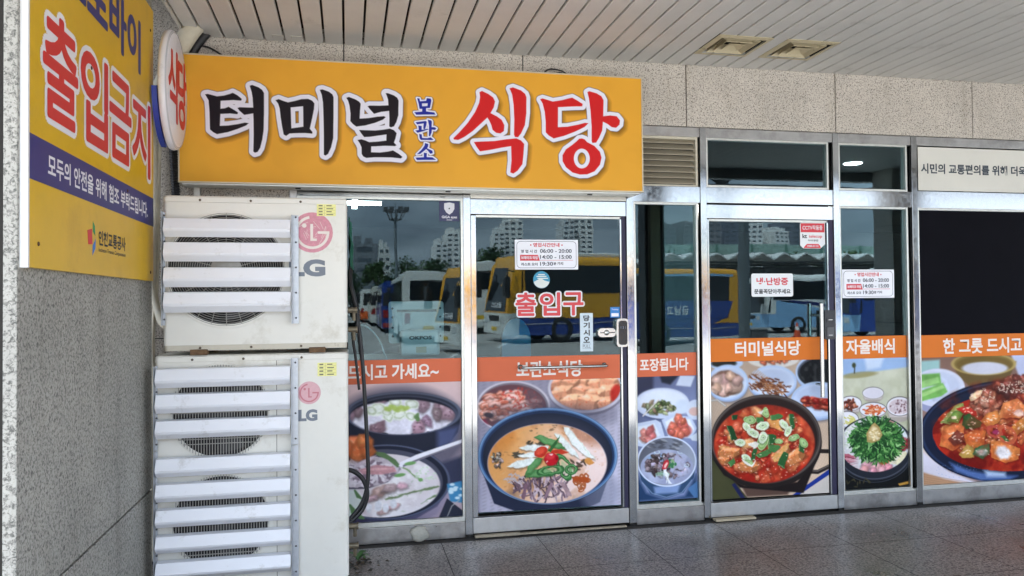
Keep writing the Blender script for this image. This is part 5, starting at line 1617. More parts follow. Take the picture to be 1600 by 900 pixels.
def art_naengmyeon():
    A = Art(150, 290, (10, 22), (435, 10), (455, 862), (28, 893), base=(104, 112, 150), seed=8)
    A.grad((82, 88, 120), (130, 142, 184), (0, 0), (400, 330))
    A.poly([(0, 0), (130, 0), (130, 130), (0, 180)], (58, 60, 82), soft=25)
    A.poly([(170, 0), (320, 0), (250, 75), (190, 60)], (44, 48, 62), soft=14)
    A.poly([(320, 10), (425, 15), (395, 90), (290, 80)], (196, 206, 226), soft=8)
    A.ell(190, 215, 196, 115, (88, 98, 136), soft=14)
    A.ell(195, 205, 192, 108, (196, 206, 230), soft=5)
    A.ell(200, 195, 170, 85, (214, 222, 238), soft=14)
    A.ell(340, 230, 60, 50, (200, 212, 232), soft=20)
    A.scat(170, 235, 120, 45, 60, lambda a, b: A.chunk(a, b, A.rg.uniform(10, 24), [(92, 112, 66), (128, 144, 92), (70, 84, 50), (170, 178, 130), (150, 130, 110)][A.rg.integers(5)], asp=0.5, edge=0.7, hl=0.2))
    A.line([(60, 295), (170, 180)], 9, (214, 208, 206), soft=5)
    A.ell(430, 250, 66, 70, (200, 210, 230), soft=6)
    A.ell(425, 262, 40, 30, (210, 176, 170), soft=8)
    A.poly([(0, 350), (150, 320), (185, 340), (215, 440), (60, 510), (0, 500)], (196, 208, 232), soft=6)
    A.poly([(20, 370), (140, 345), (185, 430), (60, 490), (20, 470)], (220, 228, 242), soft=12)
    for x, y, r in ((70, 415, 40), (110, 400, 44), (130, 440, 40), (80, 455, 40), (110, 470, 36)):
        A.chunk(x, y, r, (206, 116, 116), asp=0.6, edge=0.7, hl=0.4)
    A.poly([(190, 320), (270, 285), (400, 300), (445, 380), (400, 450), (240, 440)], (190, 202, 228), soft=6)
    A.poly([(215, 335), (280, 300), (390, 315), (425, 385), (380, 440), (255, 430)], (224, 230, 244), soft=12)
    A.ell(320, 395, 88, 52, (206, 120, 120), soft=10)
    for x, y, r in ((310, 310, 36), (270, 370, 40), (340, 350, 42), (300, 410, 40), (360, 400, 38), (345, 330, 26), (260, 405, 30), (330, 425, 30)):
        A.chunk(x, y, r, (220, 110, 92), asp=0.8, edge=0.68, hl=0.45)
    A.poly([(390, 440), (460, 400), (460, 470), (410, 465)], (200, 210, 224), soft=8)
    A.poly([(20, 700), (90, 830), (230, 880), (360, 850), (440, 700), (460, 862), (20, 893)], (40, 66, 104), soft=30)
    A.poly([(380, 800), (460, 740), (460, 862), (430, 862)], (78, 120, 170), soft=8)
    # steel bowl
    A.poly([(24, 600), (50, 740), (120, 840), (230, 870), (350, 830), (425, 720), (440, 600)], (52, 78, 112), soft=5)
    A.poly([(140, 790), (330, 770), (310, 830), (150, 840)], (126, 150, 196), soft=20)
    A.line([(60, 760), (130, 835), (230, 862), (340, 828), (410, 740)], 7, (150, 170, 205), soft=6, a=0.7)
    A.ell(232, 612, 210, 176, (196, 206, 226))
    A.ell(232, 612, 200, 167, (112, 120, 140))
    A.grad((96, 98, 110), (160, 168, 188), (100, 470), (380, 600), A.emask(232, 612, 199, 166) * 0.9)
    A.scat(232, 500, 150, 40, 26, lambda a, b: A.ell(a, b, 26, 8, (178, 182, 190) if A.rg.random() < .5 else (74, 76, 86), rot=A.rg.uniform(-30, 30), soft=6, a=0.6))
    A.ell(232, 650, 186, 122, (150, 156, 188))
    A.clip = A.emask(232, 650, 186, 122)
    A.blend((178, 186, 214), 40, 4, 0.45, 0.7)
    A.ell(170, 590, 80, 34, (140, 176, 214), soft=16, a=0.8)
    A.scat(235, 640, 150, 85, 120, lambda a, b: A.chunk(a, b, A.rg.uniform(12, 28), [(96, 76, 78), (134, 116, 124), (68, 54, 58), (186, 178, 196), (156, 140, 152)][A.rg.integers(5)], asp=0.5, edge=0.65, hl=0.4))
    A.scat(330, 640, 60, 70, 30, lambda a, b: A.ell(a, b, 26, 12, (176, 178, 206), rot=A.rg.uniform(0, 180), soft=8, a=0.8))
    A.scat(262, 625, 36, 24, 26, lambda a, b: A.ell(a, b, 12, 8, (62, 124, 84) if A.rg.random() < .7 else (140, 180, 130), rot=A.rg.uniform(0, 180), soft=4))
    A.scat(200, 700, 40, 14, 14, lambda a, b: A.ring(a, b, 10, 7, 4, (140, 180, 150), soft=3))
    for k in range(12):
        A.line([(205 + A.rg.uniform(-10, 14), 640), (225 + A.rg.uniform(-20, 20), 700), (240 + A.rg.uniform(-20, 25), 765)], 4, (226, 230, 236), soft=3)
    A.ell(220, 632, 18, 38, (200, 46, 58), rot=22)
    A.ell(222, 634, 8, 22, (236, 196, 190), rot=22, soft=5)
    for x, y in ((160, 545), (322, 543), (370, 635)):
        A.ring(x, y, 16, 12, 5, (196, 214, 224), soft=3)
    A.clip = None
    A.ring(232, 612, 205, 171, 9, (206, 216, 238), soft=5)
    return A.finish(41)

def art_jjigae():
    A = Art(310, 320, (10, 22), (748, 10), (762, 860), (22, 895), base=(196, 172, 150), seed=13, k=1.03)
    A.grad((178, 156, 138), (206, 180, 156), (200, 60), (700, 700))
    gx = np.sin((A.x + A.y * 0.55) * 0.42) * np.sin((A.y - A.x * 0.5) * 0.42)
    A.img *= (1 - 0.10 * np.clip(gx, -1, 1))[..., None]
    A.poly([(0, 560), (260, 900), (0, 900)], (66, 68, 44), soft=6)
    A.poly([(0, 620), (120, 760), (240, 900), (0, 900)], (78, 78, 52), soft=30, a=0.6)
    A.poly([(170, 790), (245, 900), (215, 900), (150, 800)], (34, 40, 82), soft=4)
    A.poly([(200, 790), (560, 780), (500, 870), (245, 880)], (92, 70, 62), soft=16)
    A.poly([(520, 880), (770, 705), (770, 740), (560, 880)], (30, 54, 140), soft=3)
    A.poly([(565, 880), (770, 742), (770, 900)], (196, 188, 180), soft=4)
    def bowl(cx, cy, rx, ry, inner=(206, 216, 236)):
        A.ell(cx + 6, cy + 26, rx * 0.96, ry * 0.98, (120, 118, 126), soft=18, a=0.8)
        A.ell(cx, cy + 12, rx, ry, (150, 172, 212), soft=4)
        A.ell(cx, cy, rx, ry, (176, 198, 232))
        A.ell(cx, cy + 2, rx * 0.91, ry * 0.88, inner, soft=6)
        A.ell(cx, cy - ry * 0.2, rx * 0.85, ry * 0.6, (150, 166, 200), soft=26, a=0.5)
    A.ell(110, 30, 110, 40, (176, 196, 228))
    A.ell(100, 30, 80, 26, (44, 44, 40), soft=6)
    A.ell(410, 10, 160, 52, (212, 206, 200))
    A.scat(400, 10, 110, 26, 40, lambda a, b: A.chunk(a, b, 16, (206, 110, 76), asp=0.5, hl=0.3))
    bowl(125, 150, 128, 112)
    A.clip = A.emask(120, 160, 112, 88)
    A.ell(110, 160, 105, 84, (128, 96, 82), soft=10)
    for x, y, r in ((100, 135, 46), (60, 140, 40), (170, 175, 50), (95, 205, 44), (50, 190, 38), (140, 110, 36), (185, 140, 34), (130, 190, 30), (30, 215, 34)):
        A.chunk(x, y, r, (204, 166, 152), asp=0.8, edge=0.68, hl=0.4, n=8)
    A.clip = None
    bowl(405, 150, 152, 105)
    for k in range(150):
        x, y = A.rg.normal(370, 70), A.rg.normal(170, 26)
        x, y = x, y + (x - 370) * 0.25
        if not (250 < x < 500 and 100 < y < 232): continue
        a_ = R(A.rg.uniform(-10, 60))
        A.line([(x, y), (x + 26 * math.cos(a_), y + 26 * math.sin(a_))], A.rg.uniform(4, 9), [(140, 84, 54), (110, 62, 40), (178, 124, 84), (86, 48, 36)][A.rg.integers(4)], soft=2)
    for k in range(8):
        A.line([(270 + k * 14, 110 + k * 3), (310 + k * 10, 70 + k * 8)], 4, (186, 140, 104), soft=2)
    bowl(690, 90, 140, 110, (40, 42, 46))
    A.clip = A.emask(700, 90, 125, 85)
    A.ell(700, 90, 125, 85, (28, 30, 34))
    A.blend((58, 60, 62), 24, 3, 0.55, 0.7)
    A.clip = None
    bowl(690, 270, 168, 118, (200, 214, 240))
    for k in range(46):
        x = A.rg.uniform(595, 770)
        y = 285 + (x - 680) * 0.08 + A.rg.uniform(-26, 30)
        A.chunk(x, y, A.rg.uniform(16, 34), [(196, 66, 48), (174, 44, 34), (214, 98, 70), (150, 34, 30)][A.rg.integers(4)], asp=0.45, rot=A.rg.uniform(-10, 20), hl=0.35)
    # pot
    A.line([(-10, 268), (60, 262), (110, 300)], 14, (150, 146, 142))
    A.line([(-10, 268), (60, 262), (110, 300)], 5, (206, 202, 198), soft=4)
    A.line([(690, 595), (790, 598)], 26, (44, 38, 36))
    A.line([(600, 722), (690, 728), (770, 690)], 26, (48, 42, 40))
    A.line([(600, 716), (690, 722), (768, 684)], 5, (120, 110, 104), soft=4)
    A.ell(366, 540, 350, 290, (40, 34, 33))
    A.poly([(20, 620), (100, 740), (230, 810), (400, 826), (560, 790), (690, 640), (600, 860), (200, 820)], (34, 28, 28), soft=8)
    A.ell(366, 514, 347, 284, (62, 54, 52))
    A.ring(366, 514, 338, 274, 8, (104, 94, 90), soft=8, a=0.8)
    A.ell(362, 516, 326, 264, (46, 34, 32))
    A.clip = A.emask(355, 545, 316, 248)
    A.grad((196, 66, 40), (170, 40, 28), (250, 350), (500, 780), A.clip)
    A.blend((214, 96, 60), 34, 5, 0.50, 0.66, a=0.8)
    A.blend((140, 26, 22), 40, 6, 0.56, 0.70, a=0.7)
    A.ell(360, 310, 320, 60, (110, 26, 22), soft=50, a=0.6)
    A.scat(340, 560, 280, 200, 150, lambda a, b: A.chunk(a, b, A.rg.uniform(12, 30), [(206, 84, 50), (190, 58, 38), (222, 126, 82), (170, 44, 32)][A.rg.integers(4)], asp=0.6, edge=0.74, hl=0.55))
    for x, y, r in ((150, 585, 56), (90, 650, 40), (110, 575, 40), (300, 340, 46), (420, 400, 50), (470, 590, 56), (440, 630, 52), (520, 640, 56), (570, 600, 40), (250, 540, 46), (290, 680, 46), (200, 690, 40), (180, 435, 40), (230, 350, 36), (520, 400, 44), (540, 680, 44), (360, 770, 34), (150, 500, 36)):
        A.chunk(x, y, r, [(228, 132, 80), (224, 154, 96), (214, 108, 72)][A.rg.integers(3)], asp=0.72, edge=0.66, hl=0.45, n=6)
    A.glaze((176, 46, 28), A.emask(355, 545, 316, 248), 0.5, 81)
    for x, y, w_, h_, d_, ro in ((450, 600, 52, 40, 30, -28), (540, 620, 46, 44, 30, -24), (130, 590, 56, 32, 26, 4), (250, 680, 44, 34, 26, 18), (420, 410, 48, 30, 26, 24), (90, 640, 30, 30, 20, 10)):
        A.block(x, y, w_, h_, d_, (222, 138, 82), ro)
    A.poly([(405, 640), (470, 560), (520, 545), (450, 660), (420, 665)], (226, 166, 96), soft=6)
    A.poly([(380, 395), (430, 385), (470, 470), (440, 460)], (224, 156, 84), soft=6)
    A.scat(340, 600, 290, 190, 130, lambda a, b: A.ell(a, b, A.rg.uniform(3, 8), A.rg.uniform(2, 4), (240, 176, 150), rot=A.rg.uniform(-40, 40), soft=3, a=0.75))
    GR = [(46, 96, 52), (72, 124, 68), (34, 74, 42)]
    for p in ([(120, 430), (145, 432), (185, 505), (150, 515)], [(395, 365), (440, 355), (468, 372), (440, 388), (400, 388)], [(510, 365), (535, 360), (545, 440), (525, 455)], [(440, 680), (475, 600), (505, 610), (480, 695)], [(300, 610), (390, 580), (400, 600), (330, 630)], [(380, 540), (450, 560), (420, 600), (380, 580)], [(265, 650), (285, 575), (305, 575), (290, 640)], [(130, 660), (165, 635), (175, 660), (145, 685)], [(575, 545), (610, 560), (600, 600), (578, 590)], [(380, 485), (425, 490), (425, 530), (385, 545)], [(305, 380), (345, 375), (350, 400), (310, 412)], [(150, 365), (185, 360), (180, 385), (155, 390)]):
        A.poly([(x + 3, y + 7) for x, y in p], (96, 22, 18), soft=10, a=0.6)
        A.poly(p, GR[A.rg.integers(3)], soft=3, grow=3)
        A.line([p[0], p[-1]], 4, (150, 186, 128), soft=4, a=0.7)
    for x, y, r, ro in ((362, 345, 34, 70), (262, 392, 42, 10), (345, 432, 42, -8), (478, 425, 38, 65), (502, 468, 34, -60), (245, 435, 34, 45), (285, 475, 42, 35), (200, 535, 36, 12), (345, 530, 54, 110), (540, 510, 36, -20), (600, 540, 34, 60), (240, 630, 30, 30), (445, 528, 26, 10), (345, 505, 40, 100), (255, 660, 30, 25)):
        A.scallion(x, y, r, ro, green=A.rg.random() < 0.45, asp=0.62)
    for p in ([(255, 545), (300, 530), (322, 545), (290, 572)], [(215, 640), (270, 680), (295, 650), (275, 690), (235, 670)], [(310, 340), (345, 330), (340, 352)]):
        A.poly(p, (228, 224, 214), soft=4, grow=2)
    A.scat(355, 545, 300, 235, 60, lambda a, b: A.ell(a, b, 5, 3, (250, 226, 214), soft=2, a=0.7))
    A.clip = None
    A.ring(355, 545, 316, 248, 7, (122, 44, 36), soft=6, a=0.6)
    return A.finish(42)

def art_sukkat():
    A = Art(190, 320, (10, 25), (445, 12), (462, 875), (22, 897), base=(186, 188, 158), seed=17, k=1.02)
    A.grad((192, 194, 172), (174, 176, 146), (0, 120), (0, 420))
    A.blend((206, 208, 190), 30, 4, 0.4, 0.7, a=0.6)
    A.poly([(0, 0), (470, 0), (470, 75), (250, 105), (0, 145)], (150, 180, 222), soft=10)
    A.poly([(160, 0), (300, 0), (270, 80), (180, 100)], (196, 212, 236), soft=24)
    A.ell(130, 130, 120, 20, (150, 142, 92), rot=-6, soft=8, a=0.8)
    A.line([(100, 55), (97, 118)], 7, (58, 60, 50))
    A.ell(94, 66, 13, 17, (66, 74, 50))
    def dish(cx, cy, rx, ry, fill=None):
        A.ell(cx, cy + ry * 0.7, rx * 0.9, ry * 0.9, (168, 158, 150), soft=8)
        A.poly([(cx - rx, cy), (cx - rx * 0.75, cy + ry * 1.1), (cx + rx * 0.75, cy + ry * 1.1), (cx + rx, cy)], (196, 186, 184), soft=5)
        A.ell(cx, cy, rx, ry, (66, 60, 66))
        A.ell(cx, cy + 1, rx * 0.97, ry * 0.94, (224, 222, 230))
        if fill:
            A.ell(cx, cy + 3, rx * 0.84, ry * 0.78, fill, soft=4)
    dish(222, 250, 72, 40, (212, 208, 220))
    dish(72, 320, 74, 50)
    A.scat(68, 330, 50, 34, 34, lambda a, b: A.chunk(a, b, 14, [(120, 58, 44), (176, 84, 60), (90, 44, 36), (206, 130, 100)][A.rg.integers(4)], asp=0.5, hl=0.3))
    dish(222, 362, 92, 50)
    A.scat(230, 362, 66, 38, 60, lambda a, b: A.line([(a, b), (a + A.rg.uniform(-22, 22), b + A.rg.uniform(-16, 16))], 8, [(216, 110, 62), (200, 82, 46), (226, 150, 100)][A.rg.integers(3)], soft=3))
    dish(400, 340, 88, 66, (206, 190, 196))
    A.scat(400, 345, 66, 46, 80, lambda a, b: A.ell(a, b, 8, 5, [(216, 204, 208), (130, 98, 106), (196, 180, 188)][A.rg.integers(3)], rot=A.rg.uniform(0, 180), soft=2))
    dish(50, 425, 76, 54)
    A.scat(48, 430, 46, 34, 26, lambda a, b: A.line([(a, b), (a + 14, b + 8)], 8, (206, 200, 110), soft=3))
    A.poly([(0, 700), (470, 600), (470, 880), (0, 900)], (22, 24, 26), soft=10)
    # pan
    A.ell(232, 622, 262, 214, (40, 44, 54))
    A.ring(232, 622, 250, 202, 6, (100, 106, 122), soft=5, a=0.7)
    A.ring(232, 640, 256, 206, 5, (86, 94, 112), soft=4, a=0.6)
    A.ell(232, 596, 232, 182, (206, 204, 208))
    A.clip = A.emask(232, 596, 232, 182)
    A.scat(40, 540, 70, 90, 90, lambda a, b: A.line([(a, b), (a + A.rg.uniform(-26, 26), b + A.rg.uniform(-20, 20))], 7, [(206, 212, 200), (180, 188, 172), (224, 226, 222)][A.rg.integers(3)], soft=3))
    for k in range(9):
        A.poly([(0, 650 + k * 14), (90, 668 + k * 12), (120, 684 + k * 9), (0, 664 + k * 14)], [(186, 92, 110), (150, 60, 80), (214, 140, 152)][k % 3], soft=4)
    for x, y, r in ((180, 735, 50), (250, 740, 54), (310, 725, 40), (150, 765, 40), (220, 775, 36), (280, 768, 36), (330, 750, 30)):
        A.chunk(x, y, r, (222, 150, 164), asp=0.6, edge=0.7, hl=0.4, n=6)
    for p in ([(325, 700), (360, 670), (380, 680), (340, 720)], [(370, 660), (400, 615), (425, 640), (390, 675)], [(320, 690), (345, 640), (365, 650), (340, 690)], [(360, 720), (440, 650), (450, 670), (390, 730)]):
        A.poly(p, (222, 214, 180), soft=4, grow=6)
    A.scat(420, 590, 36, 40, 26, lambda a, b: A.chunk(a, b, 18, [(176, 66, 70), (206, 110, 108), (140, 48, 54)][A.rg.integers(3)], asp=0.6, hl=0.4))
    A.scat(410, 500, 40, 40, 20, lambda a, b: A.ell(a, b, 22, 10, (216, 222, 226), rot=A.rg.uniform(0, 180), soft=4))
    A.poly([(310, 430), (380, 440), (385, 475), (330, 470)], (220, 150, 150), soft=5)
    A.scat(300, 700, 34, 26, 20, lambda a, b: A.ell(a, b, 14, 8, (190, 110, 60), soft=4))
    A.clip = None
    A.clip = A.emask(245, 570, 200, 172, soft=14)
    A.ell(250, 570, 165, 145, (34, 72, 40), soft=30)
    for k in range(420):
        t, q = A.rg.uniform(0, 6.283), math.sqrt(A.rg.uniform(0, 1))
        x, y = 248 + 172 * q * math.cos(t), 565 + 150 * q * math.sin(t)
        a_ = math.atan2(y - 520, x - 240) + A.rg.uniform(-0.9, 0.9)
        L_ = A.rg.uniform(16, 44)
        c_ = [(62, 120, 58), (86, 146, 74), (44, 92, 46), (30, 66, 36), (116, 168, 96), (138, 184, 120)][A.rg.choice(6, p=[.22, .14, .26, .24, .09, .05])]
        x2, y2 = x + L_ * math.cos(a_), y + L_ * math.sin(a_)
        A.line([(x, y), ((x + x2) / 2 + A.rg.uniform(-8, 8), (y + y2) / 2 + A.rg.uniform(-8, 8)), (x2, y2)], A.rg.uniform(5, 13), c_, soft=3)
    A.clip = None
    A.poly([(185, 575), (180, 520), (215, 465), (232, 452), (262, 480), (282, 530), (262, 565), (215, 582)], (176, 150, 92), soft=6, grow=3)
    A.poly([(195, 560), (192, 520), (222, 470), (250, 485), (266, 530), (240, 560)], (224, 204, 156), soft=12)
    A.scat(230, 530, 36, 40, 40, lambda a, b: A.ell(a, b, 8, 5, [(236, 222, 184), (200, 170, 108)][A.rg.integers(2)], soft=3, a=0.8))
    A.scat(120, 850, 120, 30, 12, lambda a, b: A.ell(a, b, 14, 5, (74, 70, 48), rot=A.rg.uniform(0, 180), soft=4, a=0.8))
    A.poly([(390, 858), (470, 840), (470, 858), (400, 872)], (190, 140, 60), soft=4)
    return A.finish(43)

def art_jjim():
    A = Art(420, 290, (12, 38), (1124, 5), (1124, 848), (28, 888), base=(150, 120, 110), seed=21)
    A.grad((128, 98, 86), (150, 120, 112), (0, 40), (0, 400))
    A.poly([(0, 60), (140, 50), (140, 150), (0, 190)], (150, 190, 190), soft=14)
    A.poly([(600, 0), (1124, 0), (1124, 200), (660, 180)], (178, 184, 214), soft=14)
    A.poly([(0, 470), (320, 300), (500, 250), (500, 500), (0, 900)], (206, 190, 184), soft=20)
    A.poly([(0, 640), (200, 800), (420, 900), (0, 900)], (214, 208, 222), soft=20)
    A.poly([(30, 800), (170, 850), (330, 890), (30, 890)], (190, 146, 112), soft=14)
    for k in range(6):
        A.line([(30, 815 + k * 15), (330, 880 + k * 15)], 3, (160, 118, 90), soft=3, a=0.6)
    # brass cup
    A.poly([(218, 80), (640, 60), (600, 150), (500, 240), (340, 240), (260, 160)], (108, 88, 52), soft=10)
    A.ell(425, 78, 208, 78, (134, 112, 62), soft=5)
    A.ell(428, 84, 184, 62, (116, 94, 48), soft=6)
    A.ell(432, 108, 150, 44, (196, 196, 212), soft=8)
    A.ring(425, 78, 204, 74, 7, (196, 172, 106), soft=5, a=0.7)
    # plate of greens
    A.ell(130, 262, 172, 152, (150, 154, 190), soft=8)
    A.ell(128, 238, 172, 128, (206, 210, 230), soft=5)
    A.ell(120, 230, 148, 102, (190, 198, 222), soft=16)
    for p, c_ in (([(0, 150), (140, 140), (150, 215), (0, 240)], (110, 168, 84)), ([(0, 200), (130, 165), (140, 205), (0, 250)], (150, 200, 120)), ([(0, 265), (160, 205), (190, 265), (150, 295), (0, 335)], (120, 182, 92)), ([(20, 275), (160, 220), (170, 240), (30, 300)], (160, 206, 126))):
        A.poly(p, c_, soft=8)
    A.mottle(0.12, 16, 5, A.emask(90, 240, 110, 90, soft=10))
    # black stone pan
    A.ell(740, 260, 440, 70, (40, 52, 84), soft=12)
    A.ell(600, 540, 588, 350, (18, 24, 44))
    A.ell(590, 548, 556, 316, (26, 34, 58))
    A.ring(600, 540, 572, 334, 10, (60, 84, 130), soft=8, a=0.55)
    A.poly([(200, 740), (330, 800), (470, 830), (640, 845), (590, 870), (400, 870), (240, 800)], (92, 124, 190), soft=24, a=0.85)
    A.poly([(420, 800), (560, 820), (560, 850), (440, 845)], (190, 210, 240), soft=26, a=0.9)
    A.scat(330, 800, 260, 50, 80, lambda a, b: A.ell(a, b, 3, 2, (120, 150, 206), soft=2, a=0.6))
    A.clip = A.emask(600, 545, 505, 268)
    A.ell(600, 545, 505, 268, (176, 44, 28))
    A.blend((204, 84, 44), 40, 4, 0.5, 0.7)
    A.blend((120, 22, 18), 40, 6, 0.55, 0.7)
    A.clip = np.maximum(A.clip, A.emask(680, 300, 390, 175, soft=20))
    A.ell(680, 330, 330, 160, (96, 40, 30), soft=30)
    A.scat(620, 520, 470, 200, 180, lambda a, b: A.chunk(a, b, A.rg.uniform(18, 42), [(196, 92, 54), (176, 66, 40), (214, 128, 74), (150, 48, 34), (206, 110, 60)][A.rg.integers(5)], asp=0.65, edge=0.58, hl=0.6))
    MT = [(140, 70, 58), (112, 52, 46), (166, 88, 70), (90, 42, 38)]
    A.scat(440, 350, 90, 80, 46, lambda a, b: A.chunk(a, b, A.rg.uniform(18, 40), [(186, 110, 84), (206, 138, 110), (160, 84, 64)][A.rg.integers(3)], asp=0.6, edge=0.62, hl=0.6))
    A.scat(690, 230, 190, 70, 110, lambda a, b: A.chunk(a, b, A.rg.uniform(14, 36), MT[A.rg.integers(4)], asp=0.55, edge=0.6, hl=0.5))
    A.scat(860, 420, 250, 180, 100, lambda a, b: A.chunk(a, b, A.rg.uniform(22, 48), [(186, 88, 48), (196, 124, 70), (140, 50, 36), (170, 70, 42)][A.rg.integers(4)], asp=0.7, edge=0.5, hl=0.6))
    def big(p, c_, hl=True):
        A.poly([(x + 4, y + 12) for x, y in p], (86, 18, 12), soft=16, a=0.7)
        A.poly(p, c_, soft=4, grow=4)
        mx_, my_ = sum(q[0] for q in p) / len(p), sum(q[1] for q in p) / len(p)
        A.poly([(x * 0.7 + mx_ * 0.3, y * 0.7 + my_ * 0.3 - 8) for x, y in p], tuple(min(255, v * 1.15 + 16) for v in c_), soft=24, a=0.75)
        if hl:
            A.scat(mx_, my_, 30, 22, 5, lambda a, b: A.ell(a, b, 9, 4, (250, 226, 204), rot=A.rg.uniform(-30, 30), soft=3, a=0.8))
    big([(140, 620), (165, 500), (215, 465), (290, 490), (280, 620), (220, 660)], (206, 116, 60))
    big([(150, 470), (240, 360), (290, 350), (290, 420), (200, 480)], (150, 160, 84))
    big([(185, 460), (230, 400), (290, 405), (250, 475)], (96, 128, 54))
    big([(330, 310), (380, 265), (410, 260), (400, 300), (340, 330)], (222, 180, 140))
    big([(250, 385), (300, 375), (365, 400), (370, 425), (290, 410)], (190, 44, 34))
    big([(290, 440), (330, 420), (410, 480), (400, 505), (310, 520), (285, 490)], (44, 84, 40))
    big([(410, 470), (440, 420), (500, 400), (530, 440), (510, 480), (440, 505)], (196, 116, 56))
    big([(300, 560), (360, 530), (430, 540), (420, 620), (370, 650), (310, 640)], (206, 112, 52))
    big([(195, 590), (245, 530), (290, 560), (280, 610), (230, 625)], (110, 52, 40))
    big([(265, 690), (310, 625), (350, 650), (350, 710), (290, 712)], (178, 140, 66))
    big([(350, 690), (370, 650), (450, 625), (455, 680), (410, 725)], (60, 100, 62))
    A.ell(405, 680, 34, 22, (196, 214, 216), soft=16, a=0.8)
    big([(470, 710), (470, 610), (530, 600), (650, 660), (645, 730), (560, 752)], (214, 120, 58))
    A.poly([(495, 690), (510, 640), (560, 640), (600, 690), (580, 730), (530, 730)], (232, 224, 226), soft=18)
    big([(530, 440), (545, 350), (640, 320), (690, 380), (660, 450)], (216, 126, 70))
    A.ell(650, 415, 34, 26, (232, 200, 190), soft=12, a=0.9)
    big([(600, 530), (650, 470), (692, 440), (692, 520), (630, 570)], (196, 126, 52))
    big([(720, 620), (760, 540), (860, 560), (850, 660), (760, 690)], (206, 108, 56))
    big([(880, 500), (940, 430), (1010, 470), (990, 560)], (90, 126, 60))
    A.glaze((150, 44, 24), A.emask(600, 470, 500, 300, soft=30), 0.42, 71)
    A.ring(490, 540, 46, 32, 16, (190, 78, 62), rot=30, soft=5)
    A.ring(570, 560, 60, 46, 20, (196, 92, 60), rot=50, soft=5)
    A.ell(500, 545, 22, 16, (160, 50, 90), soft=8)
    A.poly([(525, 570), (555, 565), (590, 610), (560, 605)], (70, 104, 56), soft=6)
    A.scat(640, 240, 130, 44, 90, lambda a, b: A.ell(a, b, 6, 3, (232, 214, 196), rot=A.rg.uniform(0, 180), soft=2))
    A.scat(450, 290, 60, 50, 26, lambda a, b: A.ell(a, b, 5, 3, (226, 204, 184), rot=A.rg.uniform(0, 180), soft=2))
    A.scat(560, 500, 420, 220, 120, lambda a, b: A.ell(a, b, A.rg.uniform(4, 9), 3, (250, 214, 186), rot=A.rg.uniform(-40, 40), soft=3, a=0.7))
    A.clip = None
    return A.finish(44)

def poster(label, d, x0, x1, z0, zh, z1, img, hcol, words):
    t = thing('food_poster', label, 'poster', ((x0 + x1) / 2, 0.02, z0), 0, 'food photo posters stuck on the shopfront glass')
    sheet('picture', img, x1 - x0, zh - z0 - 0.001, on(d, (x0 + x1) / 2, (z0 + zh) / 2, 0.0015), vinyl, t)
    m_ = MB()
    m_.prism(card('h', x1 - x0, z1 - zh), 'y', 0, 0.0006)
    o = m_.build('header', mat('orange header ' + ('vinyl' if hcol == OR1 else 'film'), lin(hcol), 0.5, var=0.03, vscale=3, spec=0.15))
    o.matrix_basis = on(d, (x0 + x1) / 2, (zh + z1) / 2, 0.0018) @ FRONT.inverted()
    adopt(o, t)
    for body, cx, cz, w_, h_ in words:
        text(body, mat('poster white lettering', lin((240, 228, 220)), 0.5), 0, 0, w_, h_, 0, t, 0.028, M=on(d, cx, cz, 0.0024))
    return t
OR1, OR2 = (216, 112, 78), (220, 120, 46)
poster('poster of white beef soup with a loaded spoon, behind the black hose', None, -0.25, 0.7115, 0.134, 0.992, 1.141, art_gomtang(), OR1, [('드시고 가세요~', 0.284, 1.066, 0.566, 0.098)])
poster('poster of orange soup topped with a red date, on the left door', D1, 0.816, 1.778, 0.140, 0.984, 1.141, art_yukgae(), OR1, [('보관소식당', 1.298, 1.056, 0.445, 0.108)])
poster('narrow poster of cold meat soup in a steel bowl under the takeaway header', None, 1.8985, 2.334, 0.150, 0.985, 1.142, art_naengmyeon(), OR1, [('포장됩니다', 2.101, 1.064, 0.352, 0.086)])
poster('poster of bubbling red kimchi stew in a wide black pot, on the right door', D2, 2.434, 3.330, 0.128, 1.072, 1.231, art_jjigae(), OR2, [('터미널식당', 2.874, 1.157, 0.498, 0.105)])
poster('narrow poster of a pan heaped with green herbs, right of the right door', None, 3.4515, 3.985, 0.134, 1.069, 1.229, art_sukkat(), OR2, [('자율배식', 3.689, 1.154, 0.400, 0.108)])
poster('large poster of glossy red braised meat in a stone pan, at the right edge', None, 4.0945, 5.584, 0.134, 1.062, 1.227, art_jjim(), OR2, [('한 그릇 드시고', 4.640, 1.142, 0.690, 0.116)])

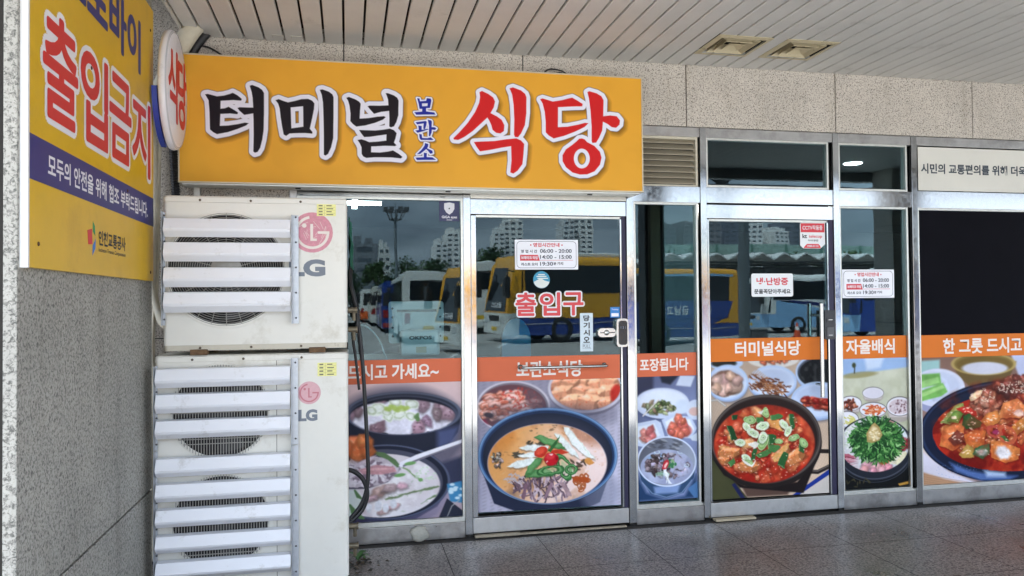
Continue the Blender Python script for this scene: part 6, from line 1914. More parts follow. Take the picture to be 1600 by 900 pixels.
# ------------------------------------------------------------------ notices and stickers on the glass
paper = mat('notice paper', lin((240, 241, 248)), 0.5)
ink_navy = mat('dark navy ink', lin((44, 48, 70)), 0.5)
ink_red2 = mat('notice red ink', lin((208, 54, 66)), 0.5)
def slip(name, pts, m, M, parent, gap=0.0):
    m_ = MB()
    m_.prism(pts, 'y', -0.0003 - gap, 0.0 - gap)
    o = m_.build(name, m)
    o.matrix_basis = M @ FRONT.inverted()
    return adopt(o, parent)
def lmat(M, x, z, gap):
    return M @ Matrix.Translation((x, z, gap))
def rect(x0, x1, z0, z1): return [(x0, z0), (x1, z0), (x1, z1), (x0, z1)]
def hours(d, cx, cz, w_, h_, label):
    M = on(d, cx, cz, 0.0018)
    t = thing('hours_notice', label, 'notice', (cx, 0.02, cz - h_ / 2), 0, 'opening hours notices on the glass')
    slip('sheet', card('c', w_, h_, 0.004), paper, M, t)
    fr = [(1 - 0.02, 0.0)]
    o_, i_ = card('c', w_ * 0.945, h_ * 0.90, 0.026), card('c', w_ * 0.945 - 0.005, h_ * 0.90 - 0.005, 0.024)
    m_ = MB()
    n = len(o_)
    m_.add([(x, -0.0008, z) for x, z in o_] + [(x, -0.0008, z) for x, z in i_], [(k, (k + 1) % n, (k + 1) % n + n, k + n) for k in range(n)])
    b_ = m_.build('border', ink_navy)
    b_.matrix_basis = M @ FRONT.inverted()
    adopt(b_, t)
    W, H = w_ / 1370, h_ / 710            # traced grid of the notice
    def tx(body, m, px, py, pw, ph, bold=0.02):
        text(body, m, 0, 0, pw * W, ph * H, 0, t, bold, M=lmat(M, (px - 760) * W, (457 - py) * H, 0.0012))
    tx('• 영업시간안내 •', ink_red2, 755, 225, 710, 100, 0.03)
    tx('영 업 시 간', ink_navy, 380, 378, 350, 76, 0.03)
    tx('06:00 - 20:00', ink_navy, 960, 368, 690, 92, 0.02)
    slip('red_tab', [(x_ * W, z_ * H) for x_, z_ in ((-575, -5), (-190, -5), (-150, -145), (-575, -145))], ink_red2, M, t, 0.0006)
    tx('브레이크 타임', paper, 385, 530, 350, 76, 0.03)
    tx('14:00 - 15:00', ink_navy, 960, 512, 690, 92, 0.02)
    slip('red_rule', [(x_ * W, z_ * H) for x_, z_ in ((-150, -128), (575, -128), (575, -136), (-150, -136))], ink_red2, M, t, 0.0006)
    tx('라스트 오더', ink_navy, 385, 685, 350, 74, 0.03)
    tx('19:30', ink_navy, 755, 675, 280, 92, 0.02)
    tx('분 까지', ink_navy, 1010, 670, 210, 70, 0.03)
hours(D1, 1.284, 1.807, 0.425, 0.196, 'white opening hours notice on the left door above the round blue sticker')
hours(None, 3.680, 1.607, 0.425, 0.205, 'white opening hours notice on the narrow window right of the right door')
# round sticker
blue_s = mat('teal sticker', lin((54, 150, 186)), 0.5)
M = on(D1, 1.248, 1.642, 0.0018)
t = thing('round_sticker', 'round teal and white sticker under the opening hours notice on the left door', 'sticker', (1.248, 0.02, 1.59))
slip('sticker', [(0.056 * math.cos(a), 0.056 * math.sin(a)) for a in np.linspace(0, 6.2832, 33)[:-1]], blue_s, M, t)
slip('white_half', [(0.0545 * math.cos(a), 0.0545 * math.sin(a)) for a in np.linspace(R(195), R(345), 20)] + [(0.02, -0.006), (-0.005, 0.012), (-0.025, 0.0)], mat('sticker white', lin((220, 226, 222)), 0.5), M, t, 0.0006)
for k, (zz, ww) in enumerate(((0.034, 0.045), (0.022, 0.066), (0.009, 0.07))):
    slip('print_line', rect(-ww / 2 + 0.008 * (k == 2), ww / 2 + 0.008 * (k == 2), zz - 0.0035, zz + 0.0035), mat('sticker white', (1, 1, 1)), M, t, 0.0006)
# big red lettering on the left door
t = thing('door_lettering', 'big red Korean lettering with white outline stuck on the left glass door', 'lettering', (1.30, 0.02, 1.395))
for ch, cx in zip('출입구', (1.142, 1.304, 1.462)):
    lt = text(ch, mat('door red film', lin((214, 66, 72)), 0.5), 0, 0, 0.130, 0.146, 0, t, 0.0, M=on(D1, cx, 1.482, 0.0026))
    halo(lt, ink_white, 0.0135)
    fat(lt, 0.0040)
# pull sign
M = on(D1, 1.550, 1.293, 0.0018)
t = thing('pull_sign', 'narrow vertical white pull sign beside the lock of the left door', 'sign', (1.55, 0.02, 1.166))
slip('plate', card('c', 0.088, 0.254, 0.004), mat('pale plate', lin((206, 220, 228)), 0.4), M, t)
for ch, z in zip('당기시오', (0.093, 0.045, -0.003, -0.050)):
    text(ch, ink_black, 0, 0, 0.044, 0.040, 0, t, 0.035, M=lmat(M, 0, z, 0.001))
text('PULL', mat('thin grey ink', lin((70, 84, 92)), 0.5), 0, 0, 0.052, 0.020, 0, t, 0.0, M=lmat(M, 0, -0.093, 0.001))
for z in (-0.078, -0.109):
    slip('rule', rect(-0.03, 0.03, z - 0.0007, z + 0.0007), ink_black, M, t, 0.0006)
# small blue card sticker
M = on(D1, 1.747, 1.423, 0.0018)
t = thing('card_sticker', 'small blue card sticker on the left door above the lock', 'sticker', (1.747, 0.02, 1.39))
slip('sticker', rect(-0.033, 0.033, -0.035, 0.035), mat('blue sticker', lin((44, 128, 200)), 0.5), M, t)
slip('white_patch', rect(-0.025, 0.025, -0.028, -0.006), paper, M, t, 0.0006)
text('T-money', ink_white, 0, 0, 0.046, 0.014, 0, t, 0.02, M=lmat(M, 0, 0.018, 0.001))
# security sticker on the left window
M = on(None, 0.6425, 2.084, 0.0014)
t = thing('security_sticker', 'navy security sticker with a white shield in the corner of the left window', 'sticker', (0.6425, 0.02, 2.02))
slip('sticker', rect(-0.065, 0.065, -0.064, 0.064), mat('indigo sticker', lin((46, 50, 92)), 0.45), M, t)
slip('shield', [(-0.033, 0.050), (0.0, 0.056), (0.033, 0.050), (0.033, 0.015), (0.020, -0.008), (0.0, -0.022), (-0.020, -0.008), (-0.033, 0.015)], ink_white, M, t, 0.0006)
slip('shield_mark', [(0.005 * math.cos(a), 0.017 + 0.005 * math.sin(a)) for a in np.linspace(0, 6.2832, 13)[:-1]], ink_navy, M, t, 0.0012)
text('GiGA eyes', ink_white, 0, 0, 0.098, 0.021, 0, t, 0.03, M=lmat(M, 0, -0.040, 0.001))
slip('small_print', rect(-0.018, 0.018, -0.058, -0.055), ink_white, M, t, 0.0006)
# camera notice on the right door
M = on(D2, 3.231, 1.951, 0.0018)
t = thing('camera_notice', 'red and white camera surveillance notice in the corner of the right door', 'notice', (3.231, 0.02, 1.86))
slip('plate', [(-0.098, -0.070), (-0.075, -0.092), (0.06, -0.092), (0.098, -0.062), (0.098, 0.092), (-0.088, 0.092), (-0.098, 0.08)], mat('notice plate', lin((232, 234, 236)), 0.4), M, t)
slip('red_head', rect(-0.092, 0.094, 0.022, 0.086), ink_red2, M, t, 0.0006)
slip('red_foot', [(-0.072, -0.090), (0.064, -0.090), (0.058, -0.074), (0.044, -0.060), (-0.044, -0.060), (-0.060, -0.074)], ink_red2, M, t, 0.0006)
text('CCTV작동중', ink_white, 0, 0, 0.156, 0.034, 0, t, 0.02, M=lmat(M, 0.0, 0.055, 0.001))
text('kt', ink_black, 0, 0, 0.036, 0.030, 0, t, 0.03, M=lmat(M, -0.062, -0.005, 0.001))
text('telecop', ink_red2, 0, 0, 0.104, 0.028, 0, t, 0.02, M=lmat(M, 0.022, -0.009, 0.001))
text('하이퍼 텔레캅', ink_black, 0, 0, 0.080, 0.014, 0, t, 0.02, M=lmat(M, 0.004, -0.036, 0.001))
text('1588-0112', ink_white, 0, 0, 0.088, 0.014, 0, t, 0.02, M=lmat(M, 0.0, -0.075, 0.0016))
# keep-closed notice
M = on(D2, 2.914, 1.600, 0.0018)
t = thing('door_notice', 'rounded white notice in red and black Korean letters on the right door', 'notice', (2.914, 0.02, 1.52))
slip('plate', card('c', 0.318, 0.162, 0.014), mat('notice plate', (1, 1, 1)), M, t)
text('냉·난방중', ink_red2, 0, 0, 0.242, 0.054, 0, t, 0.03, M=lmat(M, 0.0, 0.026, 0.001))
text('문을꼭닫아주세요', ink_black, 0, 0, 0.278, 0.034, 0, t, 0.03, M=lmat(M, 0.0, -0.044, 0.001))
# white banner and dark film in the right bay
t = thing('banner', 'white banner with dark Korean lettering over the dark window at the right', 'banner', (4.84, 0.0, 2.29))
m_ = MB()
m_.box(4.084, 5.596, -0.0065, -0.0045, 2.287, 2.606)
part(m_, 'cloth', [mat('banner cloth', lin((214, 213, 205)), 0.6, var=0.04, vscale=3, bump=0.05, bscale=4)], t)
text('시민의 교통편의를 위해 더욱', mat('banner ink', lin((38, 52, 66)), 0.5), 4.565, 2.449, 0.915, 0.075, -0.0072, t, 0.030)
m_ = MB()
m_.box(4.0945, 5.584, 0.0262, 0.0272, 1.2275, 2.144)
tag(m_.build('window_film', mat('blue black film', (0.0045, 0.0045, 0.0075), 0.6, var=0.15, vscale=2, spec=0.04)), 'plain blue-black film covering the right window above the braised meat poster', 'window film')

# ------------------------------------------------------------------ things inside, seen through the glass
white_pl = mat('white plastic', lin((226, 230, 230)), 0.4)
t = thing('cash_terminal', 'white point-of-sale terminal seen from behind through the left window', 'cash terminal', (0.45, 0.55, 1.0))
m_ = MB()
m_.prism([(x + 0.462, z + 1.365) for x, z in card('c', 0.375, 0.285, 0.02)], 'y', 0.42, 0.455)
part(m_, 'housing', [white_pl], t)
m_ = MB()
m_.box(0.33, 0.60, 0.4165, 0.4195, 1.435, 1.452)
for x in (0.30, 0.625):
    for z in (1.27, 1.33, 1.40, 1.46):
        m_.lathe([(0.0, -0.002), (0.007, -0.002), (0.008, 0.0)], (x, 0.4195, z), 10, axis='y')
part(m_, 'vent_slot', [mat('slot grey', (0.10, 0.11, 0.11), 0.6)], t)
m_ = MB()
m_.prism([(x + 0.47, z + 1.07) for x, z in card('c', 0.14, 0.38, 0.02)], 'y', 0.46, 0.58)
m_.box(0.37, 0.59, 0.42, 0.72, 0.80, 0.86, bev=0.01)
part(m_, 'stand', [white_pl], t)
t = thing('receipt_printer', 'white receipt printer standing in front of the cash terminal inside the left window', 'printer', (0.47, 0.34, 1.0))
m_ = MB()
m_.box(0.345, 0.605, 0.27, 0.40, 1.145, 1.315, 0, bev=0.018)
part(m_, 'body', [white_pl], t)
text('OKPOS', mat('printer lettering', (0.02, 0.025, 0.03), 0.5), 0.475, 1.265, 0.150, 0.024, 0.2690, t, 0.04)
m_ = MB()
m_.box(0.445, 0.515, 0.2685, 0.2695, 1.165, 1.205)
part(m_, 'label', [mat('buff label', (0.5, 0.42, 0.25), 0.6)], t)
t = thing('counter', 'pale serving counter inside behind the soup window', 'counter', (0.4, 0.55, 0))
m_ = MB()
m_.box(-0.25, 0.70, 0.24, 0.80, 1.08, 1.13, 0, bev=0.004)
part(m_, 'top', [mat('counter top', (0.45, 0.47, 0.46), 0.3)], t)
m_ = MB()
m_.box(-0.22, 0.67, 0.27, 0.77, 0.0, 1.079)
part(m_, 'cabinet', [mat('counter side', (0.20, 0.20, 0.19), 0.6)], t)
cable('white_cable', 'white cable curving behind the glass of the left window', 'cable', [(0.06, 0.25, 1.36), (0.13, 0.24, 1.34), (0.20, 0.235, 1.26), (0.235, 0.24, 1.17), (0.25, 0.25, 1.133)], 0.005, white_pl, 8)
t = thing('assumed_blue_chair', 'unclear rounded blue shape built as a plastic chair, dim behind the left glass door', 'chair', (1.18, 0.85, 0))  # chair stands in for an unclear blue shape behind the door
bl = mat('blue plastic', (0.03, 0.27, 0.46), 0.4)
m_ = MB()
pf = [(1.075, 0.80), (1.075, 1.22)] + [(1.18 + 0.105 * math.cos(a), 1.22 + 0.16 * math.sin(a)) for a in np.linspace(math.pi, 0, 12)] + [(1.285, 0.80)]
m_.prism(pf, 'y', 0.50, 0.53)
part(m_, 'backrest', [bl], t)
m_ = MB()
m_.box(1.06, 1.30, 0.531, 0.93, 0.78, 0.81, 0, bev=0.008)
part(m_, 'seat', [bl], t)
for x in (1.08, 1.28):
    for y in (0.55, 0.90):
        m_ = MB()
        m_.tube([(x, y, -0.02), (x, y, 0.785)], 0.012, 8)
        part(m_, 'leg', [chrome], t)
lamp_m = mat('lit lamp', (1.0, 0.97, 0.92), 0.5, emit=5.0)
def downlight(x, y, label):
    m_ = MB()
    m_.lathe([(0.0, -0.006), (0.075, -0.006), (0.085, 0.0)], (x, y, 2.797), 24)
    tag(m_.build('downlight', lamp_m), label, 'ceiling light', 'round lit lights on the dining room ceiling')
downlight(4.75, 1.66, 'round lit ceiling light seen through the small pane left of the banner')
downlight(7.7, 6.3, 'round lit ceiling light far inside, low behind the narrow window')
downlight(3.32, 0.45, 'round lit ceiling light close behind the pane above the right door')
t = thing('tube_light', 'lit white cross-shaped tube light on the ceiling inside the left window', 'ceiling light', (0.10, 4.4, 2.78))
m_ = MB()
m_.box(-0.05, 0.40, 4.37, 4.43, 2.66, 2.70)
m_.box(0.06, 0.12, 4.00, 4.369, 2.66, 2.70)
m_.box(0.06, 0.12, 4.431, 4.80, 2.66, 2.70)
part(m_, 'tube', [lamp_m], t)

# ------------------------------------------------------------------ the bus yard behind the viewer, mirrored in the glass
ZG = -0.45
glass_dark = mat('bus window glass', (0.012, 0.016, 0.02), 0.06, spec=0.6)
tyre_m = mat('tyre rubber', (0.015, 0.015, 0.015), 0.8)
rim_m = mat('wheel rim', (0.30, 0.30, 0.30), 0.4, 0.7)
white_b = mat('white bus paint', lin((226, 226, 220)), 0.3, coat=0.3)
yellow_b = mat('yellow bus paint', lin((226, 160, 36)), 0.3, coat=0.3)
blue_b = mat('navy bus paint', lin((30, 62, 140)), 0.3, coat=0.3)
sky_b = mat('sky blue bus paint', lin((140, 184, 222)), 0.3, coat=0.3)
red_b = mat('red bus paint', lin((170, 50, 52)), 0.3, coat=0.3)
orange_b = mat('orange bus paint', lin((226, 104, 44)), 0.3, coat=0.3)
dark_b = mat('dark brown bus paint', lin((70, 62, 60)), 0.3, coat=0.3)
lampg = mat('lamp lens', (0.6, 0.6, 0.58), 0.15)
def bus(label, x, y, heading, body, lower, front, stripe=None, L_=11.6, words=None, roof_unit=True):
    """Coach: local +x is forward, origin at the front end of the side nearest the building; body spans local y 0..2.5 away from it."""
    t = thing('bus', label, 'bus', (0, 0, 0), 0, 'coaches parked in the bus yard')
    a = R(heading)
    Mx = Matrix.Translation((x, y, ZG)) @ Matrix.Rotation(a, 4, 'Z')
    t.matrix_basis = Mx
    def bp(m_, name, mats):
        m_.xform(Mx)
        return part(m_, name, mats, t)
    W, H = 2.5, 3.35
    def shell(x0, x1, z0, z1, inset=0.0, m=0):
        m_ = MB()
        r = 0.28 if z1 > 3 else 0.02
        prof = [(inset, z0), (W - inset, z0), (W - inset, z1 - r)] + [(W - inset - r + r * math.cos(q), z1 - r + r * math.sin(q)) for q in np.linspace(0, math.pi / 2, 6)[1:]] + [(inset + r - r * math.sin(q), z1 - r + r * math.cos(q)) for q in np.linspace(0, math.pi / 2, 6)] 
        m_.prism(prof, 'x', x0, x1)
        return m_
    m_ = shell(-L_, -0.55, 1.15, H)
    # sloping nose
    prof = [(0, 1.15), (W, 1.15), (W, H - 0.28), (W - 0.28, H), (0.28, H), (0, H - 0.28)]
    n = len(prof)
    nx = [0.0, 0.0, -0.35, -0.50, -0.50, -0.35]
    m_.add([(-0.56, p[0], p[1]) for p in prof] + [(nx[k] + 0.0, 0.1 + p[0] * 0.92, p[1] - (0.10 if p[1] > 2 else 0)) for k, p in enumerate(prof)],
           [(k, (k + 1) % n, (k + 1) % n + n, k + n) for k in range(n)] + [tuple(range(n, 2 * n))])
    bp(m_, 'body', [body])
    m_ = MB()
    m_.box(-L_, -0.5, 0.004, W - 0.004, 0.32, 1.148)
    m_.add([(-0.5, 0.004, 0.32), (-0.5, W - 0.004, 0.32), (-0.5, W - 0.004, 1.148), (-0.5, 0.004, 1.148), (0.03, 0.12, 0.34), (0.03, W - 0.12, 0.34), (0.03, W - 0.12, 1.148), (0.03, 0.12, 1.148)],
           [(0, 1, 5, 4), (1, 2, 6, 5), (2, 3, 7, 6), (3, 0, 4, 7), (4, 5, 6, 7)], 1)
    bp(m_, 'lower_body', [lower, front])
    m_ = MB()
    m_.add([(0.012, 0.22, 1.22), (0.012, W - 0.22, 1.22), (-0.36, W - 0.36, 2.92), (-0.36, 0.36, 2.92)], [(0, 1, 2, 3)])
    m_.add([(-0.005, 0.13, 1.20), (-0.57, -0.013, 1.24), (-0.66, -0.013, 2.90), (-0.38, 0.26, 2.94)], [(0, 1, 2, 3)])
    bp(m_, 'windshield', [glass_dark])
    m_ = MB()
    m_.box(-L_ + 0.55, -0.72, -0.012, 0.0, 1.90, 2.98)
    m_.box(-L_ + 0.55, -0.72, W, W + 0.012, 1.90, 2.95)
    bp(m_, 'side_window', [glass_dark])
    m_ = MB()
    m_.box(-L_ - 0.012, -L_, 0.35, W - 0.35, 2.05, 2.95)
    bp(m_, 'rear_window', [glass_dark])
    for wx in (-2.3, -L_ + 3.2):
        for wy in (-0.02, W - 0.28):
            m_ = MB()
            m_.lathe([(0.30, 0.0), (0.46, 0.0), (0.50, 0.04), (0.50, 0.26), (0.46, 0.30), (0.30, 0.30)], (wx, wy, 0.50), 28, axis='y')
            m_.xform(Mx)
            wo_ = part(m_, 'wheel', [tyre_m], t)
            m_ = MB()
            m_.lathe([(0.0, 0.06), (0.12, 0.05), (0.22, 0.08), (0.305, 0.01), (0.305, 0.29), (0.0, 0.24)], (wx, wy, 0.50), 20, axis='y')
            m_.xform(Mx)
            adopt(m_.build('rim', rim_m), wo_)
    for sy in (0.22, W - 0.62):
        m_ = MB()
        m_.box(0.028, 0.045, sy, sy + 0.40, 0.78, 1.02, 0, bev=0.006)
        bp(m_, 'headlight', [lampg])
    m_ = MB()
    m_.box(0.028, 0.04, 0.75, W - 0.75, 0.86, 1.06)
    bp(m_, 'front_grille', [mat('black grille', (0.02, 0.02, 0.02), 0.5)])
    m_ = MB()
    m_.box(0.031, 0.04, 1.0, 1.5, 0.46, 0.62)
    m_.box(-L_ - 0.02, -L_ - 0.001, 1.0, 1.5, 0.72, 0.88)
    bp(m_, 'number_plate', [mat('yellow plate', lin((226, 184, 40)), 0.5)])
    for sy, s_ in ((0.0, -1), (W, 1)):
        m_ = MB()
        m_.tube([(-0.30, sy, 2.75), (0.05, sy + s_ * 0.22, 2.80), (0.12, sy + s_ * 0.24, 2.55)], 0.03, 8)
        m_.box(0.02, 0.24, sy + s_ * 0.24 - 0.18, sy + s_ * 0.24 + 0.18, 1.70, 2.55, 0, bev=0.04)
        bp(m_, 'mirror', [mat('mirror shell', (0.015, 0.015, 0.016), 0.4)])
    for sy in (0.08, W - 0.36):
        m_ = MB()
        m_.box(-L_ - 0.015, -L_ - 0.001, sy, sy + 0.28, 1.0, 1.45)
        bp(m_, 'tail_light', [mat('red lens', (0.35, 0.02, 0.02), 0.25)])
    m_ = MB()
    m_.box(-L_ - 0.06, -L_ - 0.001, 0.05, W - 0.05, 0.40, 0.68, 0, bev=0.02)
    bp(m_, 'rear_bumper', [front])
    if roof_unit:
        m_ = MB()
        m_.box(-8.6, -2.6, 0.35, W - 0.35, H - 0.02, H + 0.17, 0, bev=0.06)
        bp(m_, 'roof_unit', [white_b])
    if stripe:
        for pts, sm in stripe:
            m_ = MB()
            m_.prism(pts, 'y', -0.010, -0.001)
            bp(m_, 'stripe', [sm])
    if words:
        text('금남고속', mat('bus lettering', lin((226, 226, 226)), 0.5), 0, 0, 1.1, 0.22, 0, t, 0.03, M=Mx @ Matrix(((-0.2, 0.0, 0.98, 0.0), (0, 1, 0, 0.9), (0.98, 0, 0.2, 1.5), (0, 0, 0, 1))) if False else Mx @ (Matrix.Translation((0.0, 1.1, 1.42)) @ Matrix.Rotation(R(90), 4, 'Z') @ Matrix.Rotation(R(78), 4, 'X')))
        for body_, wx, wz, ww, wh in words:
            tm = text(body_, mat('bus lettering', lin((226, 226, 226)), 0.5), 0, 0, ww, wh, 0, t, 0.03, M=Mx @ Matrix.Translation((wx, -0.016, wz)) @ FRONT)
    return t

bus('yellow and navy coach parked broadside across the yard, with white lettering near its tail', 4.1, -24.0, 164, yellow_b, blue_b, white_b,
    stripe=[([(-0.9, 0.92), (-7.4, 0.92), (-6.6, 1.16), (-0.9, 1.16)], yellow_b),
            ([(-7.0, 1.151), (-12.1, 1.151), (-12.5, 1.895), (-6.3, 1.895)], blue_b),
            ([(-6.4, 2.985), (-12.5, 2.985), (-12.5, 3.09), (-6.4, 3.09)], sky_b),
            ([(-11.3, 0.94), (-12.785, 0.94), (-12.785, 1.895), (-12.52, 1.895), (-12.0, 1.14)], yellow_b),
            ([(-0.7, 0.70), (-12.6, 0.70), (-12.6, 0.73), (-0.7, 0.73)], mat('silver trim', (0.5, 0.5, 0.5), 0.4))],
    L_=12.8, words=[('금남고속', -10.3, 1.50, 1.7, 0.36)])
bus('white coach seen from behind beside the yellow coach', 2.55, -42.6, 270.5, white_b, white_b, white_b)
bus('red-roofed coach with blue sides behind the white coach', 2.30, -57.6, 270.5, blue_b, blue_b, red_b, roof_unit=False)
bus('small cream coach seen from behind, left of the blue coach', 2.05, -71.6, 270.5, mat('cream bus paint', lin((214, 210, 196)), 0.3, coat=0.3), white_b, white_b, roof_unit=False)
bus('orange and white coach seen from behind far down the row', 1.33, -85.6, 270, white_b, orange_b, orange_b, roof_unit=False)
bus('dark brown coach at the far left end of the row', 0.55, -99.6, 270, dark_b, dark_b, white_b, roof_unit=False)
bus('white and sky-blue coach with a navy swoosh parked by the far platform', 22.0, -36.0, 180, white_b, sky_b, sky_b,
    stripe=[([(-0.9, 1.16), (-4.6, 1.16), (-1.6, 1.85), (-0.9, 1.85)], sky_b), ([(-0.9, 1.86), (-2.0, 1.86), (-8.6, 1.16), (-6.4, 1.16), (-3.0, 1.60)], mat('swoosh navy', lin((40, 48, 110)), 0.3))], roof_unit=False)
bus('blue coach with white roof nearest the granite column', 24.3, -29.0, 180, blue_b, blue_b, sky_b)

def tree(x, y, h, r, hue, label, group='trees beyond the bus yard'):
    t = thing('tree', label, 'tree', (x, y, ZG), 0, group)
    rg = random.Random(int(x * 13 + y * 7))
    bark = mat('bark', (0.06, 0.045, 0.03), 0.9)
    m_ = MB()
    m_.tube([(x, y, ZG), (x + 0.05 * h * rg.uniform(-1, 1) * 0.3, y, ZG + h * 0.4), (x, y, ZG + h * 0.85)], [h * 0.022, h * 0.016, h * 0.005], 8)
    for k in range(7):
        a = rg.uniform(0, 6.28)
        z0 = ZG + h * rg.uniform(0.3, 0.7)
        m_.tube([(x, y, z0), (x + math.cos(a) * r * 0.4, y + math.sin(a) * r * 0.4, z0 + h * 0.10), (x + math.cos(a) * r * 0.8, y + math.sin(a) * r * 0.8, z0 + h * 0.16)], [h * 0.009, h * 0.006, h * 0.002], 5)
    part(m_, 'trunk', [bark], t)
    m_ = MB()
    cl = [(rg.uniform(-1, 1) * r * 0.75, rg.uniform(-1, 1) * r * 0.75, h * rg.uniform(0.32, 0.95)) for _ in range(22)]
    cl = [(a * (1.15 - c / h * 0.7), b * (1.15 - c / h * 0.7), c) for a, b, c in cl]
    vs_, fs_, mi_ = [], [], []
    for a, b, c in cl:
        rr = r * rg.uniform(0.26, 0.42)
        shade = rg.randint(0, 1)
        for _ in range(60):
            d_ = Vector((rg.gauss(0, 1), rg.gauss(0, 1), rg.gauss(0, 1))).normalized() * rr * rg.uniform(0.45, 1.05)
            p = Vector((x + a, y + b, ZG + c)) + d_
            s_ = h * rg.uniform(0.018, 0.034)
            u = Vector((rg.gauss(0, 1), rg.gauss(0, 1), rg.gauss(0, 1))).normalized()
            v_ = u.orthogonal().normalized()
            o = len(vs_)
            vs_ += [p + u * s_, p + v_ * s_ * 0.6, p - u * s_, p - v_ * s_ * 0.6]
            fs_.append((o, o + 1, o + 2, o + 3))
            mi_.append(shade)
    m_.v, m_.f, m_.mi, m_.sm = [tuple(p) for p in vs_], fs_, mi_, [False] * len(fs_)
    part(m_, 'crown', [mat('leaf dark ' + str(hue), (0.022 + 0.008 * hue, 0.060 + 0.012 * hue, 0.020), 0.7, var=0.3, vscale=3), mat('leaf mid ' + str(hue), (0.04 + 0.012 * hue, 0.095 + 0.015 * hue, 0.028), 0.7, var=0.3, vscale=3)], t)
rt = random.Random(5)
kinds = ['dark green tree in the row behind the parked coaches', 'mid green leafy tree in the row behind the parked coaches', 'fresh green rounded tree in the row behind the parked coaches']
xs_ = [-8 + 2.3 * k for k in range(22)]
for k, x in enumerate(xs_):
    tree(x + rt.uniform(-0.8, 0.8), -106 + rt.uniform(-5, 5), rt.uniform(5.6, 8.4), rt.uniform(2.4, 3.4), k % 3, kinds[k % 3])
for k in range(14):
    tree(30 + k * 5.0 + rt.uniform(-1, 1), -66 + rt.uniform(-2, 2), rt.uniform(5.8, 7.0), rt.uniform(2.6, 3.4), k % 3, ['dark green tree in front of the overpass wall', 'mid green tree in front of the overpass wall', 'fresh green tree in front of the overpass wall'][k % 3], 'trees along the overpass')

def tower(x0, x1, y, d_, top, storeys, wall_c, label, bands=3):
    t = thing('apartment_block', label, 'apartment block', ((x0 + x1) / 2, y - d_ / 2, ZG), 0, 'buildings on the skyline')
    wm_ = mat('tower wall ' + str(wall_c), lin(wall_c), 0.7)
    m_ = MB()
    m_.box(x0, x1, y - d_, y, ZG, top)
    part(m_, 'wall', [wm_], t)
    m_ = MB()
    w_ = (x1 - x0)
    m_.box(x0 + w_ * 0.1, x0 + w_ * 0.4, y - d_ * 0.8, y - 0.5, top + 0.01, top + 1.6)
    m_.box(x0 + w_ * 0.55, x0 + w_ * 0.8, y - d_ * 0.8, y - 0.5, top + 0.01, top + 1.1)
    part(m_, 'roof', [wm_], t)
    sh = (top - ZG - 1) / storeys
    for k in range(storeys):
        z = ZG + 0.9 + k * sh
        m_ = MB()
        for b in range(bands):
            a_, c_ = x0 + w_ * (b + 0.22) / bands, x0 + w_ * (b + 0.78) / bands
            m_.box(a_, c_, y + 0.001, y + 0.05, z + sh * 0.36, z + sh * 0.74)
        part(m_, 'window_row', [mat('far window', (0.09, 0.11, 0.13), 0.2)], t)
tower(0.8, 5.8, -150, 8, 13.2, 6, (120, 126, 132), 'low dark glazed office block left of the light mast', 1)
tower(6.6, 9.2, -170, 8, 14.0, 7, (206, 206, 202), 'small white block beside the light mast', 2)
tower(25.5, 28.6, -220, 12, 18.6, 13, (222, 222, 220), 'left half of the pale apartment pair above the coaches', 2)
tower(28.8, 34.5, -223, 12, 22.0, 15, (228, 226, 222), 'taller right half of the pale apartment pair above the coaches', 3)
tower(48, 51.5, -230, 12, 23.0, 15, (206, 206, 206), 'grey apartment tower in the middle, shorter of the touching two', 2)
tower(51.6, 57.5, -232, 12, 28.0, 18, (230, 228, 224), 'tall pale apartment tower in the middle of the skyline', 3)
tower(108, 113, -250, 14, 27.5, 16, (120, 124, 130), 'dark slim apartment tower seen beside the dark column', 2)
tower(117, 122, -252, 14, 28.5, 16, (128, 130, 136), 'second dark slim apartment tower right of the dark column', 2)
tower(127, 134, -260, 14, 29.0, 17, (110, 118, 132), 'bluish grey apartment tower, leftmost over the overpass', 3)
tower(134.5, 143, -262, 14, 31.0, 18, (230, 230, 228), 'white apartment tower over the overpass between two grey towers', 4)
tower(146, 152, -258, 14, 27.0, 16, (226, 226, 224), 'lower white apartment tower over the overpass', 3)
tower(152.5, 161, -262, 14, 31.0, 18, (112, 118, 130), 'broad dark apartment tower over the overpass', 3)
tower(161.5, 168, -264, 14, 29.5, 17, (228, 228, 228), 'white apartment tower at the right end over the overpass', 3)

t = thing('light_mast', 'tall grey light mast with a ring of floodlights behind the coaches', 'light mast', (4.57, -70, ZG))
m_ = MB()
m_.tube([(4.57, -70, ZG), (4.57, -70, 9.6)], [0.20, 0.13], 12)
m_.tube([(4.57, -70, 9.6), (4.57, -70, 11.4)], [0.05, 0.02], 6)
part(m_, 'pole', [mat('mast steel', lin((130, 138, 142)), 0.5, 0.5)], t)
m_ = MB()
for z, r_ in ((9.45, 0.55), (10.3, 0.95)):
    m_.tube([(4.57 + r_ * math.cos(a), -70 + r_ * math.sin(a), z) for a in np.linspace(0, 6.2832, 19)], 0.05, 6, cap=False)
for k in range(9):
    a = 2 * math.pi * k / 9
    m_.tube([(4.57 + 0.55 * math.cos(a), -70 + 0.55 * math.sin(a), 9.45), (4.57 + 0.95 * math.cos(a), -70 + 0.95 * math.sin(a), 10.3)], 0.04, 6)
    m_.tube([(4.57, -70, 9.3), (4.57 + 0.55 * math.cos(a), -70 + 0.55 * math.sin(a), 9.45)], 0.04, 6)
part(m_, 'lamp_ring', [mat('mast dark', (0.08, 0.085, 0.09), 0.5)], t)
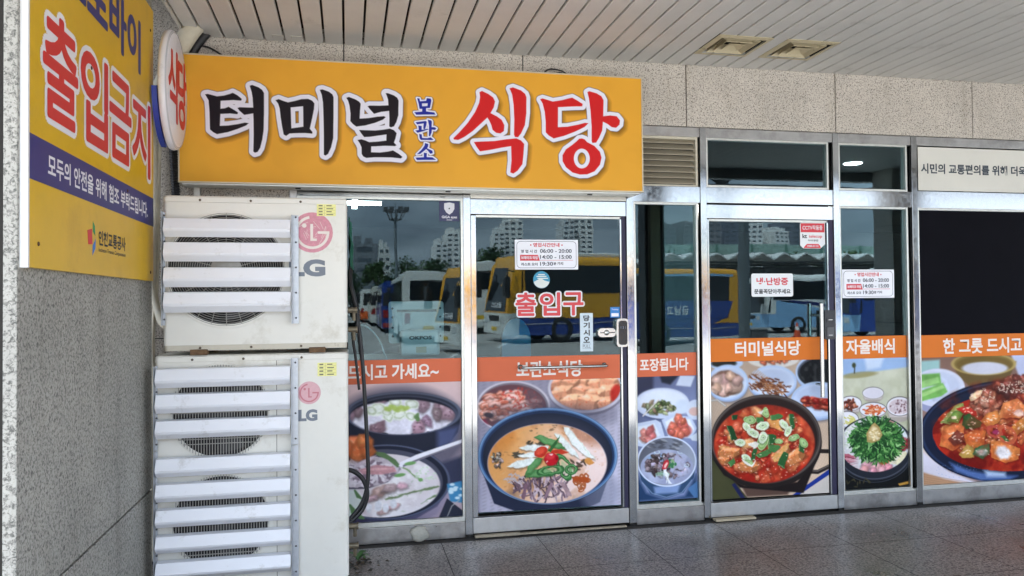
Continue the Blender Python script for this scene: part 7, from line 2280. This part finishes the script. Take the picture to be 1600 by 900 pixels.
for k in range(8):
    a = 2 * math.pi * (k + 0.5) / 8
    m_ = MB()
    cx, cy = 4.57 + 1.05 * math.cos(a), -70 + 1.05 * math.sin(a)
    m_.box(cx - 0.22, cx + 0.22, cy - 0.16, cy + 0.16, 10.25, 10.62, 0, bev=0.03)
    part(m_, 'floodlight', [mat('mast dark', (0, 0, 0))], t)

t = thing('overpass', 'overpass with a pale green noise barrier above the platforms', 'overpass', (70, -74, ZG))
m_ = MB()
m_.box(27, 140, -80, -71, 5.9, 6.35)
part(m_, 'deck', [mat('overpass concrete', lin((150, 150, 146)), 0.8)], t)
for k in range(8):
    m_ = MB()
    m_.box(30 + k * 14, 31.6 + k * 14, -77, -74, ZG, 5.895)
    part(m_, 'pier', [mat('overpass concrete', (0, 0, 0))], t)
m_ = MB()
m_.box(27, 140, -71.12, -71.02, 6.36, 7.35)
part(m_, 'noise_barrier', [mat('pale green panel', lin((168, 196, 184)), 0.4)], t)
for k in range(28):
    m_ = MB()
    m_.box(27.5 + k * 4, 27.7 + k * 4, -71.0, -70.85, 6.36, 7.42)
    part(m_, 'barrier_post', [mat('barrier post', lin((110, 150, 136)), 0.5)], t)

t = thing('platform_canopy', 'bus platform with a white zigzag roof on dark trusses across the yard', 'canopy', (45, -50, ZG))
m_ = MB()
nz_ = 50
zz = [(21 + 0.85 * k, 4.80 if k % 2 else 4.40) for k in range(nz_)]
m_.prism(zz + [(x, z - 0.10) for x, z in reversed(zz)], 'y', -56, -45)
part(m_, 'roof', [mat('white roof sheet', lin((216, 216, 212)), 0.5)], t)
m_ = MB()
dk = mat('truss grey', (0.10, 0.105, 0.11), 0.5, 0.4)
for y in (-45.4, -50, -55.6):
    m_.tube([(21, y, 4.15), (62, y, 4.15)], 0.07, 6)
    m_.tube([(21, y, 3.2), (62, y, 3.2)], 0.07, 6)
    for k in range(20):
        x = 21 + k * 2.05
        m_.tube([(x, y, 3.2), (x + 1.02, y, 4.15)], 0.045, 5)
        m_.tube([(x + 1.02, y, 4.15), (x + 2.05, y, 3.2)], 0.045, 5)
part(m_, 'truss', [dk], t)
m_ = MB()
m_.box(20.5, 63, -56.9, -56.7, -0.26, 4.35)
part(m_, 'added_dark_back', [mat('added shade backdrop', (0.05, 0.055, 0.06), 0.7)], t)  # dark backdrop added to imitate the backlit shade under the roof
for k in range(6):
    for y in (-47, -54):
        m_ = MB()
        m_.tube([(24 + k * 7.2, y, ZG), (24 + k * 7.2, y, 3.2)], 0.16, 10)
        part(m_, 'column', [dk], t)
m_ = MB()
m_.box(20, 63, -57, -44.6, ZG + 0.001, -0.27)
part(m_, 'platform', [mat('overpass concrete', (0, 0, 0))], t)

# columns and roof steel at the edge of the shop canopy
t = thing('granite_column', 'square granite column at the canopy edge reflected right of the right door', 'column', (6.75, -3.55, 0))
m_ = MB()
m_.box(6.57, 6.93, -3.73, -3.37, 0.001, 1.2, 0, bev=0.004)
m_.box(6.57, 6.93, -3.73, -3.37, 1.206, 2.4, 0, bev=0.004)
m_.box(6.57, 6.93, -3.73, -3.37, 2.406, HC + 0.02, 0, bev=0.004)
part(m_, 'cladding', [granite], t)
m_ = MB()
m_.box(6.58, 6.92, -3.72, -3.38, 0.0, HC)
part(m_, 'core', [joint], t)
t = thing('dark_column', 'dark steel column with a pale notice, reflected in the narrow window', 'column', (3.48, -3.55, 0))
m_ = MB()
m_.box(3.36, 3.60, -3.67, -3.43, 0.001, HC + 0.02, 0, bev=0.02)
part(m_, 'shaft', [mat('column with painted shade', (0.012, 0.012, 0.012), 0.35)], t)  # the column's backlit shade is put into its near-black colour
m_ = MB()
m_.box(3.41, 3.58, -3.4288, -3.427, 1.30, 1.56)
part(m_, 'notice', [mat('faded notice', (0.12, 0.13, 0.13), 0.6)], t)
t = thing('lamp_post', 'round grey steel post in the yard, mirrored across the right glass door', 'post', (9.3, -13, ZG))
m_ = MB()
m_.tube([(9.3, -13, ZG), (9.3, -13, 5.2)], [0.15, 0.13], 20)
m_.lathe([(0.26, 0.0), (0.26, 0.03), (0.16, 0.05)], (9.3, -13, ZG + 0.001), 20)
part(m_, 'shaft', [mat('post grey', lin((112, 120, 124)), 0.45, 0.4)], t)
m_ = MB()
m_.tube([(9.3, -13, 5.15), (9.3, -12.4, 5.5), (9.3, -11.6, 5.55)], 0.05, 8)
m_.box(9.18, 9.42, -11.9, -11.2, 5.50, 5.60, 0, bev=0.02)
part(m_, 'lamp_arm', [mat('post grey', (0, 0, 0))], t)
t = thing('litter_bin', 'grey steel litter bin out in the yard beside the post', 'bin', (13.3, -20, ZG))
m_ = MB()
m_.box(13.0, 13.6, -20.25, -19.75, ZG + 0.04, 0.45, 0, bev=0.02)
part(m_, 'body', [mat('bin steel', lin((96, 96, 98)), 0.5, 0.4)], t)
m_ = MB()
m_.box(12.97, 13.63, -20.28, -19.72, 0.452, 0.52, 0, bev=0.02)
part(m_, 'lid', [mat('bin lid', lin((150, 150, 150)), 0.5, 0.4)], t)
def cone(x, y, label):
    t = thing('traffic_cone', label, 'traffic cone', (x, y, ZG), 0, 'traffic cones by the platform')
    m_ = MB()
    m_.lathe([(0.17, 0.04), (0.13, 0.22), (0.105, 0.36)], (x, y, ZG), 20)
    m_.lathe([(0.075, 0.52), (0.03, 0.74), (0.0, 0.745)], (x, y, ZG), 20)
    part(m_, 'cone', [mat('cone orange', lin((206, 74, 36)), 0.5)], t)
    m_ = MB()
    m_.lathe([(0.105, 0.36), (0.075, 0.52)], (x, y, ZG), 20)
    part(m_, 'band', [mat('cone white', (0.7, 0.7, 0.7), 0.5)], t)
    m_ = MB()
    m_.box(x - 0.2, x + 0.2, y - 0.2, y + 0.2, ZG + 0.001, ZG + 0.04, 0, bev=0.01)
    part(m_, 'base', [mat('cone orange', (0, 0, 0))], t)
cone(21.6, -31.6, 'orange traffic cone in front of the white and sky-blue coach')
t = thing('roof_truss', 'dark steel roof truss with fanned struts just beyond the shop canopy', 'roof truss', (6, -7, 3.4))
ts = mat('dark roof steel', (0.02, 0.02, 0.022), 0.5)
m_ = MB()
m_.tube([(-6, -7, 3.40), (17, -7, 3.40)], 0.045, 8)
part(m_, 'lower_chord', [ts], t)
m_ = MB()
m_.tube([(-6, -7, 4.6), (17, -7, 4.6)], 0.06, 8)
part(m_, 'upper_chord', [ts], t)
for k in range(-3, 4):
    m_ = MB()
    nx_ = 6.15 + k * 3.2
    for dx in (-1.5, -0.8, -0.25, 0.45, 1.5):
        m_.tube([(nx_, -7, 3.41), (nx_ + dx, -7, 4.58)], 0.03, 6)
    part(m_, 'strut_fan', [ts], t)
for x in (-6, 17):
    m_ = MB()
    m_.tube([(x, -7, ZG), (x, -7, 4.6)], 0.12, 12)
    part(m_, 'post', [ts], t)
